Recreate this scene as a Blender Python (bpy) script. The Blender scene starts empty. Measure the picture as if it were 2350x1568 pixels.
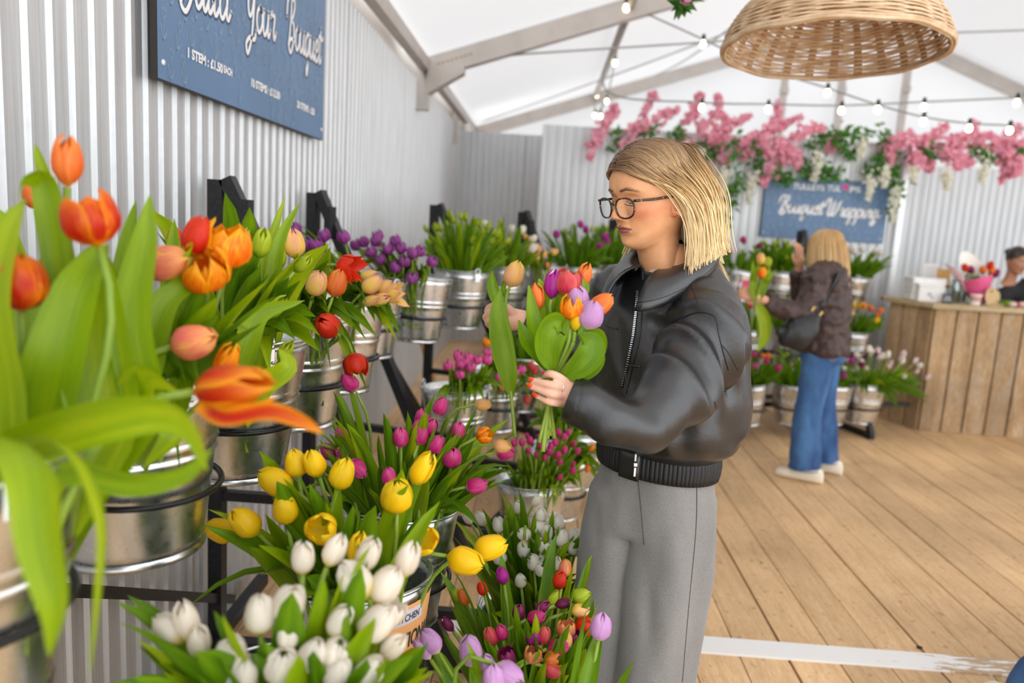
import bpy, bmesh, math, random
import numpy as np
from mathutils import Vector, Matrix, Quaternion
random.seed(7)
SC = bpy.context.scene
COL = SC.collection
# ------------------------------------------------------------------ camera
F, CX, CY, CAMZ = 1755.0, 1175.0, 784.0, 1.47
_fy = np.array([1250 - CX, 515 - CY, F]); _fy /= np.linalg.norm(_fy)
_d = np.array([1, .06, 0.0]); _rx = _d - _fy * _d.dot(_fy); _rx /= np.linalg.norm(_rx)
RC = np.stack([_rx, _fy, -np.cross(_fy, _rx)], 1)          # world -> camera (x right, y down, z forward)
cam_d = bpy.data.cameras.new('camera'); cam = bpy.data.objects.new('camera', cam_d); COL.objects.link(cam)
_m = np.eye(4); _m[:3, 0] = RC[0]; _m[:3, 1] = -RC[1]; _m[:3, 2] = -RC[2]; _m[:3, 3] = (0, 0, CAMZ)
cam.matrix_world = Matrix(_m.tolist())
cam_d.sensor_fit = 'HORIZONTAL'; cam_d.sensor_width = 36; cam_d.lens = F / 2350 * 36
cam_d.clip_start = .02; cam_d.clip_end = 200
cam_d.dof.use_dof = True; cam_d.dof.focus_distance = 1.68; cam_d.dof.aperture_fstop = 2.2
SC.camera = cam
# ------------------------------------------------------------------ sky, light, exposure
W = bpy.data.worlds.new('overcast_sky'); SC.world = W; W.use_nodes = True
_b = W.node_tree.nodes['Background']; _b.inputs[0].default_value = (.93, .965, 1, 1); _b.inputs[1].default_value = 2.65
SC.view_settings.view_transform = 'Standard'; SC.view_settings.look = 'None'
SC.view_settings.gamma = 1; SC.view_settings.use_curve_mapping = False
SC.view_settings.exposure = 0.06
SC.cycles.max_bounces = 10; SC.cycles.diffuse_bounces = 5; SC.cycles.transmission_bounces = 8; SC.cycles.transparent_max_bounces = 8

# ------------------------------------------------------------------ measuring: a pixel of the photograph to a place in the tent
def _ray(x, y): return RC.T @ np.array([(x - CX) / F, (y - CY) / F, 1.0])
def atY(x, y, Y): d = _ray(x, y); return Vector((d * (Y / d[1]) + [0, 0, CAMZ]).tolist())
def atX(x, y, X): d = _ray(x, y); return Vector((d * (X / d[0]) + [0, 0, CAMZ]).tolist())
def atZ(x, y, Z): d = _ray(x, y); return Vector((d * ((Z - CAMZ) / d[2]) + [0, 0, CAMZ]).tolist())
def proj(p): c = RC @ (np.array(tuple(p)) - [0, 0, CAMZ]); return CX + F * c[0] / c[2], CY + F * c[1] / c[2]
def V(*a): return Vector(a)
def lerp(a, b, t): return a + (b - a) * t
def srgb(*c):
    f = lambda v: (v / 255 / 12.92) if v / 255 <= .04045 else ((v / 255 + .055) / 1.055) ** 2.4
    return tuple(f(v) for v in c[:3]) + (1,)
# ------------------------------------------------------------------ materials
MATS = {}
class NT:
    def __init__(s, name):
        s.m = bpy.data.materials.new(name); s.m.use_nodes = True; s.t = s.m.node_tree; s.n = s.t.nodes; s.l = s.t.links
        s.b = s.n['Principled BSDF']; s.out = s.n['Material Output']
    def node(s, t, ins=None, **kw):
        nd = s.n.new(t)
        for k, v in kw.items(): setattr(nd, k, v)
        for k, v in (ins or {}).items():
            if isinstance(v, tuple) and len(v) == 2 and hasattr(v[0], 'outputs'): s.l.new(v[0].outputs[v[1]], nd.inputs[k])
            elif hasattr(v, 'outputs'): s.l.new(v.outputs[0], nd.inputs[k])
            else: nd.inputs[k].default_value = v
        return nd
    def set(s, **kw):
        for k, v in kw.items():
            k = k.replace('_', ' ')
            i = s.b.inputs[k]
            if isinstance(v, tuple) and len(v) == 2 and hasattr(v[0], 'outputs'): s.l.new(v[0].outputs[v[1]], i)
            elif hasattr(v, 'outputs'): s.l.new(v.outputs[0], i)
            else: i.default_value = v
        return s
    def coord(s, kind='Object', scale=(1, 1, 1), rot=(0, 0, 0)):
        c = s.node('ShaderNodeTexCoord'); mp = s.node('ShaderNodeMapping', {'Vector': (c, kind), 'Scale': scale, 'Rotation': rot}); return mp
    def noise(s, vec=None, scale=5, detail=4, rough=.5, dist=0):
        d = {'Scale': scale, 'Detail': detail, 'Roughness': rough, 'Distortion': dist}
        if vec is not None: d['Vector'] = vec
        return s.node('ShaderNodeTexNoise', d)
    def ramp(s, fac, stops, interp='LINEAR'):
        r = s.node('ShaderNodeValToRGB', {'Fac': fac}); e = r.color_ramp; e.interpolation = interp
        while len(e.elements) < len(stops): e.elements.new(.5)
        for el, (p, c) in zip(e.elements, stops): el.position = p; el.color = c
        return r
    def mix(s, fac, a, b, blend='MIX'):
        m = s.node('ShaderNodeMix', data_type='RGBA', blend_type=blend)
        for i, v in ((0, fac), (6, a), (7, b)):
            if isinstance(v, tuple) and len(v) == 2 and hasattr(v[0], 'outputs'): s.l.new(v[0].outputs[v[1]], m.inputs[i])
            elif hasattr(v, 'outputs'): s.l.new(v.outputs[2] if v.bl_idname == 'ShaderNodeMix' else v.outputs[0], m.inputs[i])
            else: m.inputs[i].default_value = v
        return (m, 2)
    def bump(s, h, strength=.3, dist=.01):
        b = s.node('ShaderNodeBump', {'Height': h, 'Strength': strength, 'Distance': dist}); s.l.new(b.outputs[0], s.b.inputs['Normal']); return b
def mat(name, col, rough=.5, metal=0, var=0, vscale=20, bump=0, bscale=60, bdist=.005, **kw):
    if name in MATS: return MATS[name]
    t = NT(name); t.set(Roughness=rough, Metallic=metal)
    if var:
        n = t.noise(t.coord(), vscale, 4)
        a = tuple(min(1, c * (1 + var)) for c in col[:3]) + (1,); b = tuple(c * (1 - var) for c in col[:3]) + (1,)
        t.set(Base_Color=t.ramp(n, [(.3, b), (.7, a)]))
    else: t.set(Base_Color=col)
    if bump: t.bump(t.noise(t.coord(), bscale, 3), bump, bdist)
    for k, v in kw.items(): t.set(**{k: v})
    MATS[name] = t.m; return t.m
# ------------------------------------------------------------------ mesh helpers
class MB:
    """collects geometry of ONE object"""
    def __init__(s): s.v = []; s.f = []; s.uv = []; s.mi = []; s.cur = 0; s.flat = []
    def add(s, verts, faces, uvs=None, flat=False):
        o = len(s.v); s.v.extend([tuple(p) for p in verts])
        for i, f in enumerate(faces):
            s.f.append(tuple(k + o for k in f)); s.mi.append(s.cur); s.flat.append(flat)
            s.uv.append([uvs[k] for k in f] if uvs else [(0, 0)] * len(f))
        return s
    def box(s, c, size, R=None, bevel=0):
        x, y, z = (q / 2 for q in size); c = Vector(c)
        if bevel <= 0:
            P = [V(a * x, b * y, d * z) for d in (-1, 1) for b in (-1, 1) for a in (-1, 1)]
            fs = [(0, 2, 3, 1), (4, 5, 7, 6), (0, 1, 5, 4), (2, 6, 7, 3), (0, 4, 6, 2), (1, 3, 7, 5)]
        else:
            bm = bmesh.new(); bmesh.ops.create_cube(bm, size=1); 
            for vv in bm.verts: vv.co = V(vv.co.x * 2 * x, vv.co.y * 2 * y, vv.co.z * 2 * z)
            bmesh.ops.bevel(bm, geom=bm.edges[:], offset=bevel, segments=1, affect='EDGES')
            bm.verts.index_update(); P = [vv.co.copy() for vv in bm.verts]; fs = [[q.index for q in ff.verts] for ff in bm.faces]; bm.free()
        if R is not None: P = [R @ p for p in P]
        return s.add([p + c for p in P], fs, flat=True)
    def bar(s, a, b, w, h, up=(0, 0, 1)):
        a, b = Vector(a), Vector(b); d = (b - a); L = d.length; d.normalize(); u = Vector(up)
        if abs(d.dot(u)) > .99: u = V(1, 0, 0)
        r = d.cross(u).normalized(); u = r.cross(d)
        R = Matrix((r, d, u)).transposed()
        return s.box((a + b) / 2, (w, L, h), R)
    def tube(s, pts, rad, n=8, caps=True, flatx=1.0, up=None, uvw=False, closed=False):
        pts = [Vector(p) for p in pts]; N = len(pts); vs = []; uvs = []
        rads = rad if isinstance(rad, (list, tuple)) else [rad] * N
        prev = Vector(up) if up is not None else None
        for i, p in enumerate(pts):
            if closed: t = pts[(i + 1) % N] - pts[i - 1]
            else: t = pts[min(i + 1, N - 1)] - pts[max(i - 1, 0)]
            t.normalize() if t.length > 1e-9 else None
            if prev is None: prev = V(0, 0, 1) if abs(t.z) < .9 else V(1, 0, 0)
            a = prev - t * prev.dot(t)
            if a.length < 1e-6: a = t.orthogonal()
            a.normalize(); b = t.cross(a); prev = a
            for k in range(n):
                th = 2 * math.pi * k / n
                vs.append(p + (a * math.cos(th) * flatx + b * math.sin(th)) * rads[i]); uvs.append((k / n, i / max(1, N - 1)))
        fs = []
        for i in range(N if closed else N - 1):
            for k in range(n):
                j = (i + 1) % N
                fs.append((i * n + k, i * n + (k + 1) % n, j * n + (k + 1) % n, j * n + k))
        if caps and not closed: fs.append(tuple(range(n - 1, -1, -1))); fs.append(tuple((N - 1) * n + k for k in range(n)))
        return s.add(vs, fs, uvs)
    def lathe(s, prof, n=32, c=(0, 0, 0), axis=None, closeprof=False):
        c = Vector(c); R = V(0, 0, 1).rotation_difference(Vector(axis)).to_matrix() if axis is not None else None
        vs = []; uvs = []
        for i, (r, z) in enumerate(prof):
            for k in range(n):
                a = 2 * math.pi * k / n; p = V(r * math.cos(a), r * math.sin(a), z)
                vs.append((R @ p if R is not None else p) + c); uvs.append((k / n, i / (len(prof) - 1)))
        fs = [(i * n + k, i * n + (k + 1) % n, (i + 1) * n + (k + 1) % n, (i + 1) * n + k) for i in range(len(prof) - 1) for k in range(n)]
        return s.add(vs, fs, uvs)
    def grid(s, fn, nu, nv, thick=None):
        vs = []; uvs = []
        for j in range(nv + 1):
            for i in range(nu + 1):
                u, v = i / nu, j / nv; vs.append(Vector(fn(u, v))); uvs.append((u, v))
        w = nu + 1
        fs = [(j * w + i, j * w + i + 1, (j + 1) * w + i + 1, (j + 1) * w + i) for j in range(nv) for i in range(nu)]
        return s.add(vs, fs, uvs)
    def sphere(s, c, r, nu=12, nv=8, R=None):
        rr = r if isinstance(r, (tuple, list)) else (r, r, r); c = Vector(c); vs = []; uvs = []
        for j in range(nv + 1):
            for i in range(nu):
                a, b = 2 * math.pi * i / nu, math.pi * j / nv
                p = V(rr[0] * math.sin(b) * math.cos(a), rr[1] * math.sin(b) * math.sin(a), -rr[2] * math.cos(b))
                vs.append((R @ p if R is not None else p) + c); uvs.append((i / nu, j / nv))
        fs = [(j * nu + i, j * nu + (i + 1) % nu, (j + 1) * nu + (i + 1) % nu, (j + 1) * nu + i) for j in range(nv) for i in range(nu)]
        return s.add(vs, fs, uvs)
    def mesh(s, name, mats):
        me = bpy.data.meshes.new(name); me.from_pydata(s.v, [], s.f)
        for m in (mats if isinstance(mats, (list, tuple)) else [mats]): me.materials.append(m)
        uvl = me.uv_layers.new(name='UVMap'); flatuv = [c for f in s.uv for q in f for c in q]
        uvl.data.foreach_set('uv', flatuv)
        me.polygons.foreach_set('use_smooth', [not q for q in s.flat]); me.polygons.foreach_set('material_index', s.mi)
        me.update(); return me
    def obj(s, name, mats, parent=None): return link(name, s.mesh(name, mats), parent)
def link(name, data, parent=None, loc=None):
    o = bpy.data.objects.new(name, data); COL.objects.link(o)
    if parent is not None: o.parent = parent
    if loc is not None: o.location = loc
    return o
def tag(o, label, cat, group=None):
    o['label'] = label; o['category'] = cat
    if group: o['group'] = group
    return o
def thing(name, label, cat, loc=(0, 0, 0), rotz=0, group=None):
    o = link(name, None); o.location = loc; o.rotation_euler = (0, 0, rotz); o.empty_display_size = .05
    return tag(o, label, cat, group)
def struct(o, kind='structure'): o['kind'] = kind; return o
def crom(P, n=8, closed=False):
    """Catmull-Rom through the points"""
    P = [Vector(p) for p in P]; N = len(P); out = []
    for i in range(N if closed else N - 1):
        p1, p2 = P[i], P[(i + 1) % N]
        p0 = P[i - 1] if (i > 0 or closed) else p1 * 2 - p2
        p3 = P[(i + 2) % N] if (i + 2 < N or closed) else p2 * 2 - p1
        for k in range(n):
            t = k / n; out.append(.5 * ((2 * p1) + (p2 - p0) * t + (2 * p0 - 5 * p1 + 4 * p2 - p3) * t * t + (3 * p1 - p0 - 3 * p2 + p3) * t ** 3))
    if not closed: out.append(P[-1].copy())
    return out
def sm(a, b, x): t = max(0, min(1, (x - a) / (b - a))); return t * t * (3 - 2 * t)
# ================================================================== SETTING
# ---- materials of the setting
def m_galv(name, tint=(.74, .75, .76), rough=.33, streak=(60, 60, 1.2), metal=1.0):
    t = NT(name); c = t.coord('Object', streak); n = t.noise(c, 2.2, 5); sp = t.noise(t.coord('Object', (1, 1, 1)), 55, 2)
    lo = tuple(v * .86 for v in tint) + (1,); hi = tuple(min(1, v * 1.08) for v in tint) + (1,)
    t.set(Metallic=metal, Base_Color=t.ramp(n, [(.3, lo), (.7, hi)]))
    mr = t.node('ShaderNodeMapRange', {'Value': sp, 3: rough - .07, 4: rough + .1}); t.set(Roughness=mr)
    t.bump(n, .05, .002); return t.m
GALV_WALL = m_galv('galvanised_sheet', (.66, .67, .68), .50, (60, 60, 1.2), .72)
GALV = m_galv('galvanised_bucket', (.72, .74, .75), .27, (9, 9, 3))
PVC = NT('white_pvc'); _d1 = PVC.node('ShaderNodeBsdfDiffuse', {'Color': (.9, .9, .9, 1)}); _d2 = PVC.node('ShaderNodeBsdfTranslucent', {'Color': (.84, .84, .85, 1)})
_mx = PVC.node('ShaderNodeMixShader', {0: .27, 1: _d1, 2: _d2}); PVC.l.new(_mx.outputs[0], PVC.out.inputs[0]); PVC = PVC.m
PVC2 = NT('dimmed_white_pvc'); _d1 = PVC2.node('ShaderNodeBsdfDiffuse', {'Color': (.86, .86, .86, 1)}); _d2 = PVC2.node('ShaderNodeBsdfTranslucent', {'Color': (.84, .84, .85, 1)})  # same PVC as the near slope, dimness put into colour and translucency
_mx = PVC2.node('ShaderNodeMixShader', {0: .19, 1: _d1, 2: _d2}); PVC2.l.new(_mx.outputs[0], PVC2.out.inputs[0]); PVC2 = PVC2.m
CURTAIN = mat('shade_toned_canvas', (.62, .57, .52, 1), .9)  # shade on the pale side flap is put into this darker beige
ALU = mat('tent_aluminium', (.54, .49, .45, 1), .45, .55, var=.08, vscale=6)
STEEL_BLK = mat('black_steel', (.018, .018, .02, 1), .42, .3, var=.4, vscale=90)
WIRE_BLK = mat('black_wire', (.012, .012, .013, 1), .35, .4)
DARK = mat('dark_gap', (.02, .017, .014, 1), .9)
def m_wood(name, cols, scale=(14, 1.2, 14), ring=3, rough=.62, stain=.5, knots=True, spots=None):
    t = NT(name); oi = t.node('ShaderNodeObjectInfo'); tc = t.node('ShaderNodeTexCoord')
    add = t.node('ShaderNodeVectorMath', {0: (tc, 'Object'), 1: (oi, 'Location')}, operation='ADD')
    mp = t.node('ShaderNodeMapping', {'Vector': add, 'Scale': scale}); g = t.noise(mp, ring, 6, .62, .6)
    big = t.noise(add, 1.4, 3); fine = t.noise(t.node('ShaderNodeMapping', {'Vector': add, 'Scale': tuple(4 * q for q in scale)}), 6, 3)
    base = t.ramp(g, [(.25, cols[0]), (.5, cols[1]), (.75, cols[2])])
    m1 = t.mix(.35, base, t.ramp(fine, [(.35, cols[0]), (.65, cols[2])]), 'MIX')
    st = t.ramp(big, [(.35, (1 - stain * .45,) * 3 + (1,)), (.65, (1.0, 1.0, 1.0, 1))])
    m2 = t.mix(1.0, m1, st, 'MULTIPLY')
    rv = t.node('ShaderNodeMapRange', {'Value': (oi, 'Random'), 3: .82, 4: 1.08})
    cc = t.node('ShaderNodeCombineColor', {0: rv, 1: rv, 2: rv}); m3 = t.mix(1.0, m2, cc, 'MULTIPLY')
    if spots:
        sn = t.noise(add, spots, 2, .5); sr = t.ramp(sn, [(.30, (.35, .28, .22, 1)), (.36, (1, 1, 1, 1))]); m3 = t.mix(.45, m3, sr, 'MULTIPLY')
    t.set(Base_Color=m3, Roughness=rough); t.bump(g, .12, .004); return t.m
FLOORWOOD = m_wood('floor_board_wood', [srgb(194, 148, 100), srgb(226, 184, 134), srgb(240, 206, 160)], spots=26, stain=.55)
COUNTERWOOD = m_wood('weathered_counter_wood', [srgb(128, 92, 58), srgb(204, 164, 110), srgb(206, 192, 172)], (5, 5, .7), 2.6, .75, 1.0)
TOPWOOD = m_wood('counter_top_wood', [srgb(150, 128, 92), srgb(186, 164, 124), srgb(204, 186, 150)], (1.2, 9, 9), 2.5, .6)
# ---- floor: one deck, each board a piece
fl = MB(); fl.box((3.0, 4.5, -.055), (8.6, 12.6, .05)); FLOOR = struct(fl.obj('floor', DARK))
PW = .1766; X0 = .79 - 11 * PW
_meshes = {}
def plank(w, L):
    k = (round(w, 4), round(L, 3))
    if k not in _meshes:
        b = MB(); b.box((0, 0, -.015), (w, L, .03), bevel=.0018); _meshes[k] = b.mesh('floor_board', FLOORWOOD)
    return _meshes[k]
cuts = [-1.6, .1, 2.595, 5.07, 7.6, 10.7]
for i in range(46):
    big = (i % 3 == 2) ; w = PW - (.009 if big else .0035)
    xc = X0 + (i + .5) * PW - (.003 if big else 0)
    for j in range(5):
        y0, y1 = cuts[j], cuts[j + 1]
        o = link('floor_board', plank(w, y1 - y0 - .004), FLOOR, (xc, (y0 + y1) / 2, random.uniform(-.0015, .0008)))
t = NT('worn_white_paint'); n = t.noise(t.coord('Object', (5, 26, 1)), 1.5, 6, .65); n2 = t.noise(t.coord('Object'), 1.3, 2)
a_ = t.node('ShaderNodeMath', {0: n, 1: n2}, operation='ADD');
t.set(Base_Color=t.ramp(a_, [(.86, (.47, .33, .2, 1)), (.885, (.80, .78, .76, 1))], 'LINEAR'), Roughness=.55); STRIPM = t.m
_ms = MB(); _ms.box((2.8, 2.597, .003), (7.8, .108, .008)); struct(_ms.obj('trim_1', STRIPM))['label'] = 'worn white painted strip across the floor boards'
# ---- corrugated metal walls, each sheet a piece
PITCH = .08; SHEETW = .8
def sheet_mesh(h, w=SHEETW, name='metal_sheet'):
    b = MB(); prof = []
    n = round(w / PITCH)
    for k in range(n):
        x = k * PITCH; prof += [(x, 0), (x + .046, 0), (x + .054, .011), (x + .072, .011)]
    prof.append((n * PITCH - .006, 0)); vs = []; uv = []
    for (x, d) in prof:
        vs += [(x, -d, 0), (x, -d, h)]; uv += [(x, 0), (x, h)]
    b.add(vs, [(2 * i, 2 * i + 2, 2 * i + 3, 2 * i + 1) for i in range(len(prof) - 1)], uv, flat=True)
    m = b.mesh(name, GALV_WALL); return m
def metal_wall(name, a, b, h, jogs=None):
    a, b = V(*a, 0), V(*b, 0); d = b - a; L = d.length; ang = math.atan2(d.y, d.x); n = math.ceil(L / SHEETW - .01)
    mb = MB(); nrm = V(-d.y, d.x, 0).normalized()
    for z in (.15, h * .5, h - .12): mb.bar(a + nrm * .045 + V(0, 0, z), b + nrm * .045 + V(0, 0, z), .045, .07)
    mb.bar(a + nrm * .08 + V(0, 0, h / 2), b + nrm * .08 + V(0, 0, h / 2), .01, h - .01)  # unseen dark backing, added to keep sky light out of sheet joints
    wall = struct(mb.obj(name, mat('rail_and_backing', (.12, .09, .06, 1), .8, 0, .2)))
    me = sheet_mesh(h, SHEETW)
    for k in range(n):
        w = min(SHEETW, L - k * SHEETW); m = me if w > SHEETW - .02 else sheet_mesh(h, max(PITCH, w))
        o = link('metal_sheet', m, wall, a + d.normalized() * (k * SHEETW + .002) + nrm * (.0 if k % 2 else .004)); o.rotation_euler = (0, 0, ang)
    return wall
WX = -1.075
# local -y of a sheet must face the room
def wall_facing(name, a, b, h): return metal_wall(name, a, b, h)
wall_facing('wall_left', (WX, -1.52), (WX, 9.3), 2.535)
wall_facing('wall_back_left', (WX, 9.27), (.15, 9.27), 2.5)
wall_facing('wall_back', (-.075, 7.32), (3.26, 7.32), 2.385)
wall_facing('wall_back_right', (3.28, 8.62), (8.0, 8.62), 2.34)
wall_facing('wall_return', (3.3, 7.33), (3.3, 8.6), 2.36).rotation_euler = (0, 0, 0)
mb = MB(); mb.box((3.262, 7.30, 1.19), (.055, .055, 2.385)); struct(mb.obj('trim_2', mat('pale_flashing', (.82, .83, .84, 1), .4, .5)))
# ---- tent: roof membranes, rafters, purlins, legs, gable
EX, EZ, RX, RZ, EX2 = -1.02, 2.69, 3.92, 4.345, 8.3
def roof(name, xa, za, xb, zb, m=None):
    b = MB()
    def fn(u, v):
        y = lerp(-.5, 10.58, v); bay = ((y - 1.9) / 4.3) % 1.0
        return (lerp(xa, xb, u), y, lerp(za, zb, u) + .02 - .05 * math.sin(math.pi * bay) * math.sin(math.pi * u))
    b.grid(fn, 10, 36); return struct(b.obj(name, m or PVC))
roof('ceiling', EX, EZ, RX, RZ); roof('ceiling_far_slope', RX, RZ, EX2, EZ, PVC2)
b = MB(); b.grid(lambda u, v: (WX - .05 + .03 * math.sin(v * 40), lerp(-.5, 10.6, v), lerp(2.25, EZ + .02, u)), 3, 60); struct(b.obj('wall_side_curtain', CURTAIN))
b = MB(); b.grid(lambda u, v: (EX2, lerp(4.4, 10.6, v), lerp(0, EZ + .02, u)), 3, 20); struct(b.obj('wall_right', PVC))
b = MB(); b.add([(EX, 10.56, 0), (EX2, 10.56, 0), (EX2, 10.56, EZ), (RX, 10.56, RZ), (EX, 10.56, EZ)], [(0, 1, 2, 3, 4)], flat=True); struct(b.obj('wall_gable', PVC2))
TENT = 'aluminium frame of the white marquee'
def rafter(y):
    r = thing('tent_frame', '', 'frame', (EX, y, 0))
    r['label'] = {1.9: 'aluminium tent arch over the near end of the flower racks', 6.2: 'aluminium tent arch with bolt holes above the corner of the left metal wall', 10.42: 'aluminium tent arch carrying the white gable wall'}[y]
    r['group'] = 'tent arches'
    def part(nm, fn):
        q = MB(); fn(q); o = q.obj(nm, ALU, r); return o
    dn = V(0, 0, -.085)
    part('rafter', lambda q: q.bar(V(0, 0, EZ) + dn, V(RX - EX, 0, RZ) + dn, .1, .15))
    part('rafter', lambda q: q.bar(V(RX - EX, 0, RZ) + dn, V(EX2 - EX, 0, EZ) + dn, .1, .15))
    part('leg', lambda q: q.box((-.03 + .0, 0, EZ / 2), (.1, .1, EZ)) if False else q.bar(V(-.0, 0, 2.3), V(-.0, 0, EZ), .1, .1))
    part('leg', lambda q: q.bar(V(EX2 - EX - .06, 0, 0), V(EX2 - EX - .06, 0, EZ), .1, .1))
    part('corner_bracket', lambda q: q.add([(.03, -.062, EZ - .28), (.32, -.062, EZ - .1), (.32, -.062, EZ + .0), (.03, -.062, EZ - .1), (.03, .062, EZ - .28), (.32, .062, EZ - .1), (.32, .062, EZ), (.03, .062, EZ - .1)], [(0, 1, 2, 3), (7, 6, 5, 4), (0, 4, 5, 1), (1, 5, 6, 2), (2, 6, 7, 3), (3, 7, 4, 0)], flat=True))
    hb = MB(); 
    for k in range(8):
        p = V(.12 + k * .035, -.052, EZ - .03 + (.12 + k * .035) * (RZ - EZ) / (RX - EX) - .05); hb.lathe([(.006, 0), (.008, .003), (.001, .004)], 8, p, (0, -1, 0))
    hb.obj('bolt_row', mat('rust_bolt', (.45, .28, .1, 1), .6, .4), r)
    return r
for y in (1.9, 6.2, 10.42): rafter(y)
def purlin(x, lab):
    z = EZ + (x - EX) * (RZ - EZ) / (RX - EX) if x <= RX else RZ + (x - RX) * (EZ - RZ) / (EX2 - RX)
    for (y0, y1) in ((-.45, 6.15), (6.25, 10.37)):
        q = MB(); q.tube([(x, y0, z - .07), (x, y1, z - .07)], .035, 10); o = q.obj('purlin', ALU)
        tag(o, lab + (' over the front bay' if y0 < 0 else ' running to the gable arch'), 'beam', 'roof purlins')
purlin(.545, 'round aluminium purlin under the white roof left of the ridge'); purlin(RX, 'ridge purlin at the top of the white roof'); purlin(6.9, 'round aluminium purlin under the white roof right of the ridge')
q = MB(); q.bar((EX + .02, -.45, EZ - .06), (EX + .02, 10.4, EZ - .06), .07, .09); tag(q.obj('eave_beam', ALU), 'aluminium eave beam above the long left metal wall', 'beam')
for k, (px, py) in enumerate(((1795, 240), (1925, 250), (2070, 260))):
    p = atY(px, py, 10.4); g = thing('gable_post', 'grey gable post behind the white back wall, rising above the blossom garland', 'post', (p.x, 10.4, 0), 0, 'gable posts')
    top = RZ - .1 - abs(p.x - RX) * .36; q = MB(); q.box((0, 0, top / 2), (.075, .075, top)); q.obj('shaft', ALU, g)
    q = MB(); q.box((0, -.02, 3.35 + .05 * k), (.1, .09, .09), bevel=.01); q.obj('clamp', ALU, g)
for (px, py, yy) in ((1050, 245, 8.7), (1070, 265, 9.35)):
    g = thing('wall_prop', 'short aluminium prop with yellow strap standing above the far end of the left metal wall', 'post', (WX + .02, yy, 2.3), 0, 'props at the wall top')
    q = MB(); q.box((0, 0, .19), (.07, .07, .38)); q.obj('shaft', ALU, g)
    q = MB(); q.box((0, 0, .375), (.076, .076, .02)); q.obj('strap', mat('yellow_strap', (.75, .45, .05, 1), .6), g)
# tension cables
CABLEM = mat('steel_cable', (.42, .42, .42, 1), .5, .5)
def cable(a, b, lab, sag=.05, r=.008):
    a, b = Vector(a), Vector(b); q = MB()
    q.tube([a.lerp(b, k / 16) - V(0, 0, sag * 4 * (k / 16) * (1 - k / 16)) for k in range(17)], r, 6)
    return tag(q.obj('tension_cable', CABLEM), lab, 'cable')
cb = thing('tie_rod', 'thin steel tie rod with turnbuckle across the tent arch', 'cable', (0, 6.2, 0))
q = MB(); q.tube([V(-.78, 0, 2.69), V(-.2, 0, 2.77), V(1.4, 0, 2.95), V(RX, 0, 3.16), V(EX2 - .3, 0, 2.75)], .008, 6); q.obj('rod', CABLEM, cb)
q = MB(); q.lathe([(.006, 0), (.016, .02), (.016, .14), (.006, .16)], 8, V(-.62, 0, 2.712), V(1, 0, .13)); q.obj('turnbuckle', mat('dark_metal', (.05, .05, .05, 1), .5, .6), cb)
cable((-.9, 10.3, 2.75), (RX - .2, 6.3, 4.1), 'thin steel wind brace cable crossing the roof bay towards the gable')
cable(atY(1500, 175, 9.6), atY(1705, 40, 7.0), 'thin slack wire strung below the white roof beside the wicker shade')
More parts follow.
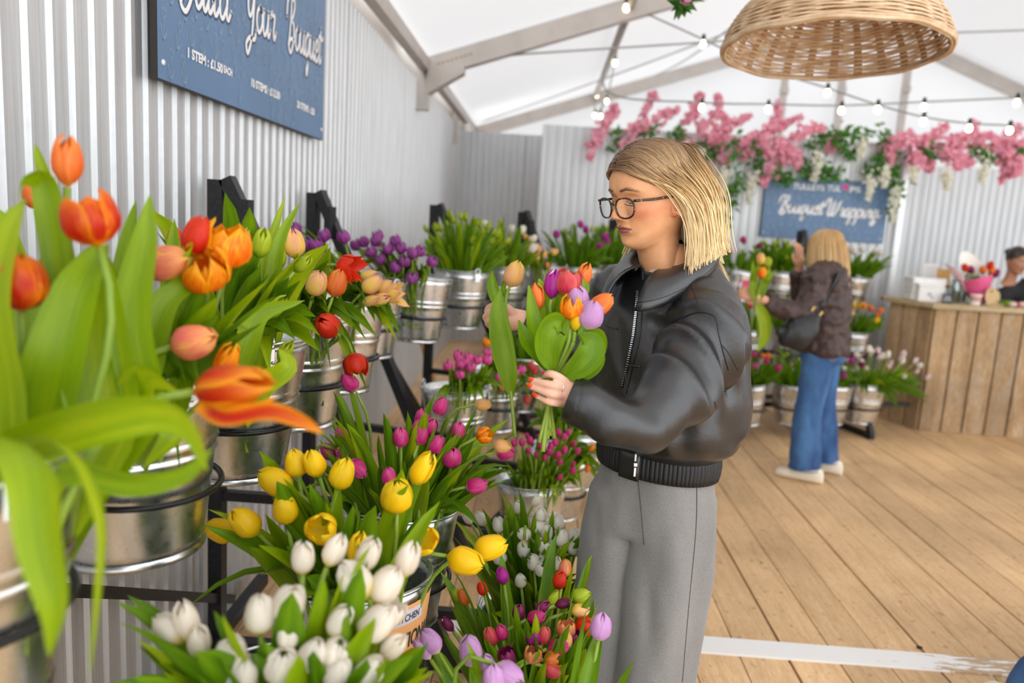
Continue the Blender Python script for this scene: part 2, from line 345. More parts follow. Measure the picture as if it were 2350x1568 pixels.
# ---- print helpers: flat strokes and lettering on a sign
def ribbon(mb, pts, w, z=0, cap=True):
    pts = [Vector((p[0], p[1], z)) for p in pts]; N = len(pts); vs = []
    for i, p in enumerate(pts):
        t = (pts[min(i + 1, N - 1)] - pts[max(i - 1, 0)]); t.normalize(); nn = V(-t.y, t.x, 0) * w / 2; vs += [p - nn, p + nn]
    mb.add(vs, [(2 * i, 2 * i + 2, 2 * i + 3, 2 * i + 1) for i in range(N - 1)], flat=True)
    if cap:
        for p in (pts[0], pts[-1]):
            mb.add([p + V(math.cos(a), math.sin(a), 0) * w / 2 for a in [k * math.pi / 4 for k in range(8)]], [tuple(range(8))], flat=True)
GLYPH = {
 'o': (.66, [[(.3, 1), (.07, .72), (.07, .28), (.3, 0), (.54, .28), (.54, .72), (.3, 1), (.46, .84), (.7, .84)]]),
 'u': (.72, [[(0, .95), (.02, .3), (.2, 0), (.42, .35), (.5, .95)], [(.5, .95), (.48, .2), (.6, 0), (.76, .28)]]),
 'i': (.36, [[(.05, .92), (.05, .2), (.18, 0), (.38, .3)], [(.1, 1.36), (.13, 1.4)]]),
 'l': (.34, [[(-.04, .4), (.26, 1.5), (.2, 2), (.05, 1.5), (.05, .2), (.18, 0), (.38, .3)]]),
 'd': (.72, [[(.48, .85), (.3, 1), (.05, .6), (.1, .1), (.28, 0), (.48, .4)], [(.55, 2), (.5, .3), (.62, 0), (.78, .3)]]),
 'Y': (.92, [[(-.12, 1.8), (0, 2.1), (.12, 1.7), (.14, .8), (.32, .45), (.55, .8), (.7, 2.0)], [(.7, 2.0), (.62, .3), (.5, -.5), (.25, -.95), (.1, -.6), (.42, -.32), (.8, -.35), (.95, -.02)]]),
 'r': (.6, [[(0, .8), (.1, 1.05), (.2, .92), (.42, .9), (.36, .3), (.46, 0), (.64, .3)]]),
 'B': (.86, [[(-.28, 1.15), (-.22, 1.8), (.08, 2.15), (.26, 1.7), (.16, .4), (.05, .05)], [(.26, 1.85), (.5, 2.1), (.64, 1.7), (.45, 1.25), (.25, 1.12)], [(.3, 1.12), (.64, .9), (.68, .3), (.4, -.25), (.12, -.05), (.3, .3), (.8, .35)]]),
 'q': (.72, [[(.48, .85), (.3, 1), (.05, .6), (.1, .1), (.28, 0), (.48, .4), (.55, .95)], [(.55, .95), (.5, -.3), (.4, -.85), (.28, -.7), (.45, -.2), (.76, .3)]]),
 'e': (.54, [[(.05, .42), (.36, .55), (.44, .88), (.25, 1), (.05, .6), (.1, .1), (.32, 0), (.58, .3)]]),
 't': (.5, [[(.22, 1.65), (.15, .3), (.28, 0), (.48, .3)], [(-.1, 1.15), (.2, 1.3), (.45, 1.12), (.62, 1.3)]]),
 'W': (1.35, [[(-.3, 1.1), (-.2, 1.85), (.08, 2.1), (.2, 1.5), (.2, .3), (.35, 0), (.55, .4), (.66, 1.9)], [(.66, 1.9), (.64, .3), (.8, 0), (1.02, .5), (1.15, 1.55), (1.3, 1.9)]]),
 'a': (.72, [[(.48, .85), (.3, 1), (.05, .6), (.1, .1), (.28, 0), (.48, .4), (.55, .95)], [(.55, .95), (.5, .2), (.62, 0), (.78, .3)]]),
 'p': (.68, [[(.06, .95), (.02, -.8), (-.1, -.9), (-.16, -.7)], [(.05, .65), (.3, 1), (.5, .7), (.44, .1), (.25, 0), (.1, .2)], [(.44, .15), (.72, .32)]]),
 'n': (.64, [[(.05, .95), (.04, 0)], [(.05, .55), (.3, 1), (.42, .8), (.4, .2), (.52, 0), (.68, .3)]]),
 'g': (.74, [[(.48, .85), (.3, 1), (.05, .6), (.1, .1), (.28, 0), (.48, .4), (.55, .95)], [(.55, .95), (.5, -.4), (.3, -.9), (.1, -.65), (.45, -.12), (.95, .3)]]), ' ': (.5, [])}
def script_text(mb, s, x, y, xh, width=None, rise=0, slant=.2, stroke=.17, z=0):
    tot = sum(GLYPH[c][0] for c in s); k = (width / (tot * xh)) if width else 1
    for c in s:
        adv, strokes = GLYPH[c]
        for st in strokes:
            pts = crom([(px, py, 0) for px, py in st], 6)
            P = []
            for p in pts:
                X = x + (p.x * k + p.y * slant * .8) * xh; P.append((X, y + p.y * xh + rise * (X - x)))
            ribbon(mb, P, stroke * xh, z); z += 1e-5
        x += adv * xh * k; y += rise * adv * xh * k
    return x
def font_text(name, s, size, parent, loc, m, sx=.62, bold=.012, space=1.0):
    cu = bpy.data.curves.new(name, 'FONT'); cu.body = s; cu.size = size; cu.offset = bold * size; cu.space_character = space; cu.fill_mode = 'FRONT'
    o = bpy.data.objects.new('tmp', cu); COL.objects.link(o); dg = bpy.context.evaluated_depsgraph_get()
    me = bpy.data.meshes.new_from_object(o.evaluated_get(dg)); bpy.data.objects.remove(o)
    me.materials.clear(); me.materials.append(m); me.transform(Matrix.Diagonal((sx, 1, 1, 1)))
    r = link(name, me, parent, loc); return r
def board_material(name, base):
    t = NT(name); n = t.noise(t.coord('Object'), 3, 3); a = tuple(c * .9 for c in base[:3]) + (1,); c_ = tuple(min(1, c * 1.1) for c in base[:3]) + (1,)
    t.set(Base_Color=t.ramp(n, [(.3, a), (.7, c_)]), Roughness=.42); return t.m
SIGNBLUE = board_material('blue_sign_print', srgb(94, 126, 163)); SIGNLINE = mat('pale_blue_line', srgb(136, 164, 190), .45)
t = NT('chalky_white_print'); n = t.noise(t.coord('Object'), 160, 2); t.set(Base_Color=t.ramp(n, [(.3, (.5, .52, .58, 1)), (.38, (.9, .9, .9, 1))]), Roughness=.5); WHITEPRINT = t.m
BOARDEDGE = mat('dark_board_edge', (.03, .025, .02, 1), .6)
def tulip_print(mb, x, y, s, a):
    c, sn = math.cos(a), math.sin(a)
    def T(pts): return [(x + (px * c - py * sn) * s, y + (px * sn + py * c) * s) for px, py in pts]
    for st in ([(0, 1.0), (-.16, 1.2), (-.15, 1.45), (-.04, 1.35), (.03, 1.5), (.1, 1.33), (.2, 1.42), (.17, 1.15), (0, 1.0)], [(0, 1.0), (.02, .5), (0, 0)], [(0, .05), (-.2, .35), (-.24, .75), (-.1, .45), (0, .05)], [(0, .1), (.16, .35), (.28, .6), (.2, .3), (0, .05)]):
        P = [(p.x, p.y) for p in crom([(q[0], q[1], 0) for q in T(st)], 3)]; ribbon(mb, P, .028 * s + .0008, 0, False)
def place_sign(name, label, loc, rot, w, h, fill):
    s = thing(name, label, 'sign', loc); s.rotation_euler = rot
    b = MB(); b.box((w / 2, h / 2, -.009), (w, h, .018)); b.obj('board', BOARDEDGE, s)
    b = MB(); b.add([(0.002, .002, .0008), (w - .002, .002, .0008), (w - .002, h - .002, .0008), (.002, h - .002, .0008)], [(0, 1, 2, 3)], flat=True); b.obj('printed_face', SIGNBLUE, s)
    b = MB(); rr = random.Random(3)
    step = .095
    for j in range(int(h / step) + 1):
        for i in range(int(w / step * 1.25) + 1):
            x = (i + .5 * (j % 2)) * step * .8 + rr.uniform(-.012, .012); y = j * step + rr.uniform(-.02, .02)
            if .02 < x < w - .02 and .0 < y < h - .09: tulip_print(b, x, y, .058, rr.choice((-.25, .2, 0)))
    o = struct(b.obj('printed_tulips', SIGNLINE, s), 'stuff'); o.location.z = .0016
    for (x, y) in ((.03, .045), (w - .03, .045), (.03, h - .04), (w - .03, h - .04)):
        b = MB(); b.lathe([(.008, 0), (.008, .003), (.0, .005)], 10, (x, y, .001)); b.obj('screw', mat('screw_white', (.85, .85, .85, 1), .4), s)
    fill(s); return s
def fill1(s):
    for (txt, x, y, rs, wd, z) in (('Build', .115, .225, .09, .34, .0032), ('Your', .585, .272, .06, .28, .0034), ('Bouquet', 1.0, .305, .035, .44, .0036)):
        for sh, m, zz in ((.006, mat('letter_shadow', srgb(60, 76, 104), .5), -.0006), (0, WHITEPRINT, 0)):
            b = MB(); script_text(b, txt, x + sh, y - sh, .088, wd, rs, .12, .165); o = b.obj('lettering', m, s); o.location.z = z + zz
    for (txt, x, y, sz, wd) in (('1 STEM : £1.50', .162, .088, .036, .235), ('EACH', .41, .092, .030, .065), ('10 STEMS : £12.50', .628, .09, .036, .287), ('20 STEMS : £20', 1.122, .092, .036, .236)):
        o = font_text('price_lettering', txt, sz, s, (x, y, .003), WHITEPRINT, 1.0, .045)
        bb = [v.co.x for v in o.data.vertices]; k = wd / (max(bb) - min(bb)); o.data.transform(Matrix.Diagonal((k, 1, 1, 1)))
place_sign('price_sign', 'large blue sign with bouquet prices on the left metal wall', (WX + .047, 2.025, 1.785), (math.pi / 2, 0, math.pi / 2), 1.5, .75, fill1)
def fill2(s):
    for (txt, x, y, wd) in (('Bouquet', .15, .235, .40), ('Wrapping', .575, .228, .48)):
        for sh, m, zz in ((.004, mat('letter_shadow', srgb(60, 76, 104), .5), .0026), (0, WHITEPRINT, .0032)):
            b = MB(); script_text(b, txt, x + sh, y - sh, .072, wd, 0, .25, .26); o = b.obj('lettering', m, s); o.location.z = zz
    for (txt, x, wd) in (('TULLEYS', .25, .29), ('TUL', .565, .125), ('PS', .765, .1)):
        o = font_text('name_lettering', txt, .07, s, (x, .452, .003), WHITEPRINT, 1.0, .03)
        bb = [v.co.x for v in o.data.vertices]; k = wd / (max(bb) - min(bb)); o.data.transform(Matrix.Diagonal((k, 1, 1, 1)))
    b = MB(); b.add([(.71, .47, .003), (.745, .47, .003), (.755, .5, .003), (.748, .518, .003), (.728, .508, .003), (.707, .518, .003), (.7, .5, .003)], [(0, 1, 2, 3, 4, 5, 6)], flat=True); b.obj('printed_bloom', mat('print_pink', srgb(240, 50, 150), .5), s)
    b = MB(); b.add([(.728, .445, .003), (.75, .468, .003), (.728, .462, .003), (.706, .468, .003)], [(0, 1, 2, 3)], flat=True); b.obj('printed_leaf', mat('print_green', srgb(60, 150, 70), .5), s)
place_sign('wrapping_sign', 'blue bouquet wrapping sign under the blossom garland', (2.005, 7.28, 1.477), (math.pi / 2, 0, 0), 1.13, .553, fill2)
# ================================================================== FLOWER RACKS AND BUCKETS
TIER = {'top': (.345, 1.19), 'mid': (.68, .75), 'low': (1.05, .40)}
RACKS = {'A': (V(-1.0, 0), V(0, 1)), 'B': (V(-1.0, 3.31), V(.259, .966)), 'C': (V(-.517, 4.85), V(.578, .816)), 'D': (V(1.263, 6.61), V(.96, .28))}
RACKLAB = {'A': 'black steel tiered flower rack against the wall under the price sign', 'B': 'black steel tiered flower rack angled out past the end of the price sign',
           'C': 'black steel tiered flower rack across the corner before the recessed metal wall', 'D': 'black steel tiered flower rack under the wrapping sign'}
FRAMES = {'A': (.12, 2.33), 'B': (0.0, 1.32), 'C': (.62, 1.85), 'D': (-.12, 1.03)}
RAILS = {'A': (-.0, 2.75), 'B': (-.1, 1.5), 'C': (-.15, 1.95), 'D': (-.25, 1.6)}
RT, RB, BH = .15, .106, .30                        # bucket: rim radius, base radius, height
# shared bucket meshes ------------------------------------------------
def bucket_profile():
    P = []
    for k in range(13):
        z = BH * k / 12; r = lerp(RB, RT, k / 12); P.append((r, z))
    out = []
    for (r, z) in P: out.append((r, z))
    for zc in (.172, .190): out += [(lerp(RB, RT, (zc - .006) / BH), zc - .006), (lerp(RB, RT, zc / BH) + .0035, zc), (lerp(RB, RT, (zc + .006) / BH), zc + .006)]
    out.sort(key=lambda q: q[1]); return out
b = MB(); pr = bucket_profile(); inner = [(r - .003, z) for r, z in pr if z > .015]
b.lathe([(.001, .012), (RB - .002, .012)] + [(RB, 0)] + pr[1:] + inner[::-1] + [(RB - .01, .016), (.001, .016)], 40); BODY_ME = b.mesh('body', GALV)
b = MB(); b.tube([V(math.cos(a), math.sin(a), 0) * (RT + .001) + V(0, 0, BH) for a in [k * 2 * math.pi / 40 for k in range(40)]], .0045, 8, closed=True); RIM_ME = b.mesh('rim', GALV)
b = MB(); b.lathe([(RB - .004, 0), (RB + .004, 0), (RB + .005, .006), (RB + .002, .012)], 40); BASE_ME = b.mesh('base_ring', GALV)
b = MB(); b.box((0, 0, -.018), (.034, .005, .042), bevel=.002); b.tube([V(math.cos(a), 0, math.sin(a)) * .014 + V(0, 0, .015) for a in [k * math.pi / 5 for k in range(10)]], .0045, 6, closed=True)
for sx in (-.011, .011): b.lathe([(.004, 0), (.004, .003), (0, .004)], 8, (sx, .002, -.026), (0, 1, 0))
EAR_ME = b.mesh('ear', GALV)
b = MB(); b.tube([V(-RT - .008, 0, BH + .012), V(-RT - .006, .03, BH + .014)] + [V(math.cos(a) * (RT + .006), math.sin(a) * (RT + .008), BH + .008 + .006 * math.sin(a)) for a in [math.pi - .35 - k * (math.pi - .7) / 16 for k in range(17)]] + [V(RT + .006, .03, BH + .014), V(RT + .008, 0, BH + .012)], .003, 6); HANDLE_ME = b.mesh('handle', GALV)
b = MB(); b.lathe([(.001, .0), (.135, .0)], 28, (0, 0, .2)); WATER_ME = b.mesh('water', mat('dark_water', (.02, .03, .02, 1), .08))
BUCKETS = {}
def bucket_pos(rk, tier, t):
    O, a = RACKS[rk]; o = V(a.y, -a.x); off, rim = TIER[tier]; p = O + a * t + o * off
    return V(p.x, p.y, rim - BH)
def make_bucket(key, rk, tier, t, label, rot=None, tilt=(0, 0), dpos=(0, 0, 0)):
    p = bucket_pos(rk, tier, t) + Vector(dpos); g = thing('bucket', label, 'bucket', p, 0, 'galvanised flower buckets')
    g.rotation_euler = (tilt[0], tilt[1], random.uniform(0, 6.28) if rot is None else rot)
    for nm, me in (('body', BODY_ME), ('rim', RIM_ME), ('base_ring', BASE_ME), ('handle', HANDLE_ME)): link(nm, me, g)
    for sg in (0, 1):
        e = link('ear', EAR_ME, g, (0, 0, 0)); ang = math.pi * sg; e.location = (math.cos(ang) * (RT + .004), math.sin(ang) * (RT + .004), BH); e.rotation_euler = (0, 0, ang - math.pi / 2)
    BUCKETS[key] = (g, p, rk, tier, t); return g
BL = [  # key, rack, tier, position along the rack, label, tilt
 ('A0', 'A', 'top', .36, 'galvanised bucket of bare leaves at the open end of the top tier', (0, 0)),
 ('A1', 'A', 'top', .78, 'galvanised bucket of flame-orange tulips with long drooping leaves, top tier', (0, .03)),
 ('A2', 'A', 'top', 1.2, 'galvanised bucket of orange parrot tulips on the top tier, yellow reflections on its side', (0, .04)),
 ('A3', 'A', 'top', 1.62, 'shiny galvanised bucket of orange and red tulips beside the parrot tulips', (0, .03)),
 ('A4', 'A', 'top', 2.04, 'galvanised bucket of drooping red tulips on the top tier', (0, .03)),
 ('A5', 'A', 'top', 2.46, 'galvanised bucket of pink and yellow tulips at the end of the top tier', (0, .05)),
 ('A6', 'A', 'mid', 1.02, 'galvanised bucket of large creamy white tulips on the middle tier', (0, .03)),
 ('A7', 'A', 'mid', 1.43, 'galvanised bucket of yellow tulips with an orange paper label', (0, .08)),
 ('A8', 'A', 'mid', 1.83, 'galvanised bucket of bright magenta tulips next to the yellow ones', (0, .05)),
 ('A9', 'A', 'low', 1.16, 'galvanised bucket of pale lilac tulips on the lowest tier', (0, .03)),
 ('A10', 'A', 'low', 1.58, 'galvanised bucket of mixed tulip buds on the lowest tier', (0, .05)),
 ('A11', 'A', 'low', 2.02, 'galvanised bucket of small white tulips on the lowest tier', (0, .05)),
 ('B0', 'B', 'top', .36, 'galvanised bucket of purple double tulips hung out on the top tier', (0, .05)),
 ('B8', 'B', 'top', -.13, 'galvanised bucket of purple tulips close to the metal wall', (0, 0)),
 ('B1', 'B', 'top', .93, 'galvanised bucket of green tulip buds behind the purple ones', (0, 0)),
 ('B2', 'B', 'mid', .08, 'galvanised bucket of pink double tulips on the middle tier', (0, .04)),
 ('B3', 'B', 'mid', .6, 'galvanised bucket of red and pink tulips beside the pink doubles', (0, .04)),
 ('B4', 'B', 'mid', 1.05, 'dim galvanised bucket on the middle tier behind the woman in leather', (0, 0)),
 ('B5', 'B', 'low', .05, 'galvanised bucket packed with small magenta tulips on the lowest tier', (0, .05)),
 ('B6', 'B', 'low', .5, 'galvanised bucket of leafy orange tulips next to the small magenta ones', (0, .05)),
 ('B7', 'B', 'low', .95, 'galvanised bucket on the lowest tier beside the grey trousers', (0, 0)),
 ('C0', 'C', 'top', 0, 'galvanised bucket of white tulips on the corner rack', (0, 0)),
 ('C1', 'C', 'top', .42, 'galvanised bucket of peach and yellow tulips on the corner rack', (0, 0)),
 ('C2', 'C', 'top', .84, 'galvanised bucket of green buds with a few purple tulips on the corner rack', (0, 0)),
 ('C3', 'C', 'top', 1.26, 'galvanised bucket of leafy buds behind the woman in leather', (0, 0)),
 ('C4', 'C', 'top', 1.68, 'galvanised bucket of orange tulips on the corner rack', (0, 0)),
 ('C5', 'C', 'mid', .0, 'galvanised bucket on the middle tier of the corner rack', (0, 0)),
 ('C6', 'C', 'mid', .5, 'second galvanised bucket on the middle tier of the corner rack', (0, 0)),
 ('D0', 'D', 'top', .22, 'tilted galvanised bucket of pink and plum tulips below the wrapping sign', (.1, .1)),
 ('D1', 'D', 'top', .62, 'galvanised bucket of green buds the blonde shopper reaches towards', (0, -.05)),
 ('D2', 'D', 'top', 1.33, 'galvanised bucket of white buds beside the blonde shopper', (-.05, .08)),
 ('D3', 'D', 'mid', .2, 'galvanised bucket of mixed red and purple tulips, middle tier below the wrapping sign', (0, .05)),
 ('D4', 'D', 'mid', .58, 'galvanised bucket behind the black shoulder bag', (0, 0)),
 ('D5', 'D', 'mid', 1.15, 'galvanised bucket of yellow and orange tulips near the wooden counter', (0, .05)),
 ('D6', 'D', 'low', .03, 'galvanised bucket of pink tulips on the lowest tier left of the blue jeans', (0, .08)),
 ('D7', 'D', 'low', .4, 'shaded galvanised bucket of leaves beside the blue jeans', (0, 0)),
 ('D8', 'D', 'low', .74, 'galvanised bucket of dark purple tulips right of the blue jeans', (0, .0)),
 ('D9', 'D', 'low', 1.03, 'galvanised bucket of white tulips spilling towards the wooden counter', (0, -.04)),
]
for (k, rk, ti, t, lab, tl) in BL: make_bucket(k, rk, ti, t, lab, None, tl)
# paper label wrapped on the yellow tulips' bucket
def rad_at(z): return lerp(RB, RT, z / BH)
g = BUCKETS['A7'][0]; g.rotation_euler.z = 2.2
LA = -2.2 - .62                                                      # direction of the label on the bucket
t = NT('orange_paper_label'); t.set(Base_Color=srgb(243, 176, 112), Roughness=.55); LABM = t.m
b = MB(); b.grid(lambda u, v: V(math.cos(LA + (u - .5) * 1.5) * (rad_at(.06 + .215 * v) + .0045), math.sin(LA + (u - .5) * 1.5) * (rad_at(.06 + .215 * v) + .0045), .06 + .215 * v), 14, 4); lab = b.obj('paper_label', LABM, g)
def wrap_text(nm, s, size, zc, ang0, ang1, m, dz=0):
    o = font_text(nm, s, size, lab, (0, 0, 0), m, 1.0, .02); me = o.data; xs = [v.co.x for v in me.vertices]; x0, x1 = min(xs), max(xs)
    for v in me.vertices:
        a = lerp(ang0, ang1, (v.co.x - x0) / (x1 - x0)); z = zc + v.co.y; r = rad_at(z) + .0055; v.co = V(math.cos(LA + a) * r, math.sin(LA + a) * r, z)
INK = mat('label_ink', srgb(45, 60, 66), .6)
wrap_text('label_lettering', 'TRADITIONAL', .045, .185, -.66, .66, INK)
wrap_text('label_lettering', 'GALVANISED STEEL', .03, .155, -.6, .6, mat('label_ink_red', srgb(120, 60, 40), .6))
wrap_text('label_lettering', 'KITCHEN', .02, .243, -.22, .22, INK)
b = MB(); b.grid(lambda u, v: V(math.cos(LA + (u - .5) * .62) * (rad_at(.236 + .03 * v) + .0049), math.sin(LA + (u - .5) * .62) * (rad_at(.236 + .03 * v) + .0049), .236 + .03 * v), 8, 1); b.obj('label_badge', mat('label_badge_white', srgb(214, 206, 214), .6), lab)
for zz in (.135, .112): b = MB(); b.grid(lambda u, v: V(math.cos(LA + (u - .5) * 1.45) * (rad_at(zz) + .005), math.sin(LA + (u - .5) * 1.45) * (rad_at(zz) + .005), zz + .006 * v + .012 * (u - .5) ** 2 * 4), 14, 1); b.obj('label_stripe', mat('label_green', srgb(60, 92, 60), .6), lab)
# racks ---------------------------------------------------------------
b = MB(); RING_R = lerp(RB, RT, .40) + .012
b.tube([V(math.cos(a), math.sin(a), 0) * RING_R for a in [k * 2 * math.pi / 36 for k in range(36)]], .0055, 8, closed=True); RING_ME = b.mesh('bucket_ring', WIRE_BLK)
for rk, (O, a) in RACKS.items():
    o = V(a.y, -a.x); O3, a3, o3 = V(O.x, O.y, 0), V(a.x, a.y, 0), V(o.x, o.y, 0)
    g = thing('flower_rack', RACKLAB[rk], 'rack', O3, 0, 'flower racks')
    def part(nm, fn, m=STEEL_BLK): q = MB(); fn(q); return q.obj(nm, m, g)
    TOPP = lambda t, off, z: a3 * t + o3 * off + V(0, 0, z)
    for t in FRAMES[rk]:
        part('post', lambda q: q.bar(TOPP(t, 0, .0), TOPP(t, 0, 1.545), .045, .045, a3))
        part('front_leg', lambda q: q.bar(TOPP(t, .03, 1.55), TOPP(t, .80, .0), .04, .045, a3))
        part('foot_bar', lambda q: q.bar(TOPP(t, -.02, .022), TOPP(t, 1.2, .022), .044, .044))
        part('front_strut', lambda q: q.bar(TOPP(t, 1.19, .03), TOPP(t, 1.04, .30), .04, .04, a3))
        part('hook_plate', lambda q: q.bar(TOPP(t - .03, .1, 1.49), TOPP(t - .03, .1, 1.355), .03, .05, a3))
        for ti, (off, rim) in TIER.items():
            z = rim - BH + .4 * BH - .025; xs = .03 + (1.55 - z) / 1.55 * .77
            if ti != 'low': part('arm', lambda q: q.bar(TOPP(t, 0.0, z), TOPP(t, off - .14, z), .03, .03))
            else: part('arm', lambda q: q.bar(TOPP(t, xs - .02, z), TOPP(t, off - .0, z), .03, .03))
    t0, t1 = RAILS[rk]
    for ti, (off, rim) in TIER.items():
        z = rim - BH + .4 * BH - .02
        part('rail', lambda q: q.bar(TOPP(t0, off - .16, z), TOPP(t1, off - .16, z), .03, .03))
    part('floor_rail', lambda q: q.bar(TOPP(t0, 0, .05), TOPP(t1, 0, .05), .04, .04))
    fr = FRAMES[rk]
    part('brace', lambda q: q.bar(TOPP(fr[1] + .12, -.005, .12), TOPP(lerp(fr[0], fr[1], .0), -.005, 1.38), .03, .035, o3))
    for (k, (bg, p, brk, ti, bt)) in BUCKETS.items():
        if brk != rk: continue
        r = link('bucket_ring', RING_ME, g, p - O3 + V(0, 0, .4 * BH)); r.rotation_euler = (bg.rotation_euler.x, bg.rotation_euler.y, 0)
        for s_ in (-.05, .05): part('ring_arm', lambda q: q.tube([p - O3 + V(0, 0, .4 * BH) - o3 * (RING_R - .01) + a3 * s_, p - O3 + V(0, 0, .4 * BH - .004) - o3 * .165 + a3 * s_], .005, 6), WIRE_BLK)
# ================================================================== TULIPS
def thin_mat(t, colsock, rough, trans, spec=.4):
    """leaf or petal: glossy skin plus light shining through"""
    t.set(Roughness=rough, Specular_IOR_Level=spec)
    if isinstance(colsock, tuple): t.l.new(colsock[0].outputs[colsock[1]], t.b.inputs['Base Color'])
    else: t.l.new(colsock.outputs[0], t.b.inputs['Base Color'])
    tr = t.node('ShaderNodeBsdfTranslucent')
    if isinstance(colsock, tuple): t.l.new(colsock[0].outputs[colsock[1]], tr.inputs[0])
    else: t.l.new(colsock.outputs[0], tr.inputs[0])
    mx = t.node('ShaderNodeMixShader', {0: trans}); t.l.new(t.b.outputs[0], mx.inputs[1]); t.l.new(tr.outputs[0], mx.inputs[2]); t.l.new(mx.outputs[0], t.out.inputs[0])
    return t.m
def petal_mat(name, base, main, edge, edge_amt=.6, base_h=.22, streak=.35):
    trn = .45 if name in ('white', 'cream', 'blush') else .3
    t = NT('petal_' + name); uv = t.node('ShaderNodeUVMap'); sp = t.node('ShaderNodeSeparateXYZ', {0: uv}); oi = t.node('ShaderNodeObjectInfo')
    a = t.node('ShaderNodeMath', {0: (sp, 0), 1: .5}, operation='SUBTRACT'); a = t.node('ShaderNodeMath', {0: a}, operation='ABSOLUTE'); a = t.node('ShaderNodeMath', {0: a, 1: 2.0}, operation='MULTIPLY')
    off = t.node('ShaderNodeCombineXYZ', {0: (oi, 'Random'), 1: (oi, 'Random')}); uo = t.node('ShaderNodeVectorMath', {0: uv, 1: off}, operation='ADD')
    n = t.noise(t.node('ShaderNodeMapping', {'Vector': uo, 'Scale': (11, 1.4, 1)}), 2.4, 3)
    vt = t.node('ShaderNodeMath', {0: (sp, 1), 1: 3.0}, operation='POWER')
    e = t.node('ShaderNodeMath', {0: t.node('ShaderNodeMath', {0: a, 1: 2.2}, operation='POWER'), 1: vt}, operation='MAXIMUM')
    s_ = t.node('ShaderNodeMapRange', {'Value': n, 1: .3, 2: .7, 3: -streak, 4: streak})
    e2 = t.node('ShaderNodeMath', {0: e, 1: s_}, operation='ADD'); e3 = t.node('ShaderNodeMath', {0: e2, 1: edge_amt}, operation='MULTIPLY', use_clamp=True)
    c = t.mix(e3, main, edge)
    bf = t.node('ShaderNodeMapRange', {'Value': (sp, 1), 1: base_h * .2, 2: base_h * 1.4}, interpolation_type='SMOOTHSTEP')
    c = t.mix(bf, base, c)
    rv = t.node('ShaderNodeMapRange', {'Value': (oi, 'Random'), 3: .88, 4: 1.1}); cc = t.node('ShaderNodeCombineColor', {0: rv, 1: rv, 2: rv})
    c = t.mix(1.0, c, cc, 'MULTIPLY')
    return thin_mat(t, c, .42, trn, .35)
S = srgb
KIND = {k: petal_mat(k, *v) for k, v in {
 'yellow': (S(225, 205, 30), S(250, 205, 8), S(253, 222, 40)), 'white': (S(236, 226, 150), S(243, 238, 226), S(250, 247, 240)),
 'cream': (S(240, 222, 110), S(245, 236, 222), S(250, 240, 228), .6, .3), 'magenta': (S(243, 225, 190), S(212, 34, 122), S(236, 110, 170), .75, .16),
 'smallmag': (S(200, 120, 120), S(196, 26, 108), S(226, 90, 150), .6, .12), 'purple': (S(110, 34, 100), S(152, 50, 142), S(196, 122, 188), .7, .12),
 'pinkdouble': (S(190, 60, 120), S(218, 62, 146), S(240, 140, 190), .7, .14), 'flame': (S(236, 150, 20), S(196, 22, 8), S(250, 150, 10), .8, .08, .35),
 'parrot': (S(180, 40, 10), S(240, 105, 8), S(255, 188, 24), .95, .16, .7), 'red': (S(240, 190, 40), S(214, 38, 16), S(236, 80, 26), .5, .1),
 'pinkyellow': (S(240, 205, 60), S(252, 216, 96), S(240, 158, 166), .7, .2, .5), 'peach': (S(244, 214, 130), S(250, 190, 138), S(252, 212, 84), .8, .15),
 'orange': (S(236, 160, 60), S(238, 112, 40), S(246, 160, 80), .7, .12), 'lilac': (S(238, 220, 190), S(204, 148, 204), S(222, 180, 222), .6, .2),
 'bud': (S(120, 160, 30), S(168, 186, 34), S(200, 206, 60), .5, .3), 'redpink': (S(240, 170, 90), S(206, 48, 76), S(240, 130, 110), .7, .16),
 'violet': (S(150, 30, 110), S(176, 30, 140), S(200, 70, 170), .6, .1), 'plum': (S(90, 20, 50), S(120, 24, 74), S(160, 60, 110), .6, .1),
 'flametip': (S(240, 150, 20), S(196, 6, 6), S(252, 172, 20), .95, .1, .1), 'blush': (S(225, 225, 190), S(240, 226, 222), S(244, 214, 220), .6, .2), 'pinkorange': (S(244, 190, 100), S(238, 120, 110), S(248, 190, 90), .8, .2, .6)}.items()}
def leaf_mat(name, lo, mid, hi, trans=.32):
    t = NT(name); uv = t.node('ShaderNodeUVMap'); oi = t.node('ShaderNodeObjectInfo'); sp = t.node('ShaderNodeSeparateXYZ', {0: uv})
    off = t.node('ShaderNodeCombineXYZ', {0: (oi, 'Random'), 1: (oi, 'Random')}); uo = t.node('ShaderNodeVectorMath', {0: uv, 1: off}, operation='ADD')
    n = t.noise(t.node('ShaderNodeMapping', {'Vector': uo, 'Scale': (22, .8, 1)}), 1.6, 3); n2 = t.noise(uo, 3, 2)
    a = t.node('ShaderNodeMath', {0: n, 1: n2}, operation='ADD'); a = t.node('ShaderNodeMath', {0: a, 1: t.node('ShaderNodeMapRange', {'Value': (oi, 'Random'), 3: -.22, 4: .22})}, operation='ADD')
    c = t.ramp(t.node('ShaderNodeMath', {0: a, 1: .5}, operation='MULTIPLY'), [(.2, lo), (.5, mid), (.78, hi)])
    b = t.node('ShaderNodeBump', {'Height': n, 'Strength': .12, 'Distance': .003}); t.l.new(b.outputs[0], t.b.inputs['Normal'])
    return thin_mat(t, c, .42, trans, .38)
LEAF = leaf_mat('tulip_leaf', S(62, 98, 8), S(96, 138, 12), S(138, 172, 24)); LEAFY = leaf_mat('young_leaf', S(100, 138, 4), S(142, 172, 8), S(186, 200, 28), .36); LEAFB = leaf_mat('bouquet_leaf', S(84, 122, 4), S(116, 154, 10), S(150, 180, 26), .34)
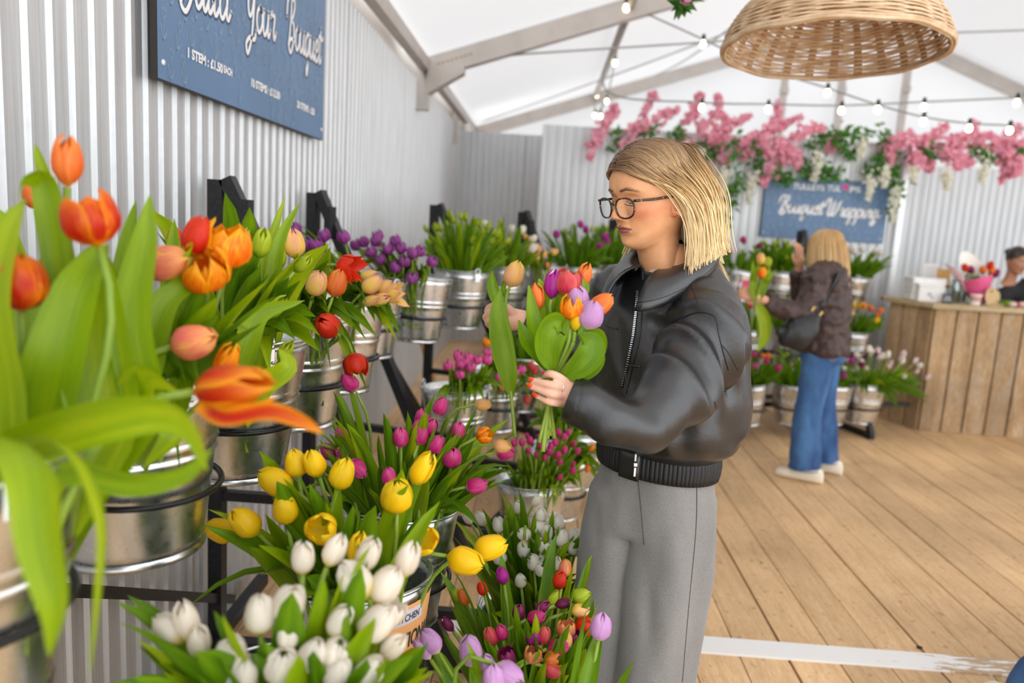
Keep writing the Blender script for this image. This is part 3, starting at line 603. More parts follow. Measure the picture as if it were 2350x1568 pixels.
STEM = leaf_mat('tulip_stem', S(108, 140, 40), S(140, 168, 58), S(168, 186, 84), .15)
# ---- petal shapes: (profile, half-angle, tip point, petals, inner scale, curl)
def petal_fn(R, H, top, half, point, curl=0, wave=0, bulge=.42):
    def fn(u, v):
        s = 2 * u - 1
        r = R * (math.sin(math.pi * min(1, v / (2 * bulge))) if v < bulge else lerp(1, top, sm(bulge, 1, v))) if v < bulge else R * lerp(1, top, sm(bulge, 1.02, v))
        if v < bulge: r = R * math.sin(math.pi / 2 * (v / bulge)) ** .75
        elif top < .7: kk = (v - bulge) / (1 - bulge); r = R * lerp(top, 1, math.sqrt(max(0, 1 - kk * kk)))
        w = half * (1 - max(0, (v - .45) / .55) ** point) * (.55 + .45 * min(1, v / .3))
        th = s * w; r2 = r * (1 + .05 * (1 - s * s)) + curl * R * max(0, v - .6) ** 2 * 6
        z = H * v - .06 * H * s * s * v + wave * H * math.sin(s * 7 + v * 9) * .08 * v
        return V(r2 * math.cos(th), r2 * math.sin(th), z)
    return fn
SHAPES = {}
def mk_shape(nm, specs, nu=5, nv=7):
    out = []
    for i, (fn, az, sc) in enumerate(specs):
        b = MB(); b.grid(fn, nu, nv); lo = MB(); lo.grid(fn, 2, 4); out.append((b, lo, az, sc))
    SHAPES[nm] = out
def six(R, H, top, half, point, curl=0, jitter=.0, inner=.9, wave=0, seed=1, bulge=.42):
    rr = random.Random(seed); L = []
    for k in range(6):
        oc = k % 2 == 0
        L.append((petal_fn(R, H * rr.uniform(1 - jitter, 1 + jitter), top * rr.uniform(1 - jitter * 3, 1 + jitter * 3), half, point, curl, wave, bulge), k * math.pi / 3 + rr.uniform(-jitter, jitter), 1.0 if oc else inner))
    return L
mk_shape('egg', six(.0240, .070, .14, 1.02, 4.2, 0, .03, .95, seed=2, bulge=.38)); mk_shape('egg2', six(.0265, .064, .22, 1.02, 4.6, 0, .05, .95, seed=5, bulge=.38))
mk_shape('cup', six(.028, .058, .6, .8, 4.0, 0, .05, seed=3)); mk_shape('open', six(.028, .062, 1.15, .66, 2.2, .25, .09, seed=4))
mk_shape('slim', six(.017, .062, .22, .9, 2.8, 0, .04, seed=6)); mk_shape('bud', six(.0115, .048, .25, .85, 1.9, 0, .04, seed=8))
dbl = six(.0265, .056, .62, .6, 2.6, 0, .1, .92, .5, 9) + [(f, az + .5, sc * .78) for f, az, sc in six(.0265, .058, .55, .6, 2.6, 0, .1, .9, .6, 10)][:4]
mk_shape('double', dbl, 5, 6); mk_shape('lily', six(.0235, .092, .42, .8, 2.2, 0, .16, seed=12, bulge=.45))
_pm = {}
def petal_mesh(shape, i, kind):
    k = (shape, i, kind)
    if k not in _pm: _pm[k] = SHAPES[shape][i][0].mesh('petal', KIND[kind])
    return _pm[k]
def bez(p0, p1, p2, p3, n):
    out = []
    for k in range(n + 1):
        t = k / n; out.append(p0 * (1 - t) ** 3 + p1 * (3 * t * (1 - t) ** 2) + p2 * (3 * t * t * (1 - t)) + p3 * t ** 3)
    return out
def leaf_geo(mb, path, W, cup=.35, twist=0, nrm=None, nu=4, fold=0, wprof=None):
    """strap leaf along a path; cup is how hollow, fold tips it over"""
    N = len(path); vs = []; uvs = []
    nv = Vector(nrm) if nrm is not None else V(0, 0, 1)
    for i, p in enumerate(path):
        v = i / (N - 1); t = (path[min(i + 1, N - 1)] - path[max(i - 1, 0)]).normalized()
        nv = nv - t * nv.dot(t); nv = nv.normalized() if nv.length > 1e-6 else t.orthogonal()
        s = t.cross(nv)
        if twist: q = Quaternion(t, twist / (N - 1)); nv = q @ nv; s = t.cross(nv)
        w = W * (wprof(v) if wprof else (math.sin(math.pi * min(1, .12 + .88 * v) ** .85) ** .75) if v < 1 else 0)
        for k in range(nu + 1):
            u = 2 * k / nu - 1; vs.append(p + s * (u * w / 2) + nv * (cup * w * .5 * u * u)); uvs.append((k / nu, v))
    w_ = nu + 1
    mb.add(vs, [(j * w_ + i, j * w_ + i + 1, (j + 1) * w_ + i + 1, (j + 1) * w_ + i) for j in range(N - 1) for i in range(nu)], uvs)
STUFF = MB(); STUFF_M = [LEAF, STEM] + list(KIND.values()); STUFF_I = {k: i + 2 for i, k in enumerate(KIND)}
COUNT = [0]; LIMIT = 280; RT_ = random.Random(11)
def tulip(base, tip, nd, kind, shape, size, leaves, label, group, ctrl=None, stem_r=.0042, leafm=None, force=False, spin=None):
    """stem from base to tip (the bottom of the bloom), bloom pointing along nd; leaves: list of (path, width, cup, twist, normal)"""
    base, tip, nd = Vector(base), Vector(tip), Vector(nd).normalized()
    L = (tip - base).length; c1 = ctrl if ctrl is not None else base + V(0, 0, 1) * L * .4 + (tip - base) * .1
    path = bez(base, c1, tip - nd * L * .3, tip, 9); q = V(0, 0, 1).rotation_difference(nd); sp = RT_.uniform(0, 6.28) if spin is None else spin
    if COUNT[0] >= LIMIT and not force:
        STUFF.cur = 1; STUFF.tube(path[::2], stem_r, 5, False); STUFF.cur = 0
        for lf in leaves: leaf_geo(STUFF, lf[0][::2] + ([lf[0][-1]] if len(lf[0]) % 2 == 0 else []), *lf[1:4], lf[4], 2)
        STUFF.cur = STUFF_I[kind]
        for (hi, lo, az, sc) in SHAPES[shape]:
            Rm = (q @ Quaternion((0, 0, 1), sp + az)).to_matrix() * (size * sc); STUFF.add([Rm @ Vector(v) + tip for v in lo.v], lo.f, [lo.uv[0][0]] * 0 or [(i % 3 / 2, i // 3 / 4) for i in range(len(lo.v))])
        return None
    COUNT[0] += 1
    g = thing('tulip', label, 'tulip', base, 0, group)
    b = MB(); b.tube([p - base for p in path], [stem_r * (1.1 - .2 * i / 9) for i in range(10)], 7, True); b.obj('stem', STEM, g)
    for lf in leaves:
        b = MB(); leaf_geo(b, [p - base for p in lf[0]], *lf[1:]); b.obj('leaf', leafm or (LEAFY if RT_.random() < .3 else LEAF), g)
    for i, (hi, lo, az, sc) in enumerate(SHAPES[shape]):
        o = link('petal', petal_mesh(shape, i, kind), g, tip - base); o.rotation_mode = 'QUATERNION'; o.rotation_quaternion = q @ Quaternion((0, 0, 1), sp + az); o.scale = (size * sc,) * 3
    return g
def auto_leaves(base, tip, C, n, rr, lw=.036, rise=.02, spread=.07, lift=0):
    out = []; lw *= 1.22
    for k in range(n + 1):
        ax = (tip - base); rad = V(tip.x - C.x, tip.y - C.y, 0)
        rad = rad.normalized() if rad.length > .01 else V(rr.uniform(-1, 1), rr.uniform(-1, 1), 0).normalized()
        d = (Matrix.Rotation(rr.uniform(-1.3, 1.3), 3, 'Z') @ rad); low = rr.uniform(-.09, .05) - (rr.uniform(.02, .1) if k >= n else 0); e = tip + d * rr.uniform(.3, 1) * spread * (1.3 if k >= n else 1) + V(0, 0, rise + low + lift)
        p0 = base + ax * .12; m1 = p0 + V(0, 0, .13) + d * .015; m2 = e - V(0, 0, rr.uniform(.06, .12)) - d * rr.uniform(.0, .03)
        eo = V(e.x - C.x, e.y - C.y, 0); dist = eo.length
        if dist > .11:
            eo.normalize(); ez = e.z - C.z; m1 = C + eo * .055 + V(0, 0, BH * .92); m2 = (C + eo * min(.15, dist * .65) + V(0, 0, BH + .12)) if ez < BH + .1 else (C + eo * min(dist * .8, .18) + V(0, 0, max(BH + .06, ez - .07)) + V(rr.uniform(-.02, .02), rr.uniform(-.02, .02), 0))
        out.append((bez(p0, m1, m2, e, 9), lw * rr.uniform(.75, 1.25), rr.uniform(.3, .6), rr.uniform(-.9, .9), -d + V(0, 0, .2)))
    return out
def dome_hit(px, py, C, R, h, Yb, dy=0):
    """where a line of sight meets the rounded top of a bunch"""
    o = np.array([0, 0, CAMZ]); d = _ray(px, py); s = np.array([1 / R, 1 / R, 1 / h]); a = d * s; b_ = (o - np.array(C)) * s
    A, B, Cc = a.dot(a), 2 * a.dot(b_), b_.dot(b_) - 1; D = B * B - 4 * A * Cc
    t = (-B - math.sqrt(D)) / (2 * A) if D > 0 else -B / (2 * A); return Vector((o + d * t).tolist()) + V(0, dy, 0)
def placed(key, pts, R, h, size, label, up=.0, nleaf=2, lw=.036, lean=(0, 0, 0), out=.9, seed=1, spread=.07, hmax=None, shape0='egg'):
    """blooms where the photograph shows them, on the rounded top of the bunch in bucket `key`. pts: (px, py, kind, shape, size factor[, direction])"""
    g, p, *_ = BUCKETS[key]; C = p + V(0, 0, BH) + Vector(lean); rr = random.Random(seed)
    for q in pts:
        kind = q[2]; shp = q[3] if len(q) > 3 else shape0; sz = size * (q[4] if len(q) > 4 else 1) * rr.uniform(.94, 1.06)
        bl = dome_hit(q[0], q[1], C, R, h, p.y)
        rad = V(bl.x - C.x, bl.y - C.y, 0); nd = Vector(q[5]) if len(q) > 5 else (V(rad.x, rad.y * (.25 if rad.y < 0 else .6), 0) / R * out + V(rr.uniform(-.2, .2), rr.uniform(-.1, .2), 1.0 if rad.length < .2 else .75))
        nd.normalize(); tip = bl - nd * .03 * sz
        ang = math.atan2(rad.y, rad.x) if rad.length > .01 else 0; rb = min(.085, rad.length * .4)
        base = p + V(math.cos(ang) * rb, math.sin(ang) * rb, .04)
        lab, grp = (label(kind), label(kind) + ' group') if callable(label) else (label, label)
        rim = p + V(math.cos(ang) * min(RT - .02, rad.length), math.sin(ang) * min(RT - .02, rad.length), BH)
        ctrl = rim + (V(0, 0, -.02))
        tulip(base, tip, nd, kind, shp, sz, [lf for lf in auto_leaves(base, tip, p, nleaf, rr, lw, up, spread) if not any(915 < q_[0] < 1018 and 1318 < q_[1] < 1440 for q_ in map(proj, [w_ for w_ in lf[0] if w_.z > p.z + BH * .9]))], lab, grp.replace(' group', ' bunch'), ctrl)
def bunch(key, n, kinds, R, h, size, label, nleaf=3, lw=.036, lean=(0, 0, 0), seed=1, up=.02, spread=.07, shapes=('egg', 'egg2'), front=0):
    g, p, *_ = BUCKETS[key]; C = p + V(0, 0, BH) + Vector(lean); rr = random.Random(seed); lw *= 1.2; nleaf += 1
    for i in range(n):
        rho = math.sqrt((i + .5) / n); a = i * 2.39996 + seed; hh = h * math.sqrt(max(.05, 1 - .75 * rho * rho))
        bl = C + V(math.cos(a) * rho * R, math.sin(a) * rho * R, hh + rr.uniform(-.03, .03)); kind = rr.choice(kinds); rad = V(bl.x - C.x, bl.y - C.y, 0)
        nd = (rad / R * .8 + V(rr.uniform(-.2, .2), rr.uniform(-.2, .2), 1)).normalized(); sz = size * rr.uniform(.88, 1.1)
        base = p + V(math.cos(a) * rho * .075, math.sin(a) * rho * .075, .04)
        lab = label(kind) if callable(label) else label
        tulip(base, bl - nd * .03 * sz, nd, kind, ('bud' if kind == 'bud' else rr.choice(shapes)), sz * (1.15 if kind == 'bud' else 1), auto_leaves(base, bl - V(0, 0, .055 if kind != 'bud' else .02), p, nleaf, rr, lw, up, spread), lab, lab + ' bunch', p + V(math.cos(a) * rho * .11, math.sin(a) * rho * .11, BH - .02))
def Z(ox, oy, k, L): return [(ox + q[0] / k, oy + q[1] / k) + tuple(q[2:]) for q in L]
def lab_of(tail): return lambda k: {'yellow': 'yellow', 'white': 'white', 'cream': 'creamy white', 'magenta': 'magenta', 'smallmag': 'small magenta', 'purple': 'purple double', 'pinkdouble': 'pink double', 'flame': 'red and orange flamed', 'parrot': 'orange parrot', 'red': 'red', 'pinkyellow': 'pink and yellow', 'peach': 'peach', 'orange': 'orange', 'lilac': 'pale lilac', 'bud': 'green budded', 'redpink': 'red and pink', 'flametip': 'red and yellow flamed', 'violet': 'violet', 'plum': 'plum coloured', 'blush': 'blush white', 'pinkorange': 'pink and orange'}[k] + ' tulip ' + tail
# ---- middle and low tiers below the price sign (nearest first)
placed('A6', Z(300, 1000, 2.76, [(265, 1240, 'cream', 'egg', 1, (-.8, 0, .6)), (355, 1180, 'cream', 'slim', 1.1, (-.2, 0, 1)), (430, 1310, 'cream', 'slim'), (820, 1150, 'cream', 'egg', 1), (995, 1080, 'cream', 'egg', 1.05), (640, 1400, 'cream', 'egg', 1.1), (960, 1465, 'cream', 'egg2', 1.05), (1140, 1410, 'cream', 'egg', .9), (1295, 1380, 'cream', 'egg2', .9), (1300, 1500, 'cream', 'egg', .95), (1600, 965, 'cream', 'egg', 1.15), (1430, 935, 'cream', 'egg', 1.1, (-.6, 0, .8)), (1540, 1200, 'cream', 'egg', 1.1), (1640, 1110, 'cream', 'cup', .95, (.6, 0, .8)), (1320, 1180, 'cream', 'slim', 1.1), (1660, 1340, 'cream', 'slim', 1), (995, 1270, 'cream', 'slim', 1), (1290, 730, 'cream', 'slim', 1.1), (1500, 760, 'cream', 'slim', 1.1), (1750, 790, 'cream', 'slim', 1.2, (.3, 0, 1)), (1090, 780, 'cream', 'slim', 1.1), (700, 1530, 'cream', 'egg', 1), (1500, 1500, 'cream', 'egg', 1)]),
       .27, .34, .80, 'creamy white tulip in the bucket on the middle rack tier', nleaf=3, lw=.046, seed=3, spread=.13, up=.03, lean=(-.02, .08, 0))
placed('A7', Z(300, 1000, 2.76, [(935, 300, 'yellow', 'egg', 1.1, (-.9, -.1, .45)), (980, 480, 'yellow', 'egg', 1, (-.1, -.2, 1)), (740, 560, 'yellow', 'egg', 1.15, (-.75, -.2, .8)), (590, 605, 'yellow', 'egg', 1, (-1, -.1, .35)), (1050, 190, 'yellow', 'egg', .9), (1170, 190, 'yellow', 'egg', .9), (1335, 260, 'yellow', 'egg', 1, (.3, 0, 1)), (1205, 590, 'yellow', 'cup', 1.05, (0, -.9, .5)), (1440, 720, 'yellow', 'slim', 1.2, (.2, 0, 1)), (1685, 390, 'yellow', 'egg2', 1.15, (0, -.2, 1)), (1845, 215, 'yellow', 'slim', 1.25, (.5, 0, 1)), (1860, 665, 'yellow', 'cup', 1, (.4, -.8, .5)), (2100, 790, 'yellow', 'egg', 1.2, (1, -.2, -.12))]) + [(1119, 1258, 'yellow', 'egg', 1.1, (1, 0, .4))],
       .27, .33, .90, 'yellow tulip leaning out of the bucket with the orange label', nleaf=3, lw=.044, seed=5, spread=.1, up=.03)
placed('A8', Z(950, 850, 2.184, [(25, 310, 'magenta', 'egg', 1.05), (85, 290, 'magenta', 'slim', 1.2), (130, 190, 'magenta', 'egg', .95), (220, 310, 'magenta', 'egg', .95, (.2, -.2, 1)), (190, 440, 'magenta', 'egg2', 1.1, (.1, -.4, 1)), (110, 380, 'magenta', 'egg', .95), (40, 250, 'magenta', 'egg', .95), (305, 580, 'magenta', 'egg', 1.05, (1, -.1, .25)), (450, 415, 'magenta', 'egg', 1.0, (1, -.1, .1))]) + Z(300, 1000, 2.76, [(1340, 10, 'magenta', 'egg', .9), (1430, 200, 'magenta', 'egg', 1.05, (.6, -.3, -.5)), (1350, 110, 'magenta', 'egg', .95, (.7, 0, -.3)), (1260, 110, 'magenta', 'egg', .95), (1635, 270, 'magenta', 'egg', .9), (1940, 60, 'magenta', 'slim', 1.1), (1840, 10, 'magenta', 'egg', .95), (1710, 20, 'magenta', 'egg', .95)]) + [(805, 882, 'magenta', 'egg', 1.1, (-.5, -.1, .75))],
       .25, .30, .76, 'magenta tulip in the shiny bucket beside the yellow tulips', nleaf=4, lw=.036, seed=7, spread=.08, up=.045)
placed('A8', Z(950, 850, 2.184, [(340, 172, 'peach', 'egg', .85, (1, 0, .1)), (355, 325, 'parrot', 'cup', .95, (.9, -.1, .4)), (435, 380, 'peach', 'egg', .9, (1, 0, -.1))]), .3, .32, .78, lambda k: {'peach': 'peach tulip arching out sideways from the magenta tulips', 'parrot': 'orange and yellow tulip arching out beside the magenta tulips'}[k], nleaf=1, seed=8)
placed('A9', Z(950, 850, 2.184, [(90, 1370, 'lilac', 'egg', 1.0), (285, 1420, 'lilac', 'egg', 1.1), (935, 1295, 'lilac', 'egg', 1.1, (.1, 0, 1)), (465, 1515, 'lilac', 'egg', 1.05, (.7, -.2, -.3)), (375, 1490, 'lilac', 'slim', 1), (400, 1560, 'lilac', 'egg', 1), (45, 1400, 'lilac', 'slim', 1)]),
       .32, .36, .78, 'pale lilac tulip rising from the lowest rack tier', nleaf=2, lw=.045, seed=9, spread=.09, lean=(0, .05, 0))
MIX = Z(950, 850, 2.184, [(755, 1000, 'pinkorange', 'egg', .9), (730, 1060, 'red', 'egg', .9), (250, 1140, 'orange', 'slim'), (345, 1100, 'red', 'egg', .7), (225, 1135, 'bud', 'egg', .85), (825, 1135, 'bud', 'egg', .95, (1, 0, .4)), (445, 1035, 'violet', 'egg', .85), (640, 1190, 'plum', 'slim', .95, (.7, 0, .7)), (525, 1220, 'plum', 'egg', .8), (605, 1240, 'smallmag', 'egg', .9, (1, 0, .4)), (750, 1170, 'plum', 'slim', .9, (1, 0, .3)), (825, 1205, 'pinkyellow', 'egg', .85, (1, 0, .2)), (765, 1295, 'pinkorange', 'cup', 1.05), (855, 1285, 'red', 'cup', 1.05, (1, 0, .3)), (600, 1335, 'violet', 'cup', .9), (650, 1335, 'redpink', 'egg', .8), (440, 1320, 'smallmag', 'egg', .8), (390, 1340, 'redpink', 'egg', .85), (465, 1430, 'plum', 'cup', .95), (715, 1390, 'smallmag', 'egg', .9, (1, 0, .3)), (600, 1425, 'pinkorange', 'cup', .95), (695, 1450, 'orange', 'cup', .9, (1, 0, .1)), (685, 1505, 'redpink', 'egg', .85, (.9, -.2, -.3)), (800, 1335, 'plum', 'cup', .85), (760, 1360, 'peach', 'egg', .8), (170, 1275, 'plum', 'slim', .9), (700, 1145, 'bud', 'slim', .9, (.6, 0, 1))])
placed('A10', MIX, .27, .30, .70, lab_of('among the mixed buds on the lowest tier'), nleaf=3, lw=.032, seed=10, spread=.08, up=.03)
placed('A11', Z(950, 850, 2.184, [(270, 745, 'white', 'slim'), (340, 750, 'white'), (425, 780, 'white'), (615, 655, 'white', 'slim', 1, (.6, 0, 1)), (635, 735, 'white'), (520, 690, 'white', 'slim'), (555, 825, 'white', 'egg2', 1, (-.7, -.2, .5)), (620, 790, 'white', 'egg', 1, (1, 0, .1)), (550, 890, 'white', 'egg', 1, (0, -.3, -1)), (690, 760, 'white', 'cup'), (720, 770, 'white', 'egg'), (655, 880, 'white', 'cup', 1.15), (740, 850, 'white', 'egg', 1.1), (795, 840, 'white', 'egg', 1.1), (800, 895, 'white', 'egg'), (840, 910, 'white', 'egg', 1, (1, 0, .2)), (600, 970, 'white'), (655, 955, 'white'), (430, 940, 'white', 'egg2'), (535, 1060, 'white', 'egg', .9), (715, 970, 'white', 'slim'), (885, 1060, 'white', 'egg', .9, (1, 0, -.1)), (665, 820, 'white'), (635, 1000, 'white')]),
       .28, .33, .68, 'small white tulip in the lowest bucket behind the mixed buds', nleaf=3, lw=.034, seed=12, spread=.08, up=.03)
# ---- top tier below the price sign
TT = lab_of('on the top rack tier')
placed('A2', [(470, 617, 'parrot', 'double', 1.15, (.2, -.6, .7)), (523, 562, 'parrot', 'cup', 1.2, (.2, -.1, 1)), (525, 818, 'parrot', 'bud', 1.3), (372, 606, 'pinkorange', 'egg', .9, (.9, 0, .3)), (452, 548, 'red', 'egg', .75)], .30, .40, 1.1, lab_of('above the yellow reflecting bucket'), nleaf=3, lw=.05, seed=20, spread=.1, lean=(.02, .1, 0))
placed('A3', [(402, 552, 'red', 'slim', .8), (560, 540, 'bud', 'bud', 1.2), (640, 700, 'bud', 'bud', 1.2), (700, 600, 'bud', 'bud', 1), (600, 560, 'bud', 'slim', 1), (660, 800, 'bud', 'bud', 1.1)], .30, .36, 1.05, lab_of('in the shiny bucket of orange and red tulips'), nleaf=3, lw=.05, seed=21, spread=.1, up=.06)
placed('A4', [(800, 615, 'red', 'open', 1.05, (1, -.2, -.15)), (752, 748, 'red', 'egg2', 1.05, (-.3, -.8, .5)), (816, 838, 'red', 'cup', 1.1, (.35, -.3, -.9)), (725, 655, 'pinkyellow', 'egg', 1), (772, 655, 'orange', 'egg', 1, (.3, 0, 1)), (675, 565, 'pinkyellow', 'egg', 1.05, (-.1, 0, 1)), (640, 590, 'bud', 'slim', 1)], .30, .34, 1.02, lab_of('reaching out of the top tier bucket of red tulips'), nleaf=3, lw=.045, seed=22, spread=.1)
placed('A5', [(850, 655, 'pinkyellow', 'egg', 1, (.7, 0, .7)), (845, 632, 'pinkyellow', 'slim', .9, (1, 0, .3)), (872, 688, 'pinkyellow', 'slim', 1.1, (.9, -.2, .4)), (905, 674, 'pinkyellow', 'open', 1.05, (1, -.1, .1)), (880, 660, 'pinkyellow', 'egg', .8, (.8, 0, .6)), (850, 690, 'pinkyellow', 'slim', 1, (.8, 0, .4))], .28, .30, 1.0, 'pink and yellow tulip at the end of the top rack tier', nleaf=2, lw=.045, seed=23, spread=.09)
PUR = Z(450, 400, 2.614, [(595, 325), (660, 420), (720, 420), (770, 365), (758, 500), (885, 375), (955, 425), (1005, 405), (1090, 370), (1050, 465), (1150, 445), (1105, 510), (1195, 400), (1300, 470), (1250, 520), (1195, 555), (1345, 460), (1415, 520), (1295, 620), (1230, 440), (1080, 400), (600, 380)])
placed('B8', [q + ('purple', 'double') for q in PUR if q[0] < 800], .36, .32, .95, 'purple double tulip in the rear bucket near the metal wall', nleaf=3, lw=.03, seed=24, spread=.07)
placed('B0', [q + ('purple', 'double') for q in PUR if q[0] >= 800], .34, .30, .98, 'purple double tulip leaning over its bucket on the top tier', nleaf=3, lw=.032, seed=25, spread=.07)
placed('B2', Z(850, 550, 3.4836, [(620, 1005), (710, 940), (720, 990), (715, 1075), (785, 940), (805, 1020), (860, 960), (940, 900), (935, 960), (700, 920), (760, 975)]) and [q + ('pinkdouble', 'double') for q in Z(850, 550, 3.4836, [(620, 1005), (710, 940), (720, 990), (715, 1075), (785, 940), (805, 1020), (860, 960), (940, 900), (935, 960), (700, 920), (760, 975)])], .25, .24, .82, 'pink double tulip on the middle tier', nleaf=3, lw=.034, seed=26)
placed('B3', Z(850, 550, 3.4836, [(1160, 1055, 'pinkdouble', 'double'), (1210, 1035, 'pinkdouble', 'double'), (1290, 1010, 'redpink', 'double'), (1320, 1045, 'redpink', 'double'), (1375, 1075, 'magenta', 'slim'), (1050, 1170, 'redpink', 'egg', .9, (0, -.5, -1)), (1030, 1100, 'pinkdouble', 'double'), (1255, 1270, 'redpink', 'egg', 1, (0, -.1, -1)), (930, 820, 'parrot', 'double'), (1100, 960, 'pinkdouble', 'double')]), .26, .26, .82, lab_of('in the second bucket of the middle tier'), nleaf=3, lw=.034, seed=27)
placed('B5', [q + ('smallmag', RT_.choice(('slim', 'egg', 'egg'))) for q in Z(950, 950, 4.48, [(1030, 310), (1110, 300), (1165, 230), (1180, 380), (1260, 420), (1345, 455), (1300, 330), (1280, 240), (1400, 350), (1475, 430), (1500, 500), (1450, 300), (1540, 250), (1545, 380), (1640, 310), (1680, 390), (1635, 520), (1500, 655), (1630, 590), (1190, 280), (1390, 400), (1480, 200), (1580, 200), (1350, 180)])], .23, .26, .55, 'small magenta tulip packed in the lowest bucket', nleaf=3, lw=.028, seed=28, spread=.05)
placed('B6', Z(950, 950, 4.48, [(1825, 355, 'orange', 'slim'), (1785, 555, 'orange', 'egg', .8, (0, -.5, -1)), (1700, 150, 'bud', 'bud'), (1900, 300, 'bud', 'bud'), (1650, 100, 'bud', 'bud'), (1560, 60, 'bud', 'bud')]), .26, .26, .75, lab_of('in the leafy lowest bucket beside the trousers'), nleaf=4, lw=.042, seed=29, spread=.1)
bunch('B1', 22, ['bud'], .25, .30, 1.0, 'green tulip bud in the bucket behind the purple doubles', nleaf=2, lw=.03, seed=30, up=.01)
bunch('C0', 14, ['white', 'bud', 'bud'], .22, .27, .95, lab_of('in the bucket at the near end of the corner rack'), nleaf=2, lw=.032, seed=31, up=.03)
placed('C1', Z(850, 550, 3.4836, [(1090, 40, 'peach'), (1120, 50, 'pinkyellow'), (1180, 45, 'pinkyellow'), (1135, 125, 'peach', 'slim'), (1285, 15, 'pinkyellow', 'egg', 1.1), (1285, 110, 'pinkyellow', 'egg', 1.1), (1335, 140, 'pinkyellow', 'slim'), (1350, 80, 'peach', 'slim'), (1460, 100, 'peach', 'egg', 1, (1, 0, .3)), (1395, 120, 'pinkyellow', 'slim'), (1415, 205, 'pinkorange', 'slim', .9), (1050, 40, 'white', 'slim'), (1330, 60, 'blush', 'slim'), (1240, -20, 'pinkyellow', 'slim')]), .27, .30, .9, lab_of('in the second bucket of the corner rack'), nleaf=2, lw=.034, seed=32)
bunch('D9', 26, ['blush', 'white', 'blush'], .32, .27, .95, lab_of('spilling from the bucket beside the wooden counter'), nleaf=1, lw=.034, seed=40, up=-.04, lean=(.1, -.02, 0), shapes=('slim', 'egg'))
bunch('D6', 13, ['smallmag', 'orange', 'smallmag', 'pinkdouble'], .22, .24, .95, lab_of('in the lowest bucket left of the blue jeans'), nleaf=2, lw=.036, seed=41)
bunch('D8', 9, ['plum', 'violet'], .22, .22, .95, lab_of('in the lowest bucket right of the blue jeans'), nleaf=2, lw=.034, seed=42)
bunch('D5', 14, ['orange', 'parrot', 'yellow'], .24, .25, .95, lab_of('in the middle bucket near the wooden counter'), nleaf=2, lw=.034, seed=43)
bunch('D0', 10, ['plum', 'redpink', 'smallmag', 'bud'], .24, .25, .9, lab_of('in the tilted bucket below the wrapping sign'), nleaf=2, lw=.036, seed=44)
bunch('D2', 14, ['bud', 'white'], .24, .24, 1.0, lab_of('in the bucket beside the blonde shopper'), nleaf=2, lw=.034, seed=45, lean=(.06, 0, 0))
bunch('D3', 12, ['redpink', 'orange', 'plum', 'smallmag'], .22, .22, .9, lab_of('in the middle bucket below the wrapping sign'), nleaf=2, lw=.036, seed=46)
bunch('C4', 14, ['orange', 'parrot'], .24, .29, .9, lab_of('in the far bucket of the corner rack'), nleaf=2, lw=.034, seed=35)
bunch('C2', 14, ['bud', 'bud', 'violet'], .25, .29, .95, lab_of('in the leafy bucket of the corner rack'), nleaf=2, lw=.034, seed=33)
bunch('D1', 20, ['bud'], .25, .26, 1.0, 'green tulip bud in the bucket the shopper reaches for', nleaf=2, lw=.034, seed=47)
bunch('C3', 18, ['bud'], .26, .28, .95, 'green tulip bud in the bucket behind the woman in leather', nleaf=2, lw=.034, seed=34)
for kk, nn, sd in (('B4', 10, 50), ('B7', 10, 51), ('C5', 10, 52), ('C6', 10, 53), ('D4', 10, 54), ('D7', 12, 55), ('A0', 5, 56)):
    bunch(kk, nn, ['bud'] if kk != 'B4' else ['smallmag', 'bud'], .22, .22, .9, 'leafy tulip with a closed bud in a shaded bucket', nleaf=2, seed=sd, lw=.036)

# ---- the foremost orange tulips with their long hanging leaves
def PXP(pts, n=4): return crom([atY(x, y, Y) for x, y, Y in pts], n)
def fg(bloom, Yb, kind, shape, size, nd, leaves, label, key='A1', boff=(0, 0)):
    g, p, *_ = BUCKETS[key]; nd = Vector(nd).normalized(); c = atY(*bloom, Yb); tip = c - nd * .03 * size; base = p + V(boff[0], boff[1], .05)
    L = []
    for pts, W, cup, tw in leaves:
        P = PXP(pts); st = base + (P[0] - base) * .25; L.append((bez(base + V(0, 0, .03), st + V(0, 0, .08), P[0] - (P[1] - P[0]) * 3, P[0], 5)[:-1] + P, W, cup, tw, V(.1, -1, .25)))
    tulip(base, tip, nd, kind, shape, size, L, label, label + ' bunch', p + V(boff[0] * 1.5 + .02, boff[1] * 1.5, BH), .0052, LEAFY, True)
FGL = lab_of('')
fg((46, 652), .86, 'flame', 'egg2', 1.12, (.05, -.1, 1), [([(110, 940, .86), (140, 800, .86), (190, 640, .9), (250, 560, .95)], .07, .4, .3), ([(20, 900, .82), (-10, 700, .82), (30, 520, .86), (60, 455, .9)], .06, .4, -.3)], 'big orange flamed tulip with upright petals, foremost on the top tier', 'A1', (.03, .02))
fg((207, 503), .88, 'flame', 'cup', 1.12, (-.4, .1, 1), [([(250, 940, .88), (230, 800, .9), (215, 640, .92), (215, 560, .95)], .085, .5, .2), ([(330, 900, .9), (300, 740, .92), (330, 560, .98), (345, 445, 1.0)], .05, .4, .5)], 'red flamed tulip tilting over a broad leaf, foremost on the top tier', 'A1', (.06, .04))
fg((155, 372), .95, 'orange', 'slim', 1.05, (.05, 0, 1), [([(140, 640, .93), (120, 500, .93), (100, 415, .93), (50, 410, .9), (45, 470, .88)], .035, .4, .2), ([(160, 620, .95), (130, 480, .97), (95, 380, .98), (80, 330, .99)], .022, .4, .2)], 'half closed orange tulip bud standing tallest against the metal wall', 'A1', (.03, .06))
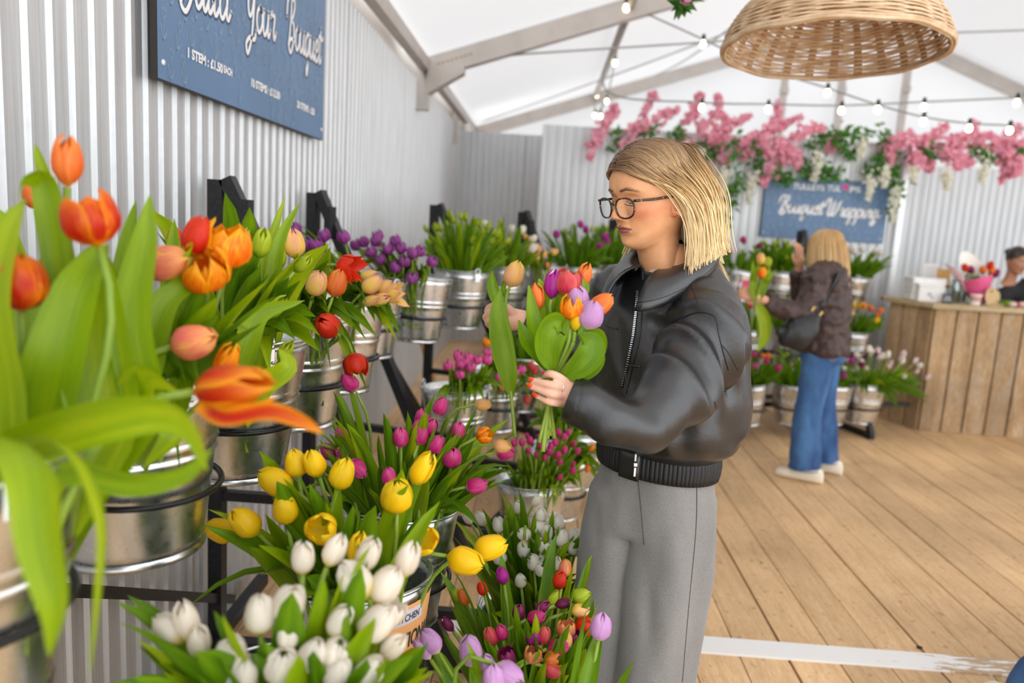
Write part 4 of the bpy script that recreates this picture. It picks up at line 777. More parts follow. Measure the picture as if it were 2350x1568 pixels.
fg((78, 455), 1.15, 'orange', 'egg', .62, (-.2, 0, 1), [([(60, 700, 1.1), (20, 560, 1.1), (0, 480, 1.12)], .05, .4, .2)], 'small orange tulip behind the tall bud', 'A1', (.0, .08))
fg((437, 786), 1.02, 'pinkorange', 'egg', 1.0, (1, -.1, .3), [([(300, 960, 1.0), (330, 830, 1.02), (380, 690, 1.05), (480, 640, 1.1)], .06, .4, .4), ([(200, 1000, .95), (300, 930, .9), (340, 860, .88), (420, 905, .86)], .06, .3, .8)], 'orange pink tulip lying sideways among the foremost leaves', 'A1', (.08, .05))
fg((505, 895), .80, 'flametip', 'lily', 1.12, (1, -.15, .18), [([(40, 1040, .74), (120, 1015, .68), (190, 1060, .64), (240, 1200, .62), (228, 1380, .61), (205, 1560, .60)], .032, .25, .3), ([(20, 1030, .7), (60, 1020, .62), (100, 1090, .58), (115, 1250, .565), (140, 1400, .56), (115, 1510, .56)], .066, .35, .2), ([(60, 1020, .74), (220, 965, .72), (370, 945, .72), (440, 990, .72), (478, 1085, .72)], .05, .3, .2), ([(180, 1080, .76), (300, 1110, .76), (420, 1090, .76), (490, 1030, .76)], .03, .3, .2)], 'wide open red and yellow flamed tulip with a long hanging petal', 'A1', (.1, -.02))
tl = COL.objects[-1].parent; b = MB(); bp = Vector(tl.location); leaf_geo(b, [p - bp for p in PXP([(455, 930, .79), (520, 960, .77), (620, 945, .76), (700, 970, .755), (742, 996, .75)])], .02, .5, .3, V(.1, -1, .4)); b.obj('petal', KIND['flametip'], tl)
fg((300, 760), 1.12, 'bud', 'slim', 1.1, (.1, 0, 1), [([(400, 900, 1.1), (420, 760, 1.12), (400, 640, 1.15), (400, 500, 1.2)], .06, .4, .3), ([(280, 900, 1.08), (290, 700, 1.1), (300, 560, 1.12), (312, 460, 1.15)], .055, .4, -.3), ([(180, 960, 1.0), (130, 800, 1.0), (120, 640, 1.02), (160, 540, 1.05)], .08, .4, .3), ([(330, 1000, 1.0), (360, 960, .96), (400, 1000, .93), (330, 1075, .92)], .06, .3, .5)], 'closed green tulip bud hidden among broad foremost leaves', 'A2', (.0, -.02))
fg((600, 640), 1.5, 'bud', 'bud', 1.0, (.3, 0, 1), [([(560, 800, 1.45), (590, 690, 1.48), (620, 560, 1.52), (655, 450, 1.55)], .034, .3, .2), ([(600, 820, 1.45), (620, 700, 1.48), (640, 560, 1.5), (688, 465, 1.55)], .04, .4, .3), ([(520, 900, 1.3), (560, 800, 1.3), (600, 720, 1.32), (700, 690, 1.35)], .05, .4, .3), ([(560, 940, 1.25), (600, 880, 1.22), (660, 840, 1.22), (640, 800, 1.24)], .05, .4, .3)], 'closed bud under tall yellow green leaf tips, top rack tier', 'A3', (.02, 0))
# ================================================================== PEOPLE
from mathutils.bvhtree import BVHTree
def remesh(mb, voxel, smooth=8, fac=.5, name='body'):
    """one continuous skin over overlapping volumes"""
    me = mb.mesh(name, []); o = bpy.data.objects.new('tmp', me); COL.objects.link(o)
    m = o.modifiers.new('r', 'REMESH'); m.mode = 'VOXEL'; m.voxel_size = voxel; m.use_smooth_shade = True
    if smooth: s_ = o.modifiers.new('s', 'SMOOTH'); s_.iterations = smooth; s_.factor = fac
    dg = bpy.context.evaluated_depsgraph_get(); dg.update(); out = bpy.data.meshes.new_from_object(o.evaluated_get(dg)); bpy.data.objects.remove(o)
    return out
def resmooth(me, it=3, fac=.5):
    o = bpy.data.objects.new('tmp', me); COL.objects.link(o); s_ = o.modifiers.new('s', 'SMOOTH'); s_.iterations = it; s_.factor = fac
    dg = bpy.context.evaluated_depsgraph_get(); dg.update(); out = bpy.data.meshes.new_from_object(o.evaluated_get(dg)); bpy.data.objects.remove(o); return out
def mesh_np(me):
    a = np.empty(len(me.vertices) * 3); me.vertices.foreach_get('co', a); return a.reshape(-1, 3)
def mesh_normals(me):
    a = np.empty(len(me.vertices) * 3); me.vertex_normals.foreach_get('vector', a); return a.reshape(-1, 3)
def set_np(me, a): me.vertices.foreach_set('co', a.ravel()); me.update()
def capsule(mb, pts, rads, n=14, up=None, flat=1.0):
    """round-ended limb"""
    pts = [Vector(p) for p in pts]; P, R = [], []
    d0 = (pts[0] - pts[1]).normalized(); d1 = (pts[-1] - pts[-2]).normalized()
    for k in (0, 1, 2): a = math.pi / 2 * (1 - k / 3); P.append(pts[0] + d0 * rads[0] * math.sin(a)); R.append(max(1e-4, rads[0] * math.cos(a)))
    P += pts; R += list(rads)
    for k in (2, 1, 0): a = math.pi / 2 * (1 - k / 3); P.append(pts[-1] + d1 * rads[-1] * math.sin(a)); R.append(max(1e-4, rads[-1] * math.cos(a)))
    mb.tube(P, R, n, True, flat, up)
def smooth_path(pts, rads, n=5):
    Q = crom(pts, n); N = len(pts); R = []
    for i in range(len(Q)):
        t = i / n; k = min(N - 2, int(t)); R.append(lerp(rads[k], rads[k + 1], sm(0, 1, t - k)))
    return Q, R
def ringloft(mb, rings, n=40, cap=True):
    """rings: (center, right axis, forward axis, half width, half depth, power)"""
    vs = []; uv = []
    for j, (c, r, f, a, b_, p) in enumerate(rings):
        for k in range(n):
            th = 2 * math.pi * k / n; cx, sx = math.cos(th), math.sin(th)
            x = math.copysign(abs(cx) ** (2 / p), cx) * a; y = math.copysign(abs(sx) ** (2 / p), sx) * b_
            vs.append(c + r * x + f * y); uv.append((k / n, j / (len(rings) - 1)))
    fs = [(j * n + k, j * n + (k + 1) % n, (j + 1) * n + (k + 1) % n, (j + 1) * n + k) for j in range(len(rings) - 1) for k in range(n)]
    if cap: fs += [tuple(range(n - 1, -1, -1)), tuple((len(rings) - 1) * n + k for k in range(n))]
    mb.add(vs, fs, uv)
# ---- materials for people
def skin_mat(name):
    t = NT(name); at = t.node('ShaderNodeAttribute', attribute_name='tint'); n = t.noise(t.coord(), 60, 3)
    c = t.mix(.1, (at, 0), t.ramp(n, [(.3, (.5, .22, .14, 1)), (.7, (.95, .7, .55, 1))]))
    t.set(Base_Color=c, Roughness=.45, Subsurface_Weight=.12, Subsurface_Radius=(.012, .005, .003), Subsurface_Scale=.6, Specular_IOR_Level=.4)
    t.bump(t.noise(t.coord(), 420, 2), .04, .001); return t.m
SKIN = skin_mat('skin')
def hair_mat(name, root, mid, tip, dark):
    t = NT(name); uv = t.node('ShaderNodeUVMap'); sp = t.node('ShaderNodeSeparateXYZ', {0: uv})
    a = t.node('ShaderNodeMath', {0: (sp, 1), 1: t.node('ShaderNodeMapRange', {'Value': (sp, 0), 3: -.16, 4: .16})}, operation='ADD')
    c = t.ramp(a, [(.06, root), (.30, tuple(lerp(p_, q_, .25) for p_, q_ in zip(root, mid))), (.52, mid), (.78, tip)]); w = t.node('ShaderNodeTexWhiteNoise', {'W': (sp, 0)}, noise_dimensions='1D')
    c = t.mix(t.node('ShaderNodeMapRange', {'Value': w, 1: .55, 2: 1.0, 3: 0, 4: .38}), c, dark)
    t.set(Base_Color=c, Roughness=.38, Specular_IOR_Level=.5); return t.m
HAIR1 = hair_mat('blonde_hair', S(118, 90, 68), S(210, 172, 116), S(252, 228, 178), S(150, 110, 72))
HAIR2 = hair_mat('honey_hair', S(196, 156, 104), S(222, 184, 128), S(236, 206, 156), S(140, 100, 62))
t = NT('black_leather'); n1 = t.noise(t.coord(), 9, 4); n2 = t.noise(t.coord(), 320, 2)
t.set(Base_Color=t.ramp(n1, [(.3, (.007, .007, .008, 1)), (.7, (.014, .014, .016, 1))]), Roughness=t.node('ShaderNodeMapRange', {'Value': n1, 3: .31, 4: .42}), Specular_IOR_Level=.9)
hh = t.node('ShaderNodeMath', {0: t.node('ShaderNodeMath', {0: n1, 1: 1.0}, operation='MULTIPLY'), 1: t.node('ShaderNodeMath', {0: n2, 1: .05}, operation='MULTIPLY')}, operation='ADD'); t.bump(hh, .35, .012); LEATHER = t.m
t = NT('grey_wool'); c = t.coord('Object'); n1 = t.noise(t.coord('Object', (260, 260, 900)), 1.4, 2); n2 = t.noise(t.coord('Object', (3, 3, 1.2)), 3, 3)
t.set(Base_Color=t.mix(.5, t.ramp(n1, [(.3, S(92, 90, 90)), (.7, S(158, 155, 152))]), t.ramp(n2, [(.3, S(112, 110, 110)), (.7, S(142, 139, 137))])), Roughness=.92, Sheen_Weight=.2); t.bump(n1, .1, .002); WOOL = t.m
t = NT('blue_denim'); n1 = t.noise(t.coord('Object', (300, 300, 120)), 1.2, 2); n2 = t.noise(t.coord('Object', (4, 4, 1.5)), 2.4, 4)
t.set(Base_Color=t.mix(.65, t.ramp(n1, [(.3, S(22, 52, 98)), (.7, S(58, 104, 160))]), t.ramp(n2, [(.32, S(26, 60, 112)), (.68, S(84, 130, 182))])), Roughness=.85); DENIM = t.m
BLACKCLOTH = mat('black_cloth', (.014, .014, .016, 1), .8, 0, .2, 40, bump=.2, bscale=200)
SILVER = mat('silver_metal', (.8, .8, .8, 1), .25, 1)
NAIL = mat('orange_nail', S(226, 70, 30), .2)
t = NT('tortoise_acetate'); n = t.noise(t.coord('Object'), 130, 2, .6); t.set(Base_Color=t.ramp(n, [(.42, (.012, .007, .005, 1)), (.58, (.03, .012, .006, 1)), (.66, (.5, .22, .03, 1))]), Roughness=.18, Coat_Weight=.4); TORT = t.m
t = NT('spectacle_glass'); gl = t.node('ShaderNodeBsdfGlossy', {'Color': (.9, .97, .93, 1), 'Roughness': .03}); tp = t.node('ShaderNodeBsdfTransparent'); mx = t.node('ShaderNodeMixShader', {0: .13, 1: tp, 2: gl}); t.l.new(mx.outputs[0], t.out.inputs[0]); LENS = t.m
# ---- a head with a face, in its own space: +y is where the nose points, z up, chin at 0
HEADK = [(-.135, -.125, -.085, .075, .052, .062, 2), (-.10, -.088, -.06, .054, .038, .060, 2), (-.058, -.045, -.028, .0475, .030, .060, 2), (-.014, .002, .018, .0475, .036, .064, 2.0), (-.004, .020, .028, .0505, .056, .070, 2.0), (.004, .032, .038, .0555, .0705, .075, 2.0), (.016, .042, .048, .0605, .0775, .081, 2.05), (.031, .052, .06, .0645, .0775, .086, 2.1), (.047, .062, .07, .0675, .0815, .090, 2.15), (.067, .075, .08, .0705, .0845, .095, 2.2), (.09, .092, .094, .0735, .0855, .098, 2.3), (.112, .112, .112, .0745, .084, .101, 2.3), (.13, .13, .13, .0748, .0885, .103, 2.3), (.155, .155, .155, .0735, .0865, .103, 2.2), (.18, .18, .18, .0685, .0755, .096, 2.1), (.2, .2, .2, .0575, .057, .081, 2), (.214, .214, .214, .039, .034, .053, 2), (.2205, .2205, .2205, .02, .015, .024, 2), (.222, .222, .222, .004, .003, .004, 2)]
def head_grid(mb, T, nrow=7, ncol=144, tint=None, hairline=None, cols=None, blush=1.0, hair_col=None, wide=1.0):
    keys = [Vector(k[:3]) for k in HEADK]; A = crom([k[:3] for k in HEADK], nrow); B = crom([k[3:6] for k in HEADK], nrow); Cc = crom([(k[6], 0, 0) for k in HEADK], nrow)
    G = lambda x, s: math.exp(-(x / s) ** 2); vs = []; colr = []; uv = []
    for j in range(len(A)):
        zf, zs, zb = A[j]; w, f, b_ = B[j]; p = Cc[j].x; w *= wide
        for i in range(ncol):
            tt = 2 * i / ncol - 1; th = math.pi * math.copysign(abs(tt) ** 1.55, tt); sn, cs = math.sin(th), math.cos(th)
            x = math.copysign(abs(sn) ** (2 / p), sn) * w; y = math.copysign(abs(cs) ** (2 / p), cs) * (f if cs > 0 else b_)
            c2 = max(0, cs); z = zs + (zf - zs) * c2 ** 1.5 if cs > 0 else zs + (zb - zs) * (-cs)
            d = 0
            if cs > 0 and -.02 < z < .2:
                ax = abs(x)
                # nose
                pz = [(.128, 0), (.118, .001), (.108, .0065), (.096, .0135), (.086, .0205), (.079, .0245), (.074, .0225), (.069, .012), (.065, .003), (.06, 0)]
                pr_ = 0
                for (z1, p1), (z0, p0) in zip(pz[:-1], pz[1:]):
                    if z0 <= z <= z1: pr_ = lerp(p0, p1, sm(z0, z1, z)); break
                wn = lerp(.0085, .0125, sm(.11, .076, z)); d += pr_ * math.exp(-(ax / wn) ** 2.4)
                d += .0075 * G(ax - .0125, .0058) * G(z - .0735, .007) - .003 * G(ax - .021, .006) * G(z - .073, .01)
                # eyes: hollow with lowered lid
                d -= .0115 * G(ax - .030, .017) * G(z - .112, .0125); d += .0085 * G(ax - .031, .0125) * G(z - .1095, .0085)
                d -= .0022 * G(z - (.1045 + .0022 * ((ax - .031) / .013) ** 2), .0013) * (1 if abs(ax - .031) < .0145 else 0)
                d -= .0016 * G(z - .1185, .0016) * G(ax - .031, .013)
                d += .0035 * G(ax - .028, .02) * G(z - .129, .008); d += .0045 * G(ax - .05, .02) * G(z - .087, .018); d -= .003 * G(ax - .045, .016) * G(z - .055, .016)
                # lips and chin
                lipw = .0185; lw_ = max(0, 1 - (ax / (lipw + .004)) ** 2)
                d += .0062 * G(z - .0525 + .0012 * G(ax, .004), .0042) * lw_ ** .6 + .0068 * G(z - .0425, .0048) * lw_ ** .75
                d -= .0048 * G(z - (.0473 - .002 * (ax / .02) ** 2), .0014) * (1 if ax < .024 else 0)
                d += .0035 * G(ax, .022) * G(z - .05, .018); d -= .003 * G(z - .0305, .006) * G(ax, .02); d += .0055 * G(ax, .017) * G(z - .0125, .011)
                d -= .0012 * G(ax, .003) * G(z - .06, .006)
            vs.append(T @ V(x, y + d, z)); uv.append((i / ncol, j / len(A)))
            c = Vector(cols['skin']); ax = abs(x)
            if cs > 0 and -.02 < z < .17:
                c = c.lerp(Vector(cols['blush']), .62 * blush * G(ax - .05, .022) * G(z - .078 - .25 * (ax - .045), .017)); c = c.lerp(Vector(cols['blush']), .35 * blush * G(ax, .012) * G(z - .079, .008))
                up_ = (z - (.0473 - .002 * (ax / .02) ** 2)); edge = .0085 * max(0, 1 - (ax / .0225) ** 2) ** .5
                if ax < .0225 and -edge * 1.05 < up_ < edge * .95 and y + d > .07: c = Vector(cols['lip'])
                bz = .1305 + .004 * sm(.012, .03, ax) - .0075 * sm(.034, .052, ax)
                if .009 < ax < .056: c = c.lerp(Vector(cols['brow']), .8 * sm(.0052 - .0018 * sm(.03, .053, ax), .0018, abs(z - bz)) * sm(.009, .014, ax) * sm(.056, .05, ax))
                if abs(ax - .031) < .0155 and abs(z - (.1038 + .0022 * ((ax - .031) / .013) ** 2)) < .0012: c = Vector((.03, .015, .01))
                if abs(ax - .031) < .017 and 0 < z - .105 < .016: c = c.lerp(Vector(cols['lid']), .4)
            if hairline and hairline(x, y, z): c = Vector(hair_col)
            colr.append(c)
    n = ncol; fs = [(j * n + i, j * n + (i + 1) % n, (j + 1) * n + (i + 1) % n, (j + 1) * n + i) for j in range(len(A) - 1) for i in range(n)]
    fs.append(tuple((len(A) - 1) * n + i for i in range(n)))
    mb.add(vs, fs, uv); tint.extend(colr)
def ear(mb, T, side, tint, cols):
    o = len(mb.v); s = side
    def P(u, v):   # u around, v from rim to hollow
        a = 2 * math.pi * u; rx = .0165 * (1 - .12 * math.sin(a)); rz = .029; k = 1 - v * .62
        yy = -.012 + math.cos(a) * rx * k - .006 * math.sin(a); zz = .088 + math.sin(a) * rz * k + .0 * k
        dx = .0165 * math.sin(math.pi * min(1, .35 + .65 * (1 - v))) if v < .45 else .0165 * (1 - .9 * sm(.45, 1, v))
        return T @ V(s * (.0695 + dx - .008 * math.cos(a) * (1 if math.cos(a) > 0 else .2)), yy, zz)
    mb.grid(lambda u, v: P(u, v), 24, 7)
    def Q(u, v):   # back of the shell
        a = 2 * math.pi * u; yy = -.012 + math.cos(a) * .0165 * (1 - .12 * math.sin(a)) - .006 * math.sin(a); zz = .088 + math.sin(a) * .029
        return (T @ V(s * (.0695 + .0165 * .9 * (1 - v) - .008 * math.cos(a) * (1 - v)), yy * (1 - .15 * v), zz)) if v > 0 else P(u, 0)
    mb.grid(Q, 24, 3); tint.extend([Vector(cols['ear'])] * (len(mb.v) - o))
def paint(me, tint):
    at = me.color_attributes.new('tint', 'FLOAT_COLOR', 'POINT'); at.data.foreach_set('color', [q for c in tint for q in (c[0], c[1], c[2], 1)])
def hand(mb, wrist, palm_c, fingers, thumb, r=.0082, side=None, palm=(.042, .012, .042), R=None):
    """palm, four fingers of unequal length and a thumb from the side of the palm; all in world space"""
    for k, ch in enumerate(fingers):
        rr = r * (1.0, 1.03, .98, .85)[k]; P, Rr = smooth_path(ch, [rr * 1.18, rr * 1.06, rr * 1.0, rr * .8][:len(ch)] if len(ch) <= 4 else [rr] * len(ch), 5); capsule(mb, P, Rr, 12)
        capsule(mb, [wrist.lerp(palm_c, .55), ch[0].lerp(palm_c, .25), ch[0]], [r * 1.5, r * 1.45, r * 1.2], 12)
    P, Rr = smooth_path(thumb, [r * 1.7, r * 1.35, r * 1.12, r * .9][:len(thumb)], 5); capsule(mb, P, Rr, 12)
def strands(mb, guides, count, rr, r0=.005, flat=.45, jitter=.006, wave=.006, wl=.09, seg=16, u0=0.0, bvh=None, lift=(.003, .009), ctr=None, bvh2=None):
    """hair locks that blend between neighbouring guide curves; guides: list of equal-length point lists"""
    for k in range(count):
        g = rr.uniform(0, len(guides) - 1.001); i = int(g); f = g - i; P = [a.lerp(b_, f) for a, b_ in zip(guides[i], guides[i + 1])]
        C = crom(P, max(2, seg // (len(P) - 1))); N = len(C); off = V(rr.gauss(0, 1), rr.gauss(0, 1), rr.gauss(0, .4)) * jitter; ph = rr.uniform(0, 6.28); amp = wave * rr.uniform(.3, 1.3); ln = rr.uniform(.84, 1.0); N2 = max(4, int(N * ln))
        pts = []; rad = []; wv = V(rr.uniform(-1, 1), rr.uniform(-1, 1), 0).normalized(); L = 0
        for q in range(N2):
            v = q / (N2 - 1)
            if q: L += (C[q] - C[q - 1]).length
            pts.append(C[q] + off * min(1, .25 + v * 1.3) + wv * amp * math.sin(L / wl * 6.28 + ph) * sm(.3, .8, v)); rad.append(r0 * (.6 + .6 * math.sin(math.pi * min(1, v * 1.0)) * .9) * (1 if v < .8 else (1 - v) / .2 * .85 + .15) * rr.uniform(.85, 1.15))
        if bvh is not None:
            lf_ = rr.uniform(*lift)
            for q in range(len(pts)):
                if q >= len(pts): break
                h = bvh.find_nearest(pts[q])
                if h[0] is None: continue
                nn_ = h[1] if h[1].dot(h[0] - ctr) > 0 else -h[1]
                if (pts[q] - h[0]).dot(nn_) < lf_: pts[q] = h[0] + nn_ * lf_
                if bvh2 is not None and q > len(pts) * .45:
                    h = bvh2.find_nearest(pts[q]); sd_ = (pts[q] - h[0]).dot(h[1])
                    if sd_ < lf_ + .003:
                        if sd_ < -.03: pts = pts[:q]; rad = rad[:q]; break
                        pts[q] = h[0] + h[1] * (lf_ + .003)
            if len(pts) < 5: continue
            for _ in range(3):
                for q in range(max(1, len(pts) // 3), len(pts) - 1): pts[q] = pts[q] * .4 + (pts[q - 1] + pts[q + 1]) * .3
        o = len(mb.uv); mb.tube(pts, rad, 5, False, flat, (pts[0] - guides[i][0] + V(.01, .01, .01)).normalized()); u = u0 + rr.random()
        for fi in range(o, len(mb.uv)): mb.uv[fi] = [(u, q[1]) for q in mb.uv[fi]]
# ---------------------------------------------------------------- the woman in the leather jacket
from mathutils import noise as mnoise
W1 = thing('person', 'woman in black leather jacket, glasses and grey trousers choosing tulips', 'person', (.305, 1.79, 0))
O1 = Vector(W1.location)
PHI = math.radians(46); FW = V(-math.sin(PHI), -math.cos(PHI), 0); LF = V(-FW.y * -1 * -1, 0, 0); LF = V(math.cos(PHI), -math.sin(PHI), 0)
UP = V(0, 0, 1)
def put(name, mb, m, parent=W1): mb.v = [tuple(Vector(p) - O1) for p in mb.v]; return mb.obj(name, m, parent)
def put_mesh(name, me, m, parent=W1):
    me.materials.clear(); me.materials.append(m); me.transform(Matrix.Translation(-O1)); me.polygons.foreach_set('use_smooth', [True] * len(me.polygons)); me.name = name; return link(name, me, parent)
COLS1 = dict(skin=S(228, 164, 114)[:3], blush=S(208, 96, 62)[:3], lip=S(150, 66, 70)[:3], brow=S(112, 78, 56)[:3], lid=S(196, 122, 80)[:3], ear=S(226, 146, 100)[:3])
HT = Matrix.Translation(V(.229, 1.75, 1.55)) @ Matrix.Rotation(math.radians(122), 4, 'Z') @ Matrix.Rotation(math.radians(-13), 4, 'X') @ Matrix.Translation(V(0, 0, -.11))
tint = []; body = MB()
def hl1(x, y, z): return z > .176 - .055 * sm(.02, .075, abs(x)) - .03 * sm(.0, -.06, y) * 1 and (y < .088) if y > -.02 else (z > .045)
head_grid(body, HT, 7, 150, tint, lambda x, y, z: (z > .181 - 9.5 * x * x and y > -.0 and z > .125) or (y <= -.0 and z > .10 + .9 * y * (1 if y > -.05 else 1) and abs(x) > .0 and (y < -.022 or z > .125)), COLS1, 1.0, S(120, 90, 66)[:3])
for sd in (-1, 1): ear(body, HT, sd, tint, COLS1)
# hands
def px(p): return atY(*p)
lh = MB(); YH = 1.452
Lw = atY(1338, 922, 1.455)
LFING = [[atY(1300, 879, 1.45), atY(1280, 864, 1.437), atY(1260, 858, 1.442), atY(1250, 868, 1.468)], [atY(1296, 891, 1.448), atY(1277, 886, 1.432), atY(1258, 882, 1.43), atY(1223, 873.5, 1.447)], [atY(1296, 909, 1.448), atY(1277, 907, 1.432), atY(1257, 902, 1.43), atY(1219, 887.5, 1.447)], [atY(1291, 926, 1.45), atY(1275, 926, 1.436), atY(1258, 922, 1.434), atY(1231, 909, 1.448)]]
hand(lh, Lw, atY(1312, 902, 1.453), LFING, [atY(1318, 893, 1.468), atY(1300, 880, 1.49), atY(1280, 874, 1.5), atY(1262, 876, 1.502)], .0078)
capsule(lh, [atY(1370, 935, 1.455), Lw, atY(1315, 905, 1.454)], [.026, .025, .027], 16, up=(0, 0, 1))
RFING = [[atY(1158, 712, 1.90), atY(1134, 702, 1.90), atY(1118, 712, 1.915), atY(1124, 724, 1.93)], [atY(1156, 726, 1.90), atY(1130, 716, 1.895), atY(1114, 728, 1.91), atY(1122, 740, 1.925)], [atY(1158, 740, 1.90), atY(1134, 732, 1.895), atY(1119, 742, 1.91), atY(1128, 752, 1.925)], [atY(1162, 752, 1.905), atY(1142, 748, 1.90), atY(1128, 756, 1.912), atY(1136, 764, 1.925)]]
Rw = atY(1194, 735, 1.925)
hand(lh, Rw, atY(1172, 734, 1.915), RFING, [atY(1176, 722, 1.905), atY(1160, 706, 1.885), atY(1144, 702, 1.878), atY(1130, 708, 1.878)], .0085)
capsule(lh, [atY(1230, 742, 1.94), Rw, atY(1170, 733, 1.915)], [.028, .027, .03], 16)
hm = remesh(lh, .0026, 6, .5, 'hand'); hv = mesh_np(hm); o_ = len(body.v); body.add([tuple(q) for q in hv], [tuple(p.vertices) for p in hm.polygons]); tint.extend([Vector(S(232, 178, 152)[:3])] * len(hv))
# hidden trunk and limbs so that the figure is one body
core = MB(); TC = V(.305, 1.785, 0)
capsule(core, [TC + UP * 1.4, TC + UP * 1.25, TC + UP * 1.05, TC + UP * .92], [.05, .085, .085, .085], 18)
LA_ = [atY(1605, 735, 1.70), atY(1545, 900, 1.53), atY(1470, 975, 1.47), atY(1372, 936, 1.455)]; RA_ = [atY(1412, 690, 1.9), atY(1372, 760, 1.95), atY(1335, 790, 1.97), atY(1228, 742, 1.94)]
for A_ in (LA_, RA_): capsule(core, [TC + UP * 1.32] + A_, [.06, .045, .04, .034, .026], 14)
HL, HR = TC + LF * .085, TC - LF * .085
for h_ in (HL, HR): capsule(core, [h_ + UP * .9, h_ + UP * .48, h_ + UP * .1], [.06, .05, .035], 14); capsule(core, [h_ + UP * .05, h_ + FW * .16 + UP * .035], [.035, .03], 10)
cm = remesh(core, .014, 4, .5); cv = mesh_np(cm); body.add([tuple(q) for q in cv], [tuple(p.vertices) for p in cm.polygons]); tint.extend([Vector(COLS1['skin'])] * len(cv))
bo = put('body', body, SKIN); paint(bo.data, tint)
# nails, ring, earring, bracelet
for ch in LFING[1:]:
    d = (ch[3] - ch[2]).normalized(); c = ch[3] + d * .004 + V(.0, -.0048, .002); b = MB(); Rm = Matrix((d, V(0, 0, 1).cross(d).normalized(), d.cross(V(0, 0, 1).cross(d)).normalized())).transposed(); b.sphere(c, (.0075, .0026, .0048), 10, 8, Rm); put('fingernail', b, NAIL)
a, b2 = LFING[1][0], LFING[1][1]; c = a.lerp(b2, .55); d = (b2 - a).normalized(); u = d.orthogonal().normalized(); w_ = d.cross(u); b = MB(); b.tube([c + (u * math.cos(k * .4488) + w_ * math.sin(k * .4488)) * .0096 for k in range(14)], .0011, 6, closed=True); put('finger_ring', b, SILVER)
b = MB(); b.sphere(HT @ V(-.0855, -.004, .066), .0022, 8, 6); put('earring', b, SILVER)
# ---- trousers
tr = MB(); rings = []
for z, a_, b_ in ((1.02, .135, .10), (.95, .142, .108), (.88, .148, .114), (.80, .15, .116), (.76, .148, .112)): rings.append((TC + UP * z - V(0, 0, 0) + FW * .0, LF, FW, a_, b_, 2.2))
ringloft(tr, rings, 40)
for sgn, lean in ((1, V(-.015, .0, 0)), (-1, V(-.015, .0, 0))):
    rings = []
    for z, a_, b_, off in ((.86, .078, .108, .068), (.76, .082, .108, .07), (.6, .083, .104, .074), (.45, .084, .104, .078), (.3, .09, .112, .082), (.15, .096, .12, .086), (.02, .1, .126, .09)):
        c = TC + LF * (sgn * off) + UP * z + lean * ((.86 - z) * 3.2) + FW * (.012 * (1 if sgn < 0 else -1))
        rings.append((c, LF, FW, a_, b_, 2.15))
    ringloft(tr, rings, 36)
tm = remesh(tr, .009, 10, .5, 'trousers'); tv = mesh_np(tm); tn = mesh_normals(tm)
for i in range(len(tv)):
    x, y, z = tv[i]; k = sm(.98, .6, z); f_ = mnoise.noise(V(x * 14, y * 14, z * 2.2)) * .018 * (.4 + k) + mnoise.noise(V(x * 30 + z * 9, y * 30, z * 7)) * .003
    tv[i] += tn[i] * f_
set_np(tm, tv); tm = resmooth(tm, 3); TRO = put_mesh('trousers', tm, WOOL)
tb = BVHTree.FromObject(TRO, bpy.context.evaluated_depsgraph_get())
def on(bvh, x, y, off=.0012):
    d = Vector(_ray(x, y).tolist()).normalized(); h = bvh.ray_cast(V(0, 0, CAMZ) - O1, d)
    return None if h[0] is None else h[0] + O1 - d * off
def seam(bvh, pts, r, name, m, parent, n=10, off=.0008):
    P = []; SP = crom([(a[0], a[1], 0) for a in pts], n)
    for k in range(1):
        for q in SP:
            h = on(bvh, q.x, q.y, off)
            if h is not None and (not P or (h - P[-1]).length < .06): P.append(h)
    if len(P) > 2: b = MB(); b.tube(P, r, 6); return put(name, b, m, parent)
SEAMW = mat('dark_wool_seam', S(70, 68, 68), .9)
seam(tb, [(1598, 1050), (1598, 1200), (1580, 1400), (1566, 1566)], .0009, 'side_seam', SEAMW, TRO, 16)
seam(tb, [(1462, 1080), (1470, 1160), (1478, 1250)], .0008, 'fly_seam', SEAMW, TRO, 12)
# shoes (below the frame)
for h_ in (HL, HR):
    b = MB(); ringloft(b, [(h_ + FW * q + UP * (hh / 2), LF, UP, w_, hh / 2, 2.4) for q, w_, hh in ((-.07, .02, .05), (-.06, .034, .08), (.0, .036, .09), (.08, .042, .07), (.14, .04, .05), (.175, .02, .03))], 20); put('shoe', b, mat('white_trainer', (.7, .69, .66, 1), .6))
# ---- jacket: one leather shell of trunk and sleeves
jk = MB(); rings = []
for z, a_, b_, fo in ((.925, .148, .108, .0), (.958, .15, .11, .0), (.985, .188, .15, -.004), (1.03, .205, .165, -.008), (1.1, .208, .164, -.01), (1.18, .204, .155, -.01), (1.25, .196, .142, -.008), (1.30, .178, .125, -.006), (1.345, .14, .104, -.004), (1.385, .095, .082, .0), (1.41, .07, .068, .006)):
    rings.append((TC + UP * z + FW * fo, LF, FW - UP * (.45 * sm(1.3, 1.41, z)), a_, b_, 2.25))
ringloft(jk, rings, 44)
SL = [(1628, 712, 1.665), (1606, 790, 1.61), (1556, 890, 1.535), (1486, 965, 1.462), (1418, 972, 1.435), (1356, 934, 1.44), (1310, 917, 1.448)]; SLr = [.078, .082, .076, .066, .057, .047, .0425]
SR = [(1408, 672, 1.9), (1385, 740, 1.95), (1340, 790, 1.975), (1268, 762, 1.955), (1196, 735, 1.935)]; SRr = [.082, .074, .062, .05, .043]
PL, RL_ = smooth_path([atY(*q) for q in SL], SLr, 6); PR, RR_ = smooth_path([atY(*q) for q in SR], SRr, 6)
